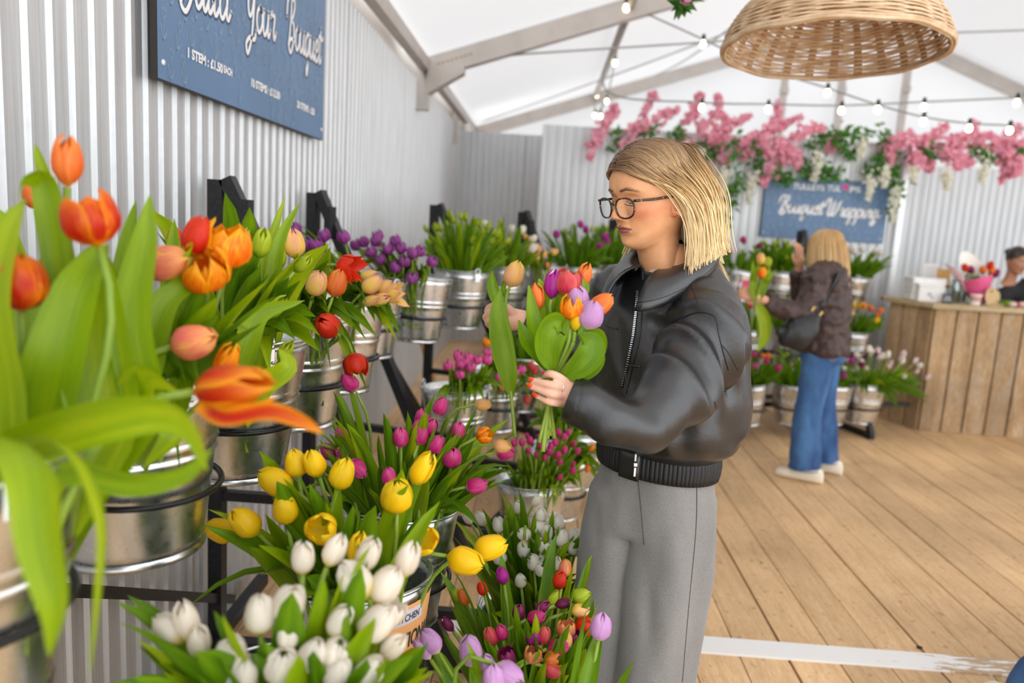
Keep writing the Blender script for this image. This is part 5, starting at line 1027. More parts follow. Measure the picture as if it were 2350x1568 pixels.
jk.tube(PL, RL_, 24); jk.tube(PR, RR_, 24); capsule(jk, [TC + UP * 1.285, PL[0], PL[3]], [.08, .076, .078], 20); capsule(jk, [TC + UP * 1.285, PR[0], PR[3]], [.08, .075, .072], 20)
jm = remesh(jk, .0075, 7, .5, 'jacket'); jv = mesh_np(jm); jn = mesh_normals(jm)
PLn = np.array([tuple(p) for p in PL]); PRn = np.array([tuple(p) for p in PR])
ez = np.array(tuple(PL[18]))
def crease(t): return 1 - min(1, abs(t))
for i in range(len(jv)):
    p = jv[i]; dl = ((PLn - p) ** 2).sum(1); il = int(dl.argmin()); arm = sm(.15, .09, math.sqrt(dl[il])); dr_ = math.sqrt(((PRn - p) ** 2).sum(1).min()); arm2 = sm(.13, .08, dr_)
    q = V(*p); d = 0
    # sleeve folds wrap around the arm, tightest at the elbow; the trunk hangs in long soft folds
    if arm > 0 and il > 2:
        ax = PL[min(il + 1, len(PL) - 1)] - PL[max(il - 1, 0)]; ax.normalize(); s_ = (q - PL[il]).dot(V(-.3, -.6, .75)); tt = il / 6 + s_ * 7
        tt2 = (q - PL[0]).dot(V(-.62, -.3, -.72)) * 11 + s_ * 5; wv = mnoise.noise(V(tt2 * .75, s_ * 2.5, 3.1)); d += arm * (.030 * wv + .020 * (1 - abs(mnoise.noise(V(tt2 * 1.5, s_ * 4.0, 7.7))) * 3)) * sm(6.3, 5.0, il / 6)
    if arm2 > 0: d += arm2 * .008 * mnoise.noise(V(p[0] * 40, p[1] * 20, p[2] * 25))
    tr_ = (1 - arm) * (1 - arm2) * sm(.97, 1.02, p[2]) * sm(1.42, 1.36, p[2])
    if tr_ > 0: d += tr_ * (.016 * mnoise.noise(V(p[0] * 11, p[1] * 11, p[2] * 4 + 2)) + .006 * mnoise.noise(V(p[0] * 22 + p[2] * 10, p[1] * 22 - p[2] * 8, p[2] * 9)) + .008 * sm(1.14, 1.0, p[2]) * math.sin(p[0] * 70 - p[1] * 40 + p[2] * 14))
    jv[i] = p + jn[i] * d
set_np(jm, jv); jm = resmooth(jm, 4); JK = put_mesh('jacket', jm, LEATHER)
jb = BVHTree.FromObject(JK, bpy.context.evaluated_depsgraph_get())
SEAML = mat('leather_seam', (.008, .008, .009, 1), .35); STIT = mat('leather_stitch', (.05, .05, .052, 1), .5)
for nm, pts, r in (('armhole_seam', [(1545, 748), (1572, 727), (1606, 717), (1640, 728), (1650, 770), (1662, 815), (1672, 850)], .0014), ('yoke_seam', [(1578, 640), (1596, 680), (1603, 716)], .001), ('back_seam', [(1694, 850), (1675, 815), (1655, 790)], .0012), ('back_seam', [(1640, 922), (1650, 955), (1664, 985)], .001), ('front_edge', [(1452, 1030), (1462, 1060), (1470, 1086)], .0022)):
    seam(jb, pts, r, nm, SEAML, JK)
# zip
def zipper(pts, par):
    P = []
    for k in range(len(pts) - 1):
        for q in range(12):
            h = on(jb, lerp(pts[k][0], pts[k + 1][0], q / 12), lerp(pts[k][1], pts[k + 1][1], q / 12), .003)
            if h is not None: P.append(h)
    if len(P) < 3: return
    b = MB(); b.tube(P, .0035, 6); z_ = put('zip_tape', b, SEAML, par)
    b = MB(); L = 0
    for k in range(len(P) - 1):
        n = max(1, int((P[k + 1] - P[k]).length / .0035))
        for q in range(n):
            c = P[k].lerp(P[k + 1], q / n) + V(0, -.003, 0); b.box(c, (.005, .002, .0016))
    o = put('zip_teeth', b, SILVER, par); struct(o, 'stuff')
zipper([(1462, 668), (1458, 720), (1452, 770), (1440, 830), (1424, 895)], JK)
# pockets: raised welts on both chests
for pts in ([(1438, 838), (1470, 842), (1507, 842)], [(1378, 735), (1396, 748), (1416, 755)]): seam(jb, pts, .0024, 'pocket_welt', LEATHER, JK, 8, .002)
for pts in ([(1438, 838), (1436, 870), (1436, 892), (1476, 896), (1508, 894)], [(1378, 735), (1372, 800), (1392, 808)]): seam(jb, pts, .0013, 'pocket_stitch', STIT, JK, 8)
# placket flap beside the zip
seam(jb, [(1478, 640), (1474, 700), (1468, 770), (1452, 840), (1436, 905)], .0016, 'placket_edge', SEAML, JK)
# collar: two wings that stand at the neck and turn over
def collar_wing(side):
    NC = TC + FW * .012 + LF * .0; b = MB()
    def fn(u, v):
        # u: from centre back to front point, v: stand edge -> fold -> outer edge
        a = lerp(math.pi, .3, u); r0 = .070 + .004 * u; d = FW * math.cos(a) + LF * (side * math.sin(a)); fz = lerp(1.45, 1.388, sm(.25, 1, u))
        if v < .4: k = v / .4; p = NC + d * (r0 + .004 * k) + UP * lerp(fz - .05, fz, k)
        else:
            k = (v - .4) / .6; wdt = lerp(.042, .078, sm(.3, 1, u)); p = NC + d * (r0 + .006 + wdt * .62 * k + .012 * math.sin(math.pi * k)) + UP * (fz - wdt * .85 * k ** 1.25 + .012 * math.sin(math.pi * k)) + FW * (.05 * k * sm(.5, 1, u)) - UP * (.022 * k * sm(.5, 1, u)) + LF * (side * .004 * k * sm(.6, 1, u))
        return p
    b.grid(fn, 24, 12); o = put('collar', b, LEATHER, JK); sf = o.modifiers.new('thickness', 'SOLIDIFY'); sf.thickness = .005
    b = MB(); b.tube([fn(k / 24, .93) + UP * .004 for k in range(25)], .0011, 5); put('collar_stitch', b, STIT, JK)
collar_wing(1); collar_wing(-1)
# cuffs, hem band and hem zip
def band(P0, P1, r0, r1, nm, m, par, ribs=0, amp=0, ax=None, n=40, a2=None):
    b = MB(); d = (P1 - P0).normalized(); u = d.orthogonal().normalized() if ax is None else ax; w_ = d.cross(u)
    return b, d, u, w_
def cuff(Pa, Pb, ra, rb):
    d = (Pb - Pa).normalized(); b = MB(); b.lathe([(ra + .002, 0), (ra + .005, .003), (lerp(ra, rb, .5) + .005, (Pb - Pa).length * .5), (rb + .005, (Pb - Pa).length - .003), (rb + .002, (Pb - Pa).length), (rb - .008, (Pb - Pa).length - .002), (rb - .012, (Pb - Pa).length - .02)], 28, Pa, d); put('cuff', b, LEATHER, JK)
    b = MB(); u = d.orthogonal().normalized(); w_ = d.cross(u)
    for off in (.0, -.005): b2 = [Pa + d * off + (u * math.cos(k * .2244) + w_ * math.sin(k * .2244)) * (ra + .005) for k in range(28)]; b.tube(b2, .0011, 5, closed=True)
    put('cuff_seam', b, SEAML, JK)
cuff(PL[-8], PL[-1] + (PL[-1] - PL[-8]).normalized() * .004, .044, .041); cuff(PR[-6], PR[-1], .044, .040)
b = MB(); n = 420; vs = []; fsx = []
for j in range(5):
    z = lerp(.912, .972, j / 4); bulge = .004 * math.sin(math.pi * j / 4)
    for k in range(n):
        th = 2 * math.pi * k / n; a_, b_ = .150 + bulge, .112 + bulge; rib = .0018 * math.cos(th * 90)
        vs.append(TC + UP * z + LF * math.cos(th) * (a_ + rib) + FW * math.sin(th) * (b_ + rib))
fsx = [(j * n + k, j * n + (k + 1) % n, (j + 1) * n + (k + 1) % n, (j + 1) * n + k) for j in range(4) for k in range(n)]; b.add(vs, fsx); o = put('hem_band', b, mat('rib_knit', (.012, .012, .013, 1), .55), JK); sf = o.modifiers.new('thickness', 'SOLIDIFY'); sf.thickness = .006
b = MB(); b.grid(lambda u, v: TC + UP * lerp(.908, .975, v) + LF * math.cos(lerp(1.3, 1.64, u)) * .158 + FW * math.sin(lerp(1.3, 1.64, u)) * .1215, 6, 3); o = put('hem_tab', b, LEATHER, JK); sf = o.modifiers.new('thickness', 'SOLIDIFY'); sf.thickness = .005
hz = TC + LF * math.cos(1.36) * .158 + FW * math.sin(1.36) * .126
b = MB(); b.box(hz + UP * .93 + V(0, -.003, 0), (.006, .003, .022), bevel=.001); b.box(hz + UP * .948 + V(0, -.004, 0), (.009, .005, .009), bevel=.001); put('zip_pull', b, SILVER, JK)
b = MB(); 
for k in range(12): b.box(hz + UP * (.952 + k * .002 + .004) + V(-.001, -.002, 0), (.004, .002, .0012))
struct(put('zip_teeth', b, SILVER, JK), 'stuff')
# pale top in the neck opening
b = MB(); b.grid(lambda u, v: TC + FW * (.062 * math.cos((u - .5) * 2.2) + .012) + LF * (.062 * math.sin((u - .5) * 2.2)) + UP * lerp(1.30, 1.385, v), 10, 4); put('top', b, mat('cream_top', S(222, 196, 178), .8))
# ---- hair
hr = MB(); rr = random.Random(5); Hl = lambda x, y, z: HT @ V(x, y, z)
_hb = MB(); head_grid(_hb, HT, 3, 60, [], None, COLS1); hbv = BVHTree.FromPolygons([Vector(v) for v in _hb.v], _hb.f)
GL = []
for s_ in [k / 11 for k in range(12)]:
    yb = lerp(.07, -.095, s_); zt = .2225 - 6.6 * max(0, yb - .005) ** 2 - 4.6 * max(0, -.02 - yb) ** 2; f = sm(0, .55, s_)
    GL.append([Hl(-.002, yb + .008, zt + .003), Hl(-.036, lerp(.056, -.1, s_), lerp(.194, .202, f)), Hl(-.066, lerp(.03, -.1, s_), lerp(.160, .165, f)), Hl(-.083, lerp(-.006, -.108, s_), lerp(.122, .12, f)), Hl(-.090, lerp(-.036, -.108, s_), .07), Hl(-.096, lerp(-.034, -.095, s_), .005), Hl(-.124 + .012 * s_, lerp(.004, -.105, s_), -.065), Hl(-.150 + .03 * s_, lerp(.05, -.125, s_), -.19)])
GL.insert(0, [Hl(-.001, .087, .176), Hl(-.024, .082, .174), Hl(-.046, .068, .160), Hl(-.066, .042, .142), Hl(-.081, .0, .118), Hl(-.092, -.034, .045), Hl(-.122, .004, -.06), Hl(-.148, .05, -.185)])
_jw = [Vector(v.co) + O1 for v in JK.data.vertices]; jbw = BVHTree.FromPolygons(_jw, [tuple(p.vertices) for p in JK.data.polygons])
KW = dict(bvh=hbv, ctr=Hl(0, -.01, .1), bvh2=jbw)
strands(hr, GL, 900, rr, .0023, .55, .0050, .004, .15, 28, **KW)
strands(hr, [[p + (p - Hl(0, -.01, .1)).normalized() * .012 * sm(2, 6, k) for k, p in enumerate(g)] for g in GL], 380, rr, .0015, .7, .011, .008, .13, 28, **KW)
GB = []
for s_ in [k / 7 for k in range(8)]:
    a = lerp(-.95, .85, s_); GB.append([Hl(.0, -.06, .214), Hl(.05 * a, -.095, .185), Hl(.08 * a, -.118, .13), Hl(.09 * a, -.118, .07), Hl(.095 * a, -.105, .0), Hl(.112 * a, -.118, -.07), Hl(.13 * a, -.135, -.18)])
strands(hr, GB, 420, rr, .0026, .55, .007, .005, .14, 24, **KW)
GR = [[HT @ V(-(HT.inverted() @ p).x, (HT.inverted() @ p).y, (HT.inverted() @ p).z) for p in g] for g in GL]
strands(hr, GR, 420, rr, .0024, .55, .0050, .004, .15, 21, **KW)
struct(put('hair', hr, HAIR1), 'stuff')['label'] = 'shoulder length blonde hair with darker roots'
# ---- brows and lowered lashes
for sd in (-1, 1):
    for nm, xs, zf, r, off in (('eyebrow', (.012, .02, .03, .04, .052), lambda x: .1305 + .004 * sm(.012, .03, x) - .0075 * sm(.034, .052, x), (.0012, .0024, .0024, .0018, .0006), .0002), ('eyelashes', (.0175, .024, .031, .038, .0455), lambda x: .1032 + .0026 * ((x - .031) / .0135) ** 2, (.0005, .001, .0011, .0012, .0007), .0006)):
        P = []
        for x in xs:
            h = hbv.find_nearest(Hl(sd * x, .088, zf(x))); P.append(h[0] + (HT.to_3x3() @ V(0, 1, 0)) * off)
        Q, R_ = smooth_path(P, list(r), 5); b = MB(); b.tube(Q, R_, 6, True, 1.0); put(nm, b, mat('brow_hair' if nm == 'eyebrow' else 'lash_hair', S(104, 72, 50) if nm == 'eyebrow' else S(30, 20, 16), .7))
# ---- glasses
GY, GZ = .1015, .0965
def rim_pts(sd, n=30, sx=1.0):
    P = []
    for k in range(n):
        a = 2 * math.pi * k / n; cx, sx_ = math.cos(a), math.sin(a); x = math.copysign(abs(cx) ** .8, cx) * .0262 * (1 + .06 * sx_); z = math.copysign(abs(sx_) ** .85, sx_) * (.0205 if sx_ > 0 else .0225)
        X = sd * .0345 + x; P.append(HT @ V(X, GY - 2.4 * X * X * 1.0, GZ + z))
    return P
gm = MB(); gm.tube([HT @ V(x, GY + .001 - 2.4 * x * x, GZ + .008 + .0028 * math.cos(x * 160)) for x in (-.0095, -.005, 0, .005, .0095)], .0019, 8); GLS = put('glasses', gm, TORT)
GLS['label'] = 'tortoiseshell spectacles'
for sd in (-1, 1):
    P = rim_pts(sd); b = MB(); b.tube(P, .0021, 8, closed=True); put('rim', b, TORT, GLS)
    b = MB(); c = sum(P, V(0, 0, 0)) / len(P); b.add([c] + P, [(0, k + 1, (k + 1) % len(P) + 1) for k in range(len(P))]); put('lens', b, LENS, GLS)
    b = MB(); Pt = [HT @ V(sd * .0605, GY - .0095, GZ + .0145), HT @ V(sd * .069, GY - .014, GZ + .0145), HT @ V(sd * .0755, .05, GZ + .011), HT @ V(sd * .0785, .0, GZ + .008), HT @ V(sd * .0775, -.03, GZ - .004)]; b.tube(crom(Pt, 5), .0019, 8, True, 1.5); put('temple', b, TORT, GLS)
# ---- what she holds
HB = 'tulip in the bouquet held by the woman in leather'
def held(bloom, kind, shape, size, nd, base, via, leaves, label, Y=1.475, lm=None):
    nd = Vector(nd).normalized(); c = atY(*bloom); tip = c - nd * .03 * size; bs = atY(*base); 
    L = [(PXP(pts, 5), W_, cup, tw, V(.1, -1, .2)) for pts, W_, cup, tw in leaves]
    g = thing('tulip', label, 'tulip', bs, 0, 'tulips in the held bouquet')
    path = crom([bs] + [atY(*q) for q in via] + [tip - nd * .02, tip], 5); b = MB(); b.tube([p - bs for p in path], .0043, 8); b.obj('stem', STEM, g)
    for lf in L: b = MB(); leaf_geo(b, [p - bs for p in lf[0]], *lf[1:], wprof=lambda v: max(.02, math.sin(math.pi * min(.985, .05 + .95 * v) ** 1.05)) ** .8); b.obj('leaf', lm or LEAFB, g)
    q = V(0, 0, 1).rotation_difference(nd); sp = RT_.uniform(0, 6)
    for i, (hi, lo, az, sc) in enumerate(SHAPES[shape]):
        o = link('petal', petal_mesh(shape, i, kind), g, tip - bs); o.rotation_mode = 'QUATERNION'; o.rotation_quaternion = q @ Quaternion((0, 0, 1), sp + az); o.scale = (size * sc,) * 3
held((1178, 634, 1.86), 'peach', 'egg', 1.02, (.28, 0, 1), (1182, 1003, 1.80), [(1174, 920, 1.81), (1166, 830, 1.82), (1160, 720, 1.85)], [([(1172, 905, 1.81), (1166, 860, 1.80), (1152, 790, 1.80), (1143, 720, 1.80), (1148, 665, 1.82)], .056, .25, .1), ([(1160, 720, 1.86), (1140, 690, 1.87), (1130, 655, 1.88), (1129, 622, 1.88)], .03, .4, .1), ([(1163, 690, 1.87), (1155, 660, 1.87), (1163, 636, 1.87)], .014, .4, .2)], 'peach tulip with one broad leaf held out alone by the woman in leather')
hs = (1263, 895, 1.482)
held((1232, 683, 1.49), 'orange', 'slim', .92, (-.12, 0, 1), (1238, 1016, 1.45), [hs, (1250, 780, 1.49)], [([(1257, 850, 1.47), (1245, 800, 1.462), (1225, 740, 1.46), (1213, 655, 1.465)], .036, .4, .2), ([(1255, 850, 1.48), (1235, 812, 1.47), (1205, 775, 1.46), (1190, 735, 1.46)], .034, .4, .3)], 'orange tulip bud wrapped by an upright leaf in the held bouquet')
held((1269, 653, 1.5), 'violet', 'slim', .98, (.05, 0, 1), (1246, 1037, 1.44), [hs, (1272, 760, 1.5)], [([(1262, 800, 1.5), (1258, 740, 1.5), (1248, 690, 1.5), (1237, 640, 1.5)], .045, .4, .2), ([(1268, 780, 1.5), (1266, 720, 1.5), (1260, 670, 1.5), (1254, 620, 1.5)], .02, .4, .2)], 'violet tulip standing up in the held bouquet')
held((1306, 648, 1.5), 'redpink', 'cup', 1.02, (.05, 0, 1), (1272, 1006, 1.47), [hs, (1296, 770, 1.5), (1306, 700, 1.5)], [([(1275, 780, 1.5), (1282, 730, 1.5), (1288, 690, 1.5), (1293, 660, 1.5)], .03, .4, .2), ([(1312, 720, 1.49), (1325, 690, 1.49), (1340, 660, 1.49), (1336, 640, 1.49)], .024, .4, .3), ([(1316, 715, 1.485), (1318, 690, 1.485), (1312, 665, 1.485), (1314, 645, 1.485)], .022, .4, .1)], 'red and white cup shaped tulip in the held bouquet')
held((1339, 635, 1.52), 'orange', 'slim', .92, (.35, 0, 1), (1262, 1000, 1.47), [hs, (1300, 790, 1.51), (1326, 690, 1.52)], [([(1335, 700, 1.5), (1345, 672, 1.5), (1347, 690, 1.49)], .012, .3, .2)], 'slim orange tulip at the top edge of the held bouquet')
held((1326, 700, 1.485), 'lilac', 'egg', .98, (-.1, 0, 1), (1256, 1008, 1.46), [hs, (1300, 800, 1.48)], [([(1268, 850, 1.462), (1256, 805, 1.448), (1258, 765, 1.44), (1272, 742, 1.445), (1302, 750, 1.46)], .062, .5, .15)], 'lilac tulip behind the orange double in the held bouquet')
held((1313, 706, 1.455), 'parrot', 'double', .88, (0, -.1, 1), (1250, 1020, 1.455), [hs, (1300, 800, 1.46)], [([(1305, 790, 1.46), (1302, 750, 1.455), (1306, 725, 1.455)], .02, .4, .1)], 'orange double tulip at the front of the held bouquet')
held((1323, 728, 1.45), 'yellow', 'bud', .95, (.05, -.1, 1), (1262, 985, 1.46), [hs, (1310, 800, 1.455)], [([(1330, 780, 1.45), (1335, 750, 1.45), (1338, 730, 1.45)], .014, .4, .1)], 'small yellow bud below the orange double in the held bouquet')
held((1355, 725, 1.455), 'lilac', 'egg2', .98, (.25, -.1, 1), (1268, 990, 1.47), [hs, (1320, 815, 1.46)], [([(1290, 870, 1.455), (1325, 845, 1.44), (1352, 815, 1.435), (1358, 785, 1.44), (1330, 765, 1.45)], .052, .4, .3), ([(1315, 870, 1.46), (1345, 850, 1.455), (1368, 820, 1.455), (1366, 790, 1.46)], .04, .35, .2)], 'lilac tulip against the dark jacket in the held bouquet')
held((1376, 701, 1.47), 'orange', 'egg', .8, (.8, 0, .75), (1266, 978, 1.475), [hs, (1325, 810, 1.47), (1355, 735, 1.47)], [([(1335, 790, 1.46), (1350, 765, 1.455), (1375, 762, 1.45), (1388, 785, 1.45), (1389, 812, 1.45)], .018, .3, .3), ([(1350, 745, 1.47), (1362, 715, 1.47), (1384, 690, 1.475)], .016, .4, .2), ([(1340, 775, 1.465), (1358, 750, 1.465), (1366, 742, 1.465)], .014, .4, .2)], 'orange tulip bud pointing sideways from the held bouquet')
# ---------------------------------------------------------------- the other people
def make_person(label, base, phi, P):
    """base: point on the floor below the trunk; phi: heading (0 looks at -y, positive turns to -x). P holds the measurements"""
    g = thing('person', label, 'person', base); O = Vector(base); fw = V(-math.sin(phi), -math.cos(phi), 0); lf = V(math.cos(phi), -math.sin(phi), 0); ln = Vector(P.get('lean', (0, 0, 0)))
    C = lambda z: O + UP * z + ln * z
    def put_(nm, mb, m, par=g): mb.v = [tuple(Vector(p) - O) for p in mb.v]; return mb.obj(nm, m, par)
    def putm(nm, me, m, par=g): me.materials.clear(); me.materials.append(m); me.transform(Matrix.Translation(-O)); me.polygons.foreach_set('use_smooth', [True] * len(me.polygons)); me.name = nm; return link(nm, me, par)
    # body: head with face, hands, hidden trunk and legs in one mesh
    cols = P['cols']; tint = []; bd = MB(); HTm = Matrix.Translation(Vector(P['head'])) @ Matrix.Rotation(math.pi - P.get('hphi', phi), 4, 'Z') @ Matrix.Rotation(math.radians(-P.get('hpitch', 5)), 4, 'X') @ Matrix.Scale(P.get('hscale', 1), 4) @ Matrix.Translation(V(0, 0, -.11))
    head_grid(bd, HTm, 5, 96, tint, P.get('hairline'), cols, P.get('blush', .5), P.get('hair_col'))
    for sd in (-1, 1): ear(bd, HTm, sd, tint, cols)
    hb = MB()
    for A in P['arms']:
        w = A['path'][-1]; d = (w - A['path'][-2]).normalized(); nrm = Vector(A.get('n', (0, 0, 1))); sd = d.cross(nrm).normalized(); k = A.get('curl', .5); pc = w + d * .045
        F_ = []
        for q in range(4):
            o0 = w + d * .082 + sd * ((q - 1.5) * .019); L = (.032, .036, .034, .027)[q]; d1 = (d - nrm * k * .4).normalized(); d2 = (d - nrm * k * 1.3).normalized(); d3 = (d * .4 - nrm * k * 1.6).normalized(); F_.append([o0, o0 + d1 * L, o0 + d1 * L + d2 * L * .8, o0 + d1 * L + d2 * L * .8 + d3 * L * .6])
        th = [w + d * .025 - sd * .022, w + d * .05 - sd * .042 - nrm * .01, w + d * .075 - sd * .045 - nrm * .022, w + d * .092 - sd * .036 - nrm * .03]
        hand(hb, w, pc, F_, th, .0082); capsule(hb, [w - d * .05, w, pc], [.027, .026, .032], 12)
    if P['arms']:
        hm = remesh(hb, .004, 4, .5); bd.add([tuple(q) for q in mesh_np(hm)], [tuple(p.vertices) for p in hm.polygons]); tint.extend([Vector(cols['skin'])] * len(hm.vertices))
    co = MB(); zs = P['shoulder_z']
    capsule(co, [C(zs + .05), C(zs - .1), C(.95)], [.05, .085, .085], 14)
    for A in P['arms']: capsule(co, [C(zs - .05)] + A['path'][:-1] + [A['path'][-1]], [.05] + [.036] * (len(A['path']) - 1) + [.025], 12)
    for L in P['legs']: capsule(co, [Vector(q) for q in L['path']], [.07, .05, .035], 12); ft = Vector(L['path'][-1]); capsule(co, [ft, V(ft.x, ft.y, .045) + fw * .1], [.033, .028], 10)
    cm = remesh(co, .016, 3, .5); bd.add([tuple(q) for q in mesh_np(cm)], [tuple(p.vertices) for p in cm.polygons]); tint.extend([Vector(cols['skin'])] * len(cm.vertices))
    bo = put_('body', bd, SKIN); paint(bo.data, tint)
    # trousers
    tr = MB(); ringloft(tr, [(C(z), lf, fw, a, b_, 2.2) for z, a, b_ in P['hips']], 32)
    for L in P['legs']:
        Q, R_ = smooth_path(L['path'], L['r'], 6); tr.tube(Q, R_, 24, True, 1.0, up=lf)
    tm = remesh(tr, .011, 6, .5); tv = mesh_np(tm); tn = mesh_normals(tm)
    for i in range(len(tv)): p = tv[i]; tv[i] = p + tn[i] * (mnoise.noise(V(p[0] * 12, p[1] * 12, p[2] * 3.5)) * .012 + mnoise.noise(V(p[0] * 20, p[1] * 20, p[2] * 18)) * .005)
    set_np(tm, tv); tro = putm('trousers', tm, P['trouser_m'])
    # jacket
    jk = MB(); ringloft(jk, [(C(z), lf, fw, a, b_, 2.3) for z, a, b_ in P['jacket']], 36)
    for A in P['arms']:
        Q, R_ = smooth_path(A['path'], A['r'], 6); N = len(Q); jk.tube(Q[:N - 1], R_[:N - 1], 20); capsule(jk, [C(zs - .04), Q[0], Q[2]], [.07, A['r'][0] * .95, A['r'][0] * .95], 16)
    jm = remesh(jk, .010, 5, .5); jv = mesh_np(jm); jn = mesh_normals(jm); am = P.get('fold', .012)
    for i in range(len(jv)): p = jv[i]; jv[i] = p + jn[i] * (am * mnoise.noise(V(p[0] * 9, p[1] * 9, p[2] * 14)) + am * .6 * mnoise.noise(V(p[0] * 24, p[1] * 24, p[2] * 34)))
    set_np(jm, jv); jm = resmooth(jm, 2); jko = putm('jacket', jm, P['jacket_m'])
    return g, C, fw, lf, HTm, put_, jko, tro
t = NT('brown_quilting'); c = t.coord('Object', (1, 1, 1)); wv = t.node('ShaderNodeTexVoronoi', {'Vector': c, 'Scale': 22.0}); nz = t.noise(c, 30, 3)
t.set(Base_Color=t.ramp(nz, [(.3, S(48, 32, 30)), (.7, S(78, 56, 52))]), Roughness=.5); t.bump(wv, .5, .02); QUILT = t.m
COL2 = dict(skin=S(226, 168, 134)[:3], blush=S(214, 130, 104)[:3], lip=S(170, 90, 84)[:3], brow=S(120, 88, 60)[:3], lid=S(200, 140, 110)[:3], ear=S(222, 156, 120)[:3])
COL3 = dict(skin=S(186, 128, 96)[:3], blush=S(176, 104, 76)[:3], lip=S(140, 76, 66)[:3], brow=S(50, 36, 30)[:3], lid=S(150, 100, 74)[:3], ear=S(180, 118, 88)[:3])
# ---- blonde shopper with the quilted jacket
Y2 = 4.72; B2 = atY(1868, 1080, Y2); B2.z = 0; top2 = atY(1890, 700, Y2); LN2 = V((top2.x - B2.x) / top2.z * .8, 0, 0)
P2 = dict(cols=COL2, lean=LN2, head=atY(1893, 572, Y2 + .02), hphi=math.radians(128), hpitch=8, hscale=1.0, shoulder_z=1.33, blush=.5,
  hairline=lambda x, y, z: (z > .165 - 8 * x * x and y > 0) or (y <= 0 and z > .02), hair_col=S(190, 150, 100)[:3],
  arms=[dict(path=[atY(1872, 640, Y2 - .17), atY(1862, 690, Y2 - .2), atY(1838, 722, Y2 - .22), atY(1790, 705, Y2 - .24), atY(1752, 688, Y2 - .25)], r=[.085, .078, .07, .058, .046], n=(0, -1, .2), curl=.75), dict(path=[atY(1880, 640, Y2 + .2), atY(1850, 690, Y2 + .22), atY(1832, 650, Y2 + .2), atY(1834, 614, Y2 + .18)], r=[.078, .07, .06, .048], n=(.5, -.6, 0), curl=.5)],
  legs=[], hips=[(.98, .15, .115), (.9, .165, .13), (.8, .17, .135), (.74, .165, .13)], jacket=[(.79, .185, .15), (.83, .19, .155), (.95, .185, .15), (1.08, .182, .145), (1.2, .185, .14), (1.28, .175, .125), (1.33, .13, .1), (1.37, .08, .075)], jacket_m=QUILT, trouser_m=DENIM, fold=.014)
fw2 = V(-math.sin(math.radians(118)), -math.cos(math.radians(118)), 0); lf2 = V(math.cos(math.radians(118)), -math.sin(math.radians(118)), 0)
for sg, hem in ((1, atY(1846, 1060, Y2 - .09)), (-1, atY(1890, 1055, Y2 + .12))):
    hem.z = .075; top = B2 + UP * .82 + LN2 * .82 + lf2 * (sg * .085); P2['legs'].append(dict(path=[top, top.lerp(hem, .5) + fw2 * .015, hem], r=[.095, .09, .092]))
g2, C2, _, _, HT2, put2, jk2, tro2 = make_person('blonde woman in brown quilted jacket and blue jeans, seen from behind', B2, math.radians(118), P2)
for L in P2['legs']:
    h_ = Vector(L['path'][-1]); h_.z = 0; h_ = h_ - fw2 * .02; b = MB(); ringloft(b, [(h_ + fw2 * q + UP * (hh / 2 + .0), lf2, UP, w_, hh / 2, 2.6) for q, w_, hh in ((-.1, .018, .05), (-.09, .034, .085), (-.03, .037, .10), (.05, .043, .085), (.12, .044, .062), (.165, .036, .05), (.185, .015, .03))], 20); put2('shoe', b, mat('cream_trainer', S(236, 226, 206), .6))
    b = MB(); d = (h_ + UP * .07); b.tube([Vector(L['path'][-1]) + (lf2 * math.cos(k * .3927) + fw2 * math.sin(k * .3927)) * .093 + UP * .004 for k in range(16)], .003, 5, closed=True); put2('jean_hem', b, mat('denim_hem', S(70, 110, 170), .8), tro2)
hr2 = MB(); rr = random.Random(9); Hq = lambda x, y, z: HT2 @ V(x, y, z); gb = []
for s_ in [k / 15 for k in range(16)]:
    a = lerp(-2.75, 2.75, s_); sx, cy = math.sin(a), -math.cos(a); gb.append([Hq(.004 * sx, -.015 + .01 * cy, .226), Hq(.052 * sx, -.012 + .065 * cy, .205), Hq(.084 * sx, -.012 + .10 * cy, .14), Hq(.092 * sx, -.014 + .108 * cy, .06), Hq(.094 * sx, -.02 + .104 * cy, -.03), Hq(.100 * sx, -.026 + .102 * cy, -.11), Hq(.104 * sx, -.03 + .1 * cy, -.165)])
gb = [g_ for g_ in gb]; _hb = MB(); head_grid(_hb, HT2, 3, 60, [], None, COL2); hb2 = BVHTree.FromPolygons([Vector(v) for v in _hb.v], _hb.f)
strands(hr2, gb, 620, rr, .0042, .55, .007, .004, .16, 18, bvh=hb2, ctr=Hq(0, -.01, .1)); struct(put2('hair', hr2, HAIR2), 'stuff')['label'] = 'straight honey blonde hair'
jb2 = BVHTree.FromObject(jk2, bpy.context.evaluated_depsgraph_get())
tb2 = BVHTree.FromObject(tro2, bpy.context.evaluated_depsgraph_get())
def on2(bv, O, x, y, off): 
    d = Vector(_ray(x, y).tolist()).normalized(); h = bv.ray_cast(V(0, 0, CAMZ) - O, d); return None if h[0] is None else h[0] + O - d * off
pk = [on2(tb2, B2, x, y, .003) for x, y in ((1892, 792), (1893, 815), (1900, 824), (1912, 828), (1925, 818), (1932, 792))]; pk = [p for p in pk if p]
if len(pk) > 2: b = MB(); b.tube(crom(pk, 4), .0028, 5); put2('pocket_stitch', b, mat('denim_stitch', S(150, 130, 120), .8), tro2)
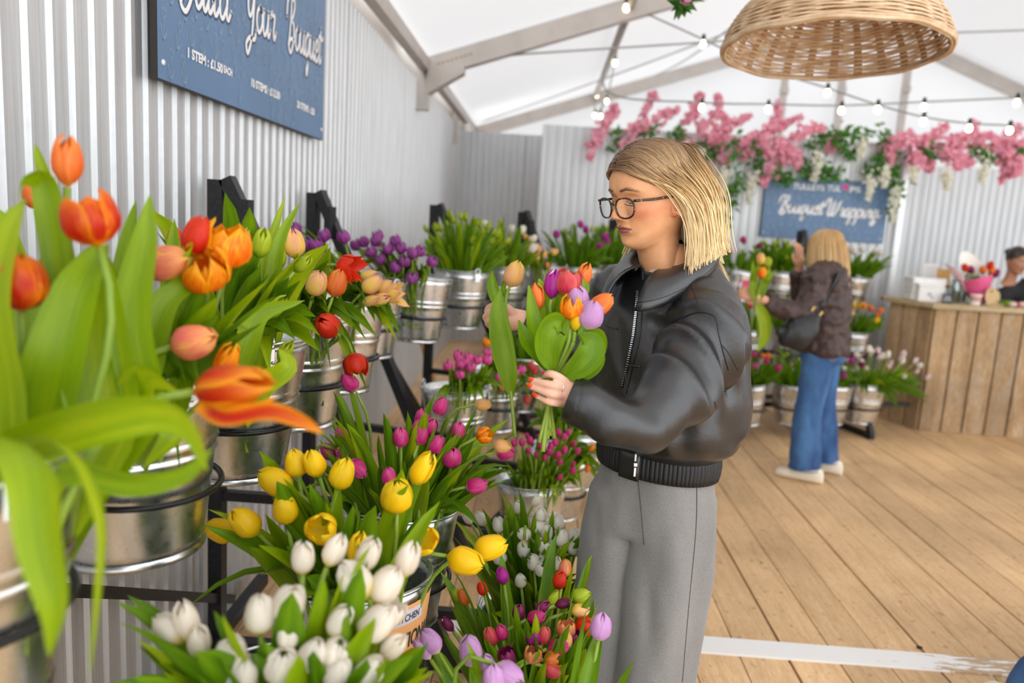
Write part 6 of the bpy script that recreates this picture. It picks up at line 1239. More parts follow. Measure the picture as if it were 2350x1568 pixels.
# her shoulder bag
bag = thing('shoulder_bag', 'black leather shoulder bag slung across the brown quilted jacket', 'bag', atY(1832, 800, Y2 - .3)); Ob = Vector(bag.location)
def putb(nm, mb, m): mb.v = [tuple(Vector(p) - Ob) for p in mb.v]; return mb.obj(nm, m, bag)
BAGL = mat('bag_leather', (.012, .012, .013, 1), .42, 0, .2, 12, bump=.25, bscale=14, bdist=.02); b = MB(); bc = atY(1838, 748, Y2 - .28); u_ = (atY(1880, 735, Y2 - .26) - atY(1795, 765, Y2 - .3)).normalized()
Qb = [atY(1792, 762, Y2 - .3), atY(1805, 768, Y2 - .3), atY(1830, 766, Y2 - .3), atY(1855, 748, Y2 - .29), atY(1876, 722, Y2 - .27)]; Qr = [.03, .075, .095, .075, .03]; Qs, Rs = smooth_path(Qb, Qr, 5); capsule(b, Qs, Rs, 18, up=(0, -1, 0), flat=.5); putb('bag_body', b, BAGL)
st = [atY(1879, 718, Y2 - .26), atY(1893, 690, Y2 - .24), atY(1915, 655, Y2 - .2), atY(1926, 630, Y2 - .12)]; sp_ = []
for q in crom([(1876, 722, 0), (1893, 692, 0), (1912, 660, 0), (1923, 640, 0), (1928, 626, 0)], 6): h = on2(jb2, B2, q.x, q.y, .012); sp_.append(h if h is not None else atY(q.x, q.y, Y2 - .2))
b = MB(); leaf_geo(b, sp_, .036, 0, 0, V(0, -1, .1), 2, wprof=lambda v: 1); o = putb('strap', b, BAGL); sf = o.modifiers.new('t', 'SOLIDIFY'); sf.thickness = .004
b = MB(); b.tube([atY(1795, 760, Y2 - .3), atY(1812, 722, Y2 - .27), atY(1835, 700, Y2 - .16)], .008, 6); putb('front_strap', b, BAGL)
for q in ((1866, 709), (1884, 720)): b = MB(); c = atY(*q, Y2 - .3); b.box(c, (.012, .008, .03), Matrix.Rotation(.6, 3, 'Y'), bevel=.002); putb('buckle', b, mat('brass_buckle', S(206, 160, 96), .3, 1))
# the tulips in her hand
for bl, kd, shp, nd, bs in (((1746, 597, Y2 - .27), 'pinkyellow', 'egg', (0, 0, 1), (1722, 760, Y2 - .29)), ((1748, 629, Y2 - .29), 'parrot', 'egg', (.05, -.2, 1), (1738, 775, Y2 - .29)), ((1760, 606, Y2 - .25), 'bud', 'egg', (.3, 0, 1), (1742, 770, Y2 - .27))):
    nd = Vector(nd).normalized(); tip = atY(*bl) - nd * .03; bb = atY(*bs); gr = atY(1737, 680, Y2 - .28)
    L = [(crom([gr + V(dx * .2, 0, -.02), gr + V(dx * .7, 0, .08), atY(bl[0], bl[1], bl[2]) + V(dx, -.02, dz)], 4), .05, .4, .3, V(0, -1, .2)) for dx, dz in ((-.05, -.0), (.05, -.03))]
    if kd == 'bud': L.append((crom([gr + V(.01, -.01, -.05), gr + V(.05, -.02, -.14), gr + V(.06, -.02, -.24), gr + V(.03, -.02, -.32)], 4), .075, .4, .2, V(0, -1, .2)))
    tulip(bb, tip, nd, kd, shp, 1.05, L, {'pinkyellow': 'pink and yellow tulip', 'parrot': 'orange tulip', 'bud': 'greenish yellow tulip bud'}[kd] + ' held up by the blonde woman', 'tulips in the blonde woman hand', gr, .005, LEAFY, True)
# ---- florist behind the counter
Y3 = 6.98; B3 = atY(2345, 800, Y3); B3.z = 0
P3 = dict(cols=COL3, head=atY(2336, 598, Y3 - .05), hphi=math.radians(-12), hpitch=14, hscale=1.0, shoulder_z=1.19, blush=.3, hairline=lambda x, y, z: (z > .178 - 9 * x * x and z > .125 and y > 0) or (y <= 0.005 and z > .03 and (y < -.02 or z > .12)), hair_col=S(44, 36, 34)[:3],
  arms=[dict(path=[atY(2300, 680, Y3 - .05), atY(2290, 720, Y3 - .15), atY(2312, 706, Y3 - .36), atY(2338, 703, Y3 - .4)], r=[.085, .075, .06, .045], n=(0, 0, 1), curl=.5), dict(path=[atY(2400, 680, Y3 - .05), atY(2412, 720, Y3 - .15), atY(2390, 706, Y3 - .36), atY(2362, 703, Y3 - .4)], r=[.085, .075, .06, .045], n=(0, 0, 1), curl=.5)],
  legs=[dict(path=[B3 + V(sx, 0, .84), B3 + V(sx * 1.1, -.02, .45), B3 + V(sx * 1.1, 0, .06)], r=[.085, .065, .05]) for sx in (-.085, .085)], hips=[(.95, .15, .11), (.85, .16, .12), (.78, .15, .12)], jacket=[(.85, .19, .14), (1.0, .19, .14), (1.1, .19, .13), (1.16, .175, .115), (1.21, .12, .09), (1.25, .08, .075)], jacket_m=BLACKCLOTH, trouser_m=BLACKCLOTH, fold=.01)
g3, C3, fw3, lf3, HT3, put3, jk3, _ = make_person('florist in black jacket with lanyard standing behind the wooden counter', B3, math.radians(-8), P3)
b = MB(); Hq = lambda x, y, z: HT3 @ V(x, y, z)
b.sphere(Hq(0, -.014, .135), (.082, .108, .098), 20, 14, HT3.to_3x3()); sel = MB(); sel.v = b.v; keep = []
inv = HT3.inverted()
for f in b.f:
    c = inv @ (sum((Vector(b.v[k]) for k in f), V(0, 0, 0)) / len(f))
    if (c.z > .172 and c.y < .09) or (c.y < .02 and c.z > .11) or (c.y < -.03 and c.z > .04): keep.append(f)
sel.f = keep; sel.uv = [[(.3, .1)] * len(f) for f in keep]; sel.mi = [0] * len(keep); sel.flat = [False] * len(keep); put3('hair', sel, mat('dark_hair', S(40, 32, 30), .4)); 
b = MB(); b.sphere(Hq(0, -.125, .15), .035, 12, 8); put3('hair_bun', b, mat('dark_hair', S(40, 32, 30), .4))
for sd in (-1, 1):
    b = MB(); b.tube([Hq(sd * .033 + .025 * math.cos(a), .098 - 2.4 * (sd * .033) ** 2, .106 + .02 * math.sin(a)) for a in [k * .45 for k in range(14)]], .0016, 6, closed=True); put3('glasses_rim', b, SILVER)
    b = MB(); b.tube([Hq(sd * .058, .085, .112), Hq(sd * .078, .0, .11)], .0016, 6); put3('glasses_temple', b, SILVER)
b = MB(); b.tube([C3(1.235) + fw3 * .085 + lf3 * .045, C3(1.12) + fw3 * .15 + lf3 * .015, C3(1.06) + fw3 * .16], .008, 6, flatx=.3); b.tube([C3(1.235) + fw3 * .085 - lf3 * .045, C3(1.12) + fw3 * .15 - lf3 * .015, C3(1.06) + fw3 * .16], .008, 6, flatx=.3); put3('lanyard', b, mat('pale_lanyard', S(170, 200, 210), .6))
b = MB(); b.box(C3(1.03) + fw3 * .165, (.06, .004, .08)); put3('name_card', b, mat('card_white', (.8, .82, .84, 1), .5))
# ---- passer-by at the edge of the picture: wide blue jeans stepping forward
B4 = V(1.93, 2.25, 0)
P4 = dict(cols=COL2, head=V(1.95, 2.25, 1.56), hphi=math.radians(160), shoulder_z=1.36, hairline=lambda x, y, z: (z > .165 and y > 0) or (y <= 0 and z > .03), hair_col=S(80, 56, 40)[:3],
  arms=[dict(path=[V(1.9 + sx, 2.25, 1.33), V(1.9 + sx * 1.2, 2.28, 1.08), V(1.9 + sx * 1.2, 2.2, .86)], r=[.07, .055, .045], n=(0, 1, 0), curl=.3) for sx in (.19, -.19)],
  legs=[dict(path=[B4 + V(-.04, .0, .84), B4 + V(-.16, .0, .45), B4 + V(-.285, .02, .07)], r=[.09, .085, .1]), dict(path=[B4 + V(.12, .02, .84), B4 + V(.14, .06, .45), B4 + V(.16, .1, .07)], r=[.09, .085, .1])],
  hips=[(.98, .145, .11), (.9, .16, .12), (.8, .16, .12)], jacket=[(.9, .17, .13), (1.1, .165, .125), (1.25, .165, .12), (1.32, .14, .1), (1.38, .08, .075)], jacket_m=BLACKCLOTH, trouser_m=DENIM)
g4, C4, fw4, lf4, HT4, put4, *_ = make_person('passer-by in wide blue jeans on the floor boards beside the white strip', B4, math.radians(160), P4)
for L in P4['legs']: h_ = Vector(L['path'][-1]); h_.z = 0; b = MB(); ringloft(b, [(h_ + fw4 * q + UP * (hh / 2), lf4, UP, w_, hh / 2, 2.6) for q, w_, hh in ((-.1, .018, .05), (-.09, .034, .085), (-.03, .037, .10), (.05, .043, .085), (.12, .044, .062), (.165, .036, .05), (.185, .015, .03))], 16); put4('shoe', b, mat('cream_trainer', S(236, 226, 206), .6))
b = MB(); b.sphere(HT4 @ V(0, -.016, .14), (.086, .108, .098), 18, 12, HT4.to_3x3()); put4('hair', b, mat('brown_hair', S(80, 56, 40), .5))
# ================================================================== LAMP, LIGHTS, BLOSSOM, COUNTER
# ---- wicker shade
t = NT('cane'); uv = t.coord('Object'); n = t.noise(uv, 26, 3); oi = t.node('ShaderNodeObjectInfo'); n2 = t.noise(t.node('ShaderNodeVectorMath', {0: uv, 1: (oi, 'Random')}, operation='ADD'), 9, 3)
t.set(Base_Color=t.mix(.5, t.ramp(n, [(.3, S(204, 164, 118)), (.7, S(240, 218, 184))]), t.ramp(n2, [(.35, S(176, 128, 82)), (.65, S(236, 212, 180))])), Roughness=.6); CANE = t.m
t = NT('cane_stake'); t.set(Base_Color=t.ramp(t.noise(t.coord(), 14, 3), [(.3, S(160, 112, 70)), (.7, S(200, 156, 108))]), Roughness=.6); STAKEM = t.m
LC = (atY(1665, 106, 2.9) + atY(2157, 132, 2.9)) / 2; LR = (atY(2157, 132, 2.9) - atY(1665, 106, 2.9)).length / 2
lamp = thing('pendant_shade', 'large woven cane pendant shade hanging under the tent roof', 'lamp', LC); lamp.rotation_euler = (math.radians(-3.5), 0, 0)
LP = [(1.0, 0), (.985, .035), (.94, .075), (.86, .125), (.755, .172), (.63, .215), (.48, .25), (.32, .275), (.16, .288), (.06, .292)]
LPc = crom([(r * LR, z, 0) for r, z in LP], 10); LL = [0]
for a, b_ in zip(LPc[:-1], LPc[1:]): LL.append(LL[-1] + (b_ - a).length)
def lprof(s):
    s = max(0, min(LL[-1], s))
    for i in range(len(LL) - 1):
        if LL[i + 1] >= s: f = (s - LL[i]) / max(1e-9, LL[i + 1] - LL[i]); return LPc[i].lerp(LPc[i + 1], f)
    return LPc[-1]
NS = 26; rl = random.Random(4)
for k in range(NS):
    th = 2 * math.pi * k / NS; b = MB(); P = [lprof(LL[-1] * j / 14) for j in range(15)]; P = [V(p.x * math.cos(th), p.x * math.sin(th), p.y) for p in P]
    leaf_geo(b, P, .034, 0, 0, V(math.cos(th), math.sin(th), .2), 2, wprof=lambda v: 1 - .72 * v); b.obj('stake', STAKEM, lamp)
s = .006; ring = 0
while s < LL[-1] - .02:
    b = MB(); N = NS * 4; P = []; ph = rl.uniform(0, 6.28)
    for k in range(N):
        th = 2 * math.pi * k / N; p = lprof(s + .0022 * math.sin(3 * th + ph) + .0016 * math.sin(7 * th + ph * 2)); wv = (.0052 if ring % 2 else -.0052) * math.cos(th * NS / 2); r = p.x + wv + .001; P.append(V(r * math.cos(th), r * math.sin(th), p.y))
    b.tube(P, .0046 * rl.uniform(.85, 1.15), 5, closed=True, flatx=1.0); b.obj('cane_strand', CANE, lamp); s += .0072 * rl.uniform(.88, 1.15) + (.004 if rl.random() < .08 else 0); ring += 1
for dz, dr, r in ((.0, .004, .007), (.008, .006, .006), (-.002, -.006, .006)):
    b = MB(); b.tube([V((LR + dr) * math.cos(a), (LR + dr) * math.sin(a), dz + .003 * math.sin(a * 9)) for a in [k * math.pi / 40 for k in range(80)]], r, 6, closed=True); b.obj('rim_binding', CANE, lamp)
b = MB(); b.tube([(0, 0, .29), (0, 0, 1.35)], .006, 6); b.obj('cord', mat('lamp_cord', (.1, .09, .08, 1), .6), lamp)
b = MB(); b.lathe([(.02, .29), (.024, .24), (.024, .2), (.018, .19)], 14); b.obj('socket', mat('black_plastic', (.02, .02, .02, 1), .4), lamp)
# ---- festoon lights
t = NT('lit_bulb'); em = t.node('ShaderNodeEmission', {'Color': (1, .86, .62, 1), 'Strength': 7.0}); t.l.new(em.outputs[0], t.out.inputs[0]); BULBM = t.m
SOCK = mat('black_socket', (.015, .02, .016, 1), .5); CABM = mat('festoon_cable', (.26, .27, .26, 1), .6)
b = MB(); b.lathe([(.001, -.062), (.012, -.06), (.021, -.048), (.024, -.035), (.02, -.018), (.013, -.004), (.012, 0)], 14); BULB_ME = b.mesh('bulb', BULBM)
b = MB(); b.lathe([(.013, -.006), (.016, 0), (.016, .03), (.01, .042), (.004, .046)], 12); SOCK_ME = b.mesh('socket', SOCK)
def festoon(label, bulbs, path):
    O = path[0]; g = thing('festoon_lights', label, 'string lights', O, 0, 'festoon lights'); b = MB()
    P = crom(path, 6); b.tube([p - O for p in P], .007, 6); b.obj('cable', CABM, g)
    for p in bulbs:
        s_ = link('socket', SOCK_ME, g, p - O + V(0, 0, .05)); bl = link('bulb', BULB_ME, s_)
        q = min(P, key=lambda c: (c - p).length); 
        if (q - p).length > .1: b = MB(); b.tube([p - O + V(0, 0, .09), q - O], .004, 5); b.obj('drop_wire', CABM, g)
k1 = [(1610, 252), (1762, 256), (1930, 259), (2119, 251), (2333, 241)]; festoon('level string of bulbs in front of the blossom garland', [atY(x, y, 6.6) for x, y in k1], [V(.545, 6.6, 3.13)] + [atY(x, y - 17, 6.6) for x, y in [(1391, 225)] + k1 + [(2480, 232)]] + [V(8.22, 6.6, 2.62)])
k2 = [(1613, 107), (1757, 174), (1898, 219), (2013, 257), (2118, 285), (2223, 300), (2316, 305)]; festoon('sloping string of bulbs running down from the tent arch past the wicker shade', [atY(x, y, 6.3) for x, y in k2], [atY(1445, 14, 6.15)] + [atY(x, y - 17, 6.3) for x, y in k2] + [atY(2480, 300, 6.3), V(8.22, 6.3, 2.6)])
k3 = [(1437, 22), (1411, 147), (1392, 234)]; festoon('short string of bulbs along the purlin to the gable arch', [atY(1437, 24, 6.15), atY(1411, 149, 8.0), atY(1392, 236, 9.6)], [atY(1438, 4, 6.15), atY(1413, 132, 8.0), atY(1394, 218, 9.6), atY(1372, 260, 10.1)])
k4 = [(1369, 222), (1365, 268), (1378, 270)]; festoon('three bulbs clustered where the purlin meets the gable arch', [atY(x, y, 10.15) for x, y in k4], [atY(1369, 208, 10.15), atY(1365, 250, 10.15), atY(1378, 252, 10.15), atY(1394, 222, 10.1)])
# ---- blossom garland
PINKB = thin_mat(*(lambda t: (t, t.ramp(t.noise(t.coord(), 35, 2), [(.3, S(236, 140, 166)), (.7, S(250, 200, 214))]), .6, .3))(NT('pink_blossom')))
WHITEB = thin_mat(*(lambda t: (t, t.ramp(t.noise(t.coord(), 35, 2), [(.3, S(232, 230, 206)), (.7, S(250, 248, 240))]), .6, .3))(NT('white_blossom')))
GLEAF = thin_mat(*(lambda t: (t, t.ramp(t.noise(t.coord(), 18, 2), [(.3, S(40, 92, 24)), (.7, S(92, 146, 40))]), .5, .25))(NT('garland_leaf')))
TWIG = mat('brown_twig', (.12, .08, .05, 1), .8)
def floret(mb, c, r, rr, npet=5):
    n = V(rr.uniform(-.7, .7), -1 + rr.uniform(-.2, .6), rr.uniform(-.6, .6)).normalized(); u = n.orthogonal().normalized(); w = n.cross(u); a0 = rr.uniform(0, 6)
    for k in range(npet):
        a = a0 + k * 2 * math.pi / npet; d = u * math.cos(a) + w * math.sin(a); s_ = n.cross(d) * r * .42
        mb.add([c, c + d * r * .6 + s_ + n * r * .2, c + d * r + n * r * .35, c + d * r * .6 - s_ + n * r * .2], [(0, 1, 2, 3)])
def lleaf(mb, c, d, L, W, rr):
    d = d.normalized(); n = V(rr.uniform(-.5, .5), -1, rr.uniform(-.2, .8)); s_ = d.cross(n).normalized() * W / 2; n = s_.cross(d).normalized(); mb.add([c, c + d * L * .4 + s_, c + d * L, c + d * L * .4 - s_, c + d * L * .45 - n * W * .18], [(0, 1, 4), (1, 2, 4), (2, 3, 4), (3, 0, 4)])
def spray(kind, pts, Yd, n, rad, label, size=.026, grp=None, seed=0):
    rr = random.Random(seed); P = crom([atY(x, y, Yd) for x, y in pts], 6); O = P[0]; nm = {'pink': 'blossom_spray', 'white': 'wisteria_raceme', 'vine': 'leafy_vine'}[kind]
    g = thing(nm, label, {'pink': 'blossom', 'white': 'wisteria', 'vine': 'vine'}[kind], O, 0, grp)
    b = MB(); b.tube([p - O for p in P], .005, 5); b.obj('stem', TWIG if kind == 'pink' else GLEAF, g); b = MB(); lv = MB()
    for k in range(n):
        f = rr.random(); i = min(len(P) - 2, int(f * (len(P) - 1))); p = P[i].lerp(P[i + 1], rr.random()); r_ = rad * ((1 - .6 * f) if kind == 'white' else (.45 + .55 * math.sin(math.pi * min(1, .15 + f)))); c = p + V(rr.gauss(0, .5), rr.gauss(0, .5) - .02, rr.gauss(0, .5)) * r_
        if kind == 'vine': lleaf(lv, c - O, V(rr.uniform(-1, 1), rr.uniform(-.5, .2), rr.uniform(-1, .6)), rr.uniform(.05, .09), rr.uniform(.025, .042), rr)
        else: floret(b, c - O, size * rr.uniform(.75, 1.25), rr)
    if b.v: struct(b.obj('blossoms', PINKB if kind == 'pink' else WHITEB, g), 'stuff')
    if lv.v: struct(lv.obj('leaves', GLEAF, g), 'stuff')
YG = 7.18
PK = [[(1375, 300), (1362, 330), (1352, 365)], [(1385, 290), (1405, 262), (1410, 245)], [(1440, 310), (1470, 280), (1495, 225), (1502, 218)], [(1470, 300), (1500, 285), (1530, 262), (1560, 250)], [(1560, 290), (1590, 262), (1602, 240), (1604, 215)], [(1600, 300), (1630, 280), (1645, 250), (1646, 222)], [(1620, 320), (1650, 300), (1690, 280), (1720, 268)], [(1650, 330), (1665, 295), (1660, 260)], [(1700, 330), (1740, 310), (1780, 280), (1784, 235)], [(1740, 330), (1770, 300), (1800, 285), (1838, 265)], [(1790, 330), (1830, 310), (1860, 300), (1893, 292)], [(1420, 330), (1450, 335), (1475, 325)], [(1560, 320), (1580, 335), (1590, 345)], [(1640, 330), (1655, 355), (1668, 375)], [(1700, 320), (1712, 345), (1705, 365)], [(1750, 320), (1765, 360), (1760, 400), (1748, 425)], [(1790, 340), (1830, 360), (1826, 385)], [(1780, 330), (1800, 350), (1792, 375)], [(2030, 330), (2045, 345), (2040, 372)], [(1900, 320), (1912, 330), (1920, 340)],
      [(2050, 322), (2090, 318), (2130, 320)], [(2090, 330), (2130, 320), (2160, 300), (2165, 285)], [(2140, 340), (2200, 320), (2230, 300), (2232, 280)], [(2190, 330), (2240, 318), (2275, 310)], [(2110, 345), (2125, 375), (2135, 390)], [(2160, 345), (2190, 370), (2200, 385)], [(2170, 350), (2215, 365), (2225, 380)], [(2250, 330), (2290, 330), (2330, 300), (2325, 295)], [(2270, 340), (2300, 370), (2315, 395), (2300, 415)], [(2300, 330), (2330, 340), (2350, 330)], [(2310, 350), (2335, 380), (2330, 400)], [(2100, 350), (2104, 370), (2103, 385)]]
PKL = 'pink blossom spray on the garland above the wrapping sign'; PKR = 'pink blossom spray on the garland above the counter wall'
for i, p in enumerate(PK): spray('pink', p, YG + (i % 5) * .025 - .05, 80 if i not in (0, 11, 12, 14, 19) else 48, .062, PKL if i < 20 else PKR, .028, 'pink blossom sprays', i)
VN = [[(1400, 345), (1430, 310), (1470, 300), (1505, 298)], [(1545, 300), (1565, 325), (1590, 350)], [(1690, 310), (1680, 360), (1690, 410), (1680, 450)], [(1680, 440), (1668, 480), (1660, 530)], [(1735, 330), (1742, 370), (1738, 415)], [(1780, 390), (1795, 405), (1812, 410)], [(1885, 305), (1870, 340), (1856, 380), (1850, 410)], [(1900, 300), (1930, 330), (1960, 365)], [(1925, 305), (1950, 315), (1985, 310)], [(1990, 300), (2040, 325), (2055, 370), (2045, 410)], [(2045, 400), (2055, 440), (2040, 490)], [(1880, 385), (1905, 395), (1930, 402)], [(2000, 395), (2015, 380), (2025, 350)], [(2120, 345), (2150, 350), (2165, 345)], [(2235, 350), (2255, 355), (2270, 365)], [(1600, 325), (1630, 345), (1655, 345)], [(2300, 355), (2330, 350), (2345, 360)]]
for i, p in enumerate(VN): spray('vine', p, YG + .03 - (i % 3) * .03, 60, .075, 'dark green leafy vine hanging from the garland', .026, 'garland vines', 100 + i)
WS = [[(1605, 350), (1603, 375), (1600, 400)], [(1664, 395), (1660, 420), (1656, 445)], [(1657, 480), (1652, 505), (1648, 535)], [(1732, 400), (1724, 430), (1716, 465)], [(1880, 355), (1876, 385), (1870, 415)], [(1980, 320), (1978, 340), (1974, 360)], [(1996, 405), (1996, 430), (1993, 458)], [(2034, 385), (2030, 405), (2028, 428)], [(2056, 430), (2052, 470), (2048, 512)], [(2097, 385), (2095, 400), (2093, 418)], [(2175, 395), (2172, 415), (2170, 432)], [(2262, 355), (2258, 385), (2252, 422)], [(1585, 335), (1560, 345), (1540, 350)]]
for i, p in enumerate(WS): spray('white', p, YG - .05, 110, .05, 'white wisteria raceme hanging from the garland', .017, 'white wisteria racemes', 200 + i)
b = MB(); b.bar(atY(2080, 330, 7.28), atY(2400, 345, 7.28), .05, .05); tag(b.obj('garland_beam', mat('bamboo_beam', (.35, .22, .1, 1), .7)), 'thin wooden beam carrying the garland over the counter', 'beam')
spray('pink', [(1548, -440), (1580, -90), (1580, -12), (1574, 6)], 3.2, 60, .022, 'sprig of pink flowers hanging down beside the wicker shade', .016, None, 301); spray('vine', [(1546, -440), (1574, -90), (1568, -8), (1562, 14)], 3.2, 40, .02, 'thin green sprig hanging with pink flowers beside the wicker shade', .01, None, 302)
# ---- counter
CT = 1.0; c1 = atZ(2105, 988, 0); c0 = c1 + V(-.14, .44, 0); c0 = atZ(2052, 950, 0); c0 = V(c1.x - .16, c1.y + .42, 0); c2 = V(6.4, 6.12, 0)
ctr = thing('counter', 'long counter clad in weathered vertical boards', 'counter', c1)
b = MB(); b.add([tuple(p - c1) for p in (c0 + V(.03, .02, 0), c1 + V(.03, .03, 0), c2 + V(0, .03, 0), c2 + V(0, .55, 0), c0 + V(.05, .1, 0))] + [tuple(p - c1 + V(0, 0, CT)) for p in (c0 + V(.03, .02, 0), c1 + V(.03, .03, 0), c2 + V(0, .03, 0), c2 + V(0, .55, 0), c0 + V(.05, .1, 0))], [(4, 3, 2, 1, 0), (5, 6, 7, 8, 9)] + [(k, (k + 1) % 5, (k + 1) % 5 + 5, k + 5) for k in range(5)], flat=True); b.obj('carcass', DARK, ctr)
def boards(a, b_, n):
    d = b_ - a; L = d.length; d.normalize(); rr = random.Random(int(L * 10)); w = L / n
    for k in range(n):
        m = MB(); ww = w - rr.uniform(.010, .018); hh = CT - rr.uniform(0, .01); m.box((0, 0, hh / 2), (ww, .022, hh), bevel=.003); o = m.obj('board', COUNTERWOOD, ctr); o.location = a - c1 + d * (w * (k + .5)) + V(0, rr.uniform(-.004, .004), 0); o.rotation_euler = (0, 0, math.atan2(d.y, d.x))
boards(c1, c2, 19); boards(c0, c1, 3)
b = MB(); tp = [c0 + V(-.06, .0, 0), c1 + V(-.04, -.05, 0), c2 + V(0, -.05, 0), c2 + V(0, .6, 0), c0 + V(-.02, .16, 0)]; b.add([tuple(p - c1 + V(0, 0, CT)) for p in tp] + [tuple(p - c1 + V(0, 0, CT + .035)) for p in tp], [(4, 3, 2, 1, 0), (5, 6, 7, 8, 9)] + [(k, (k + 1) % 5, (k + 1) % 5 + 5, k + 5) for k in range(5)], flat=True); b.obj('counter_top', TOPWOOD, ctr)
ZT = CT + .036
def onc(x, y, dy=0): p = atZ(x, y, ZT); return p
def item(nm, lab, cat, p): return thing(nm, lab, cat, p)
WHT = mat('white_painted_wood', (.8, .79, .77, 1), .6, 0, .06); CARD = mat('white_card', (.82, .81, .8, 1), .7); INKB = mat('blue_ink', S(60, 70, 130), .6)
p = V(3.17, 6.47, ZT); g = item('crate', 'white slatted wooden crate at the end of the counter', 'crate', p); w, dd = .26, .16
for k in range(3):
    for yy in (-dd / 2, dd / 2): b = MB(); b.box((0, yy, .033 + k * .063), (w, .012, .052), bevel=.002); b.obj('slat', WHT, g)
    for xx in (-w / 2, w / 2): b = MB(); b.box((xx, 0, .033 + k * .063), (.012, dd, .052), bevel=.002); b.obj('slat', WHT, g)
for xx in (-1, 1):
    for yy in (-1, 1): b = MB(); b.box((xx * (w / 2 - .012), yy * (dd / 2 - .012), .095), (.02, .02, .19)); b.obj('corner_post', WHT, g)
def boxitem(nm, lab, cat, px_, y_, yy, size, m, rz=0, extra=None):
    p = atY(px_, y_, yy); p.z = ZT; g = item(nm, lab, cat, p); g.rotation_euler = (0, 0, rz); b = MB(); b.box((0, 0, size[2] / 2), size, bevel=.004); b.obj('body', m, g)
    if extra: extra(g, size)
    return g
def lid(g, s_): b = MB(); b.box((0, 0, s_[2] + .006), (s_[0] + .012, s_[1] + .012, .02), bevel=.003); b.obj('lid', CARD, g); b = MB(); b.tube(crom([(-.02, -s_[1] / 2 - .001, .05), (.0, -s_[1] / 2 - .001, .07), (.01, -s_[1] / 2 - .001, .04), (.035, -s_[1] / 2 - .001, .03)], 4), .003, 5); b.obj('scribble', INKB, g)
boxitem('card_box', 'white lidded card box in front of the slatted crate', 'box', 2125, 690, 6.36, (.17, .12, .125), CARD, -.1, lid)
boxitem('card_box', 'low white card box beside the lidded one', 'box', 2165, 690, 6.5, (.2, .1, .11), CARD, 0, lambda g, s_: (lambda b: (b.box((0, 0, s_[2] + .012), (.18, .08, .02)), b.obj('rust_tray', mat('rust_paper', S(176, 92, 48), .8), g)))(MB()))
def scrib(g, s_):
    b = MB()
    for r in range(5): 
        for q in range(4): b.box((-.035 + q * .022, -s_[1] / 2 - .001, s_[2] - .035 - r * .026), (.016, .001, .003))
    struct(b.obj('written_lines', mat('grey_ink', (.35, .35, .38, 1), .7), g), 'stuff')
g = boxitem('price_card', 'tall white card with handwritten lines standing behind the boxes', 'card', 2124, 690, 6.62, (.125, .006, .3), CARD, .1, scrib)
boxitem('cardboard_box', 'small brown cardboard box at the back of the counter', 'box', 2150, 690, 6.68, (.13, .08, .26), mat('kraft_card', S(216, 170, 104), .8), 0, lambda g, s_: (lambda b: (b.box((0, 0, s_[2] + .002), (.04, s_[1] + .002, .006)), b.obj('tape', CARD, g)))(MB()))
boxitem('chalk_sign', 'little black chalk sign with white lettering on the counter edge', 'sign', 2171, 706, 6.24, (.085, .012, .075), mat('chalkboard', (.03, .035, .045, 1), .6), 0, lambda g, s_: (font_text('chalk_lettering', 'CASH', .022, g, (-.03, -.0072, .042), WHITEPRINT, .9, .01), font_text('chalk_lettering', 'OR CARD', .018, g, (-.035, -.0072, .02), WHITEPRINT, .8, .01)))
for o in list(COL.objects):
    if o.name.startswith('chalk_lettering'): o.rotation_euler = (math.pi / 2, 0, 0)
t = NT('clear_jar'); gl = t.node('ShaderNodeBsdfGlossy', {'Color': (.95, 1, .98, 1), 'Roughness': .04}); tp_ = t.node('ShaderNodeBsdfTransparent', {'Color': (.86, .92, .9, 1)}); mx = t.node('ShaderNodeMixShader', {0: .14, 1: tp_, 2: gl}); t.l.new(mx.outputs[0], t.out.inputs[0]); JAR = t.m
def jar(x, yy, r, h, lab, fill):
    p = atY(x, 700, yy); p.z = ZT; g = item('glass_jar', lab, 'jar', p); b = MB(); b.lathe([(.001, .002), (r, .002), (r, h * .8), (r * .8, h * .92), (r * .85, h), (r * .8, h), (r * .75, h * .92), (r * .94, h * .8), (r * .94, .008), (.001, .008)], 20); b.obj('glass', JAR, g); fill(g, r, h)
rj = random.Random(2)
def sticks(g, r, h, m=None, n=7):
    for k in range(n): a = rj.uniform(0, 6.28); b = MB(); b.tube([(r * .4 * math.cos(a), r * .4 * math.sin(a), .01), (r * .75 * math.cos(a), r * .75 * math.sin(a), h * rj.uniform(.9, 1.25))], .006, 6); b.obj('marker_pen', m or mat('dark_pen', (.03, .03, .035, 1), .4), g)
jar(2186, 6.36, .045, .18, 'glass jar of dark ribbon scraps on the counter', lambda g, r, h: sticks(g, r, h, None, 5)); jar(2204, 6.42, .05, .19, 'taller glass jar of pens beside the pink wrapped bouquet', lambda g, r, h: sticks(g, r, h, None, 9)); jar(2232, 6.52, .055, .17, 'glass jar of pale liquid behind the pink cup', lambda g, r, h: sticks(g, r, h, STEM, 3))
g = item('paper_cup', 'pink and white paper cup at the counter edge', 'cup', (lambda q: V(q.x, q.y, ZT))(atY(2236, 708, 6.27))); b = MB(); b.lathe([(.001, 0), (.033, 0), (.043, .085), (.045, .088), (.041, .088), (.032, .006), (.001, .006)], 22); b.obj('body', mat('pink_cup', S(232, 176, 168), .6), g); b = MB(); b.lathe([(.0335, .0), (.037, .03)], 22); b.obj('white_band', CARD, g); b = MB(); b.lathe([(.0405, .068), (.045, .088)], 22); b.obj('rim_band', CARD, g)
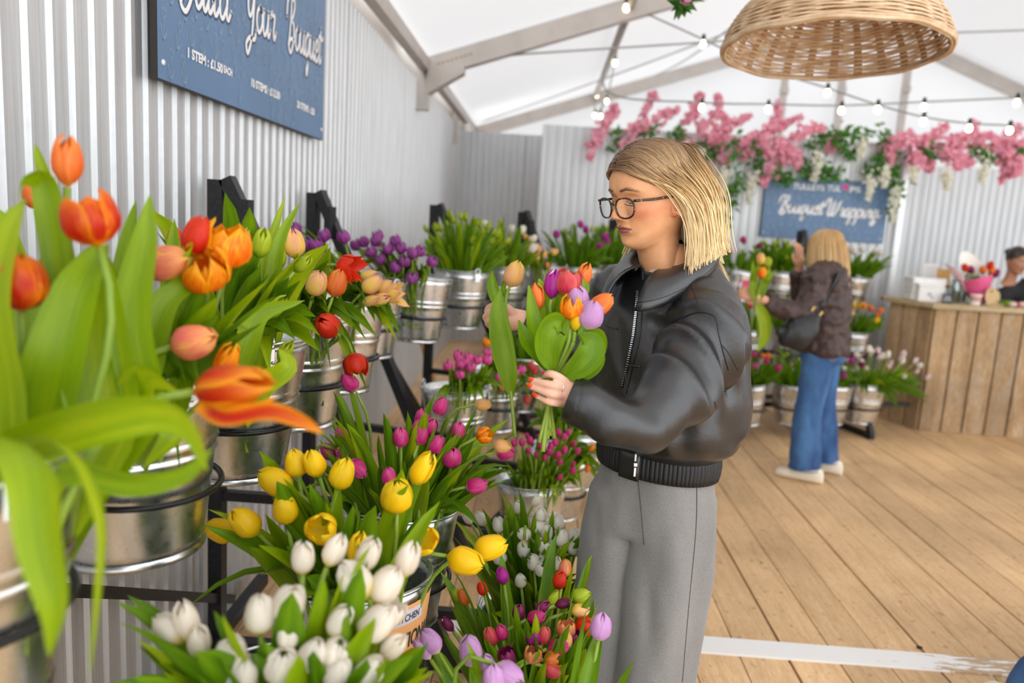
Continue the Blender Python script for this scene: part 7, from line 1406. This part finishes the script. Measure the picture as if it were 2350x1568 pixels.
# wrapped bouquet
wp = atY(2252, 690, 6.36); wp.z = ZT; g = item('wrapped_bouquet', 'tulip bouquet wrapped in pink and white paper leaning on the counter', 'bouquet', wp)
def wrap(nm, az0, az1, r0, r1, h, m, tilt, peak):
    b = MB(); b.grid(lambda u, v: (Matrix.Rotation(tilt, 3, 'Y') @ V(math.cos(lerp(az0, az1, u)) * lerp(r0, r1, v ** .8), math.sin(lerp(az0, az1, u)) * lerp(r0, r1, v ** .8), h * v * (1 + peak * math.sin(math.pi * u) * v))), 14, 8); b.obj(nm, m, g)
PINKP = mat('pink_paper', S(226, 92, 146), .6, 0, .2, 8); PALEP = mat('pale_pink_paper', S(244, 206, 212), .6, 0, .06, 8); WHP = mat('white_paper', S(246, 242, 232), .6)
wrap('outer_paper', math.pi * .75, math.pi * 2.1, .03, .13, .22, PINKP, -.35, .1); wrap('pale_paper', math.pi * .6, math.pi * 1.3, .03, .085, .36, PALEP, -.62, .25); wrap('inner_paper', math.pi * .2, math.pi * .9, .03, .1, .34, WHP, -.3, .3)
for (x, y, kd) in ((2216, 617, 'red'), (2229, 622, 'plum'), (2256, 622, 'orange'), (2275, 622, 'orange'), (2272, 612, 'red'), (2285, 630, 'plum')):
    c = atY(x, y, 6.34) - wp; nd = (c - V(0, 0, .02)).normalized(); tip = c - nd * .03; b = MB(); b.tube([V(0, 0, .04), tip * .6, tip], .004, 6); b.obj('stem', STEM, g); q = V(0, 0, 1).rotation_difference(nd)
    b = MB()
    for (hi, lo, az, sc) in SHAPES['egg']: Rm = (q @ Quaternion((0, 0, 1), az)).to_matrix() * (1.1 * sc); b.add([Rm @ Vector(v) + tip for v in hi.v], hi.f, [(i % 6 / 5, i // 6 / 7) for i in range(len(hi.v))])
    b.obj('bloom', KIND[kd], g)
b = MB(); rr = random.Random(3)
for k in range(10): leaf_geo(b, bez(V(0, 0, .05), V(0, 0, .12), V(rr.uniform(-.1, .08), -.03, .2), V(rr.uniform(-.16, .12), rr.uniform(-.05, .05), rr.uniform(.2, .27)), 6), .03, .4, .2, V(0, -1, 0), 2)
struct(b.obj('leaves', LEAF, g), 'stuff')
# hessian bow and loose flowers
bp = atY(2272, 708, 6.24); bp.z = ZT; g = item('hessian_bow', 'frayed hessian ribbon bow hanging over the counter edge', 'ribbon', bp); HES = mat('hessian', S(206, 178, 134), .9, 0, .15, 90)
for pts, w in (([(0, 0, .01), (-.03, 0, .08), (-.01, 0, .13), (.01, .0, .08), (0, 0, .02)], .05), ([(0, 0, .01), (.04, 0, .06), (.03, .01, .11), (.0, .01, .06), (0, 0, .02)], .045), ([(0, 0, .012), (.02, -.05, .012), (.025, -.085, .0), (.03, -.09, -.06), (.03, -.09, -.1)], .03)):
    b = MB(); leaf_geo(b, crom(pts, 5), w, .1, 0, V(0, -1, .2), 2, wprof=lambda v: 1); o = b.obj('loop', HES, g)
for i, (x, y, kd, dx) in enumerate(((2312, 706, 'white', .1), (2322, 702, 'redpink', .12), (2300, 708, 'bud', .1), (2335, 707, 'blush', .12))):
    a = atY(x, y, 6.26 + .03 * i); a.z = ZT + .02; nd = V(.9, -.3, .05).normalized(); tulip(a - V(.22, -.06, -.0), a, nd, kd, 'egg', .9, [(bez(a - V(.2, -.05, 0), a - V(.12, .02, -.03), a - V(.08, .03, -.03), a + V(-.0, -.03, .0), 6), .035, .3, .2, V(0, 0, 1))], {'white': 'white tulip lying on the counter', 'redpink': 'pink tulip lying on the counter before the florist', 'bud': 'green tulip bud lying on the counter', 'blush': 'blush tulip lying on the counter near the florist hands'}[kd], 'loose tulips on the counter', a - V(.15, -.04, -.005), .004, None, True)
# ---- odds and ends
g = thing('wooden_prop', 'pale wooden stick propped against the metal wall behind the rack', 'stick', atY(992, 866, 4.9)); b = MB(); b.bar((0, 0, 0), atY(958, 745, 4.95) - Vector(g.location), .035, .03); b.obj('shaft', mat('pale_wood', S(214, 170, 116), .7, 0, .1), g); b = MB(); b.bar((0, 0, 0), V(.01, 0, .02 - g.location.z), .035, .03); b.obj('foot', mat('pale_wood', S(214, 170, 116), .7, 0, .1), g)
p = atY(1712, 668, 6.05); g = thing('plant_label', 'pink and white plant label card hanging on the rack below the wrapping sign', 'card', p); b = MB(); b.box((0, 0, 0), (.075, .006, .17)); b.obj('card', mat('label_pink', S(224, 74, 120), .5), g); b = MB(); b.box((0, -.004, .02), (.076, .002, .02)); b.obj('black_stripe', mat('label_black', (.02, .02, .02, 1), .5), g); b = MB(); b.box((0, -.004, -.075), (.076, .002, .022)); b.obj('white_stripe', CARD, g)
for i, (x, y) in enumerate(((2110, 1487), (1748, 1292))):
    p = atZ(x, y, .004); b = MB(); b.sphere((0, 0, .002), (.012, .009, .004) if i == 0 else (.01, .004, .003), 8, 6); o = b.obj('floor_scrap', DARK if i == 0 else LEAFY); o.location = p; tag(o, ('dark round scrap lying on the boards near the white strip', 'tiny green leaf scrap lying on the floor boards')[i], 'scrap')
# ---- the tulips past the first three hundred
if STUFF.v:
    o = STUFF.obj('tulip_bunches', STUFF_M); tag(o, 'smaller leafy tulips and buds crowding the shaded and far buckets', 'tulips'); o['kind'] = 'stuff'
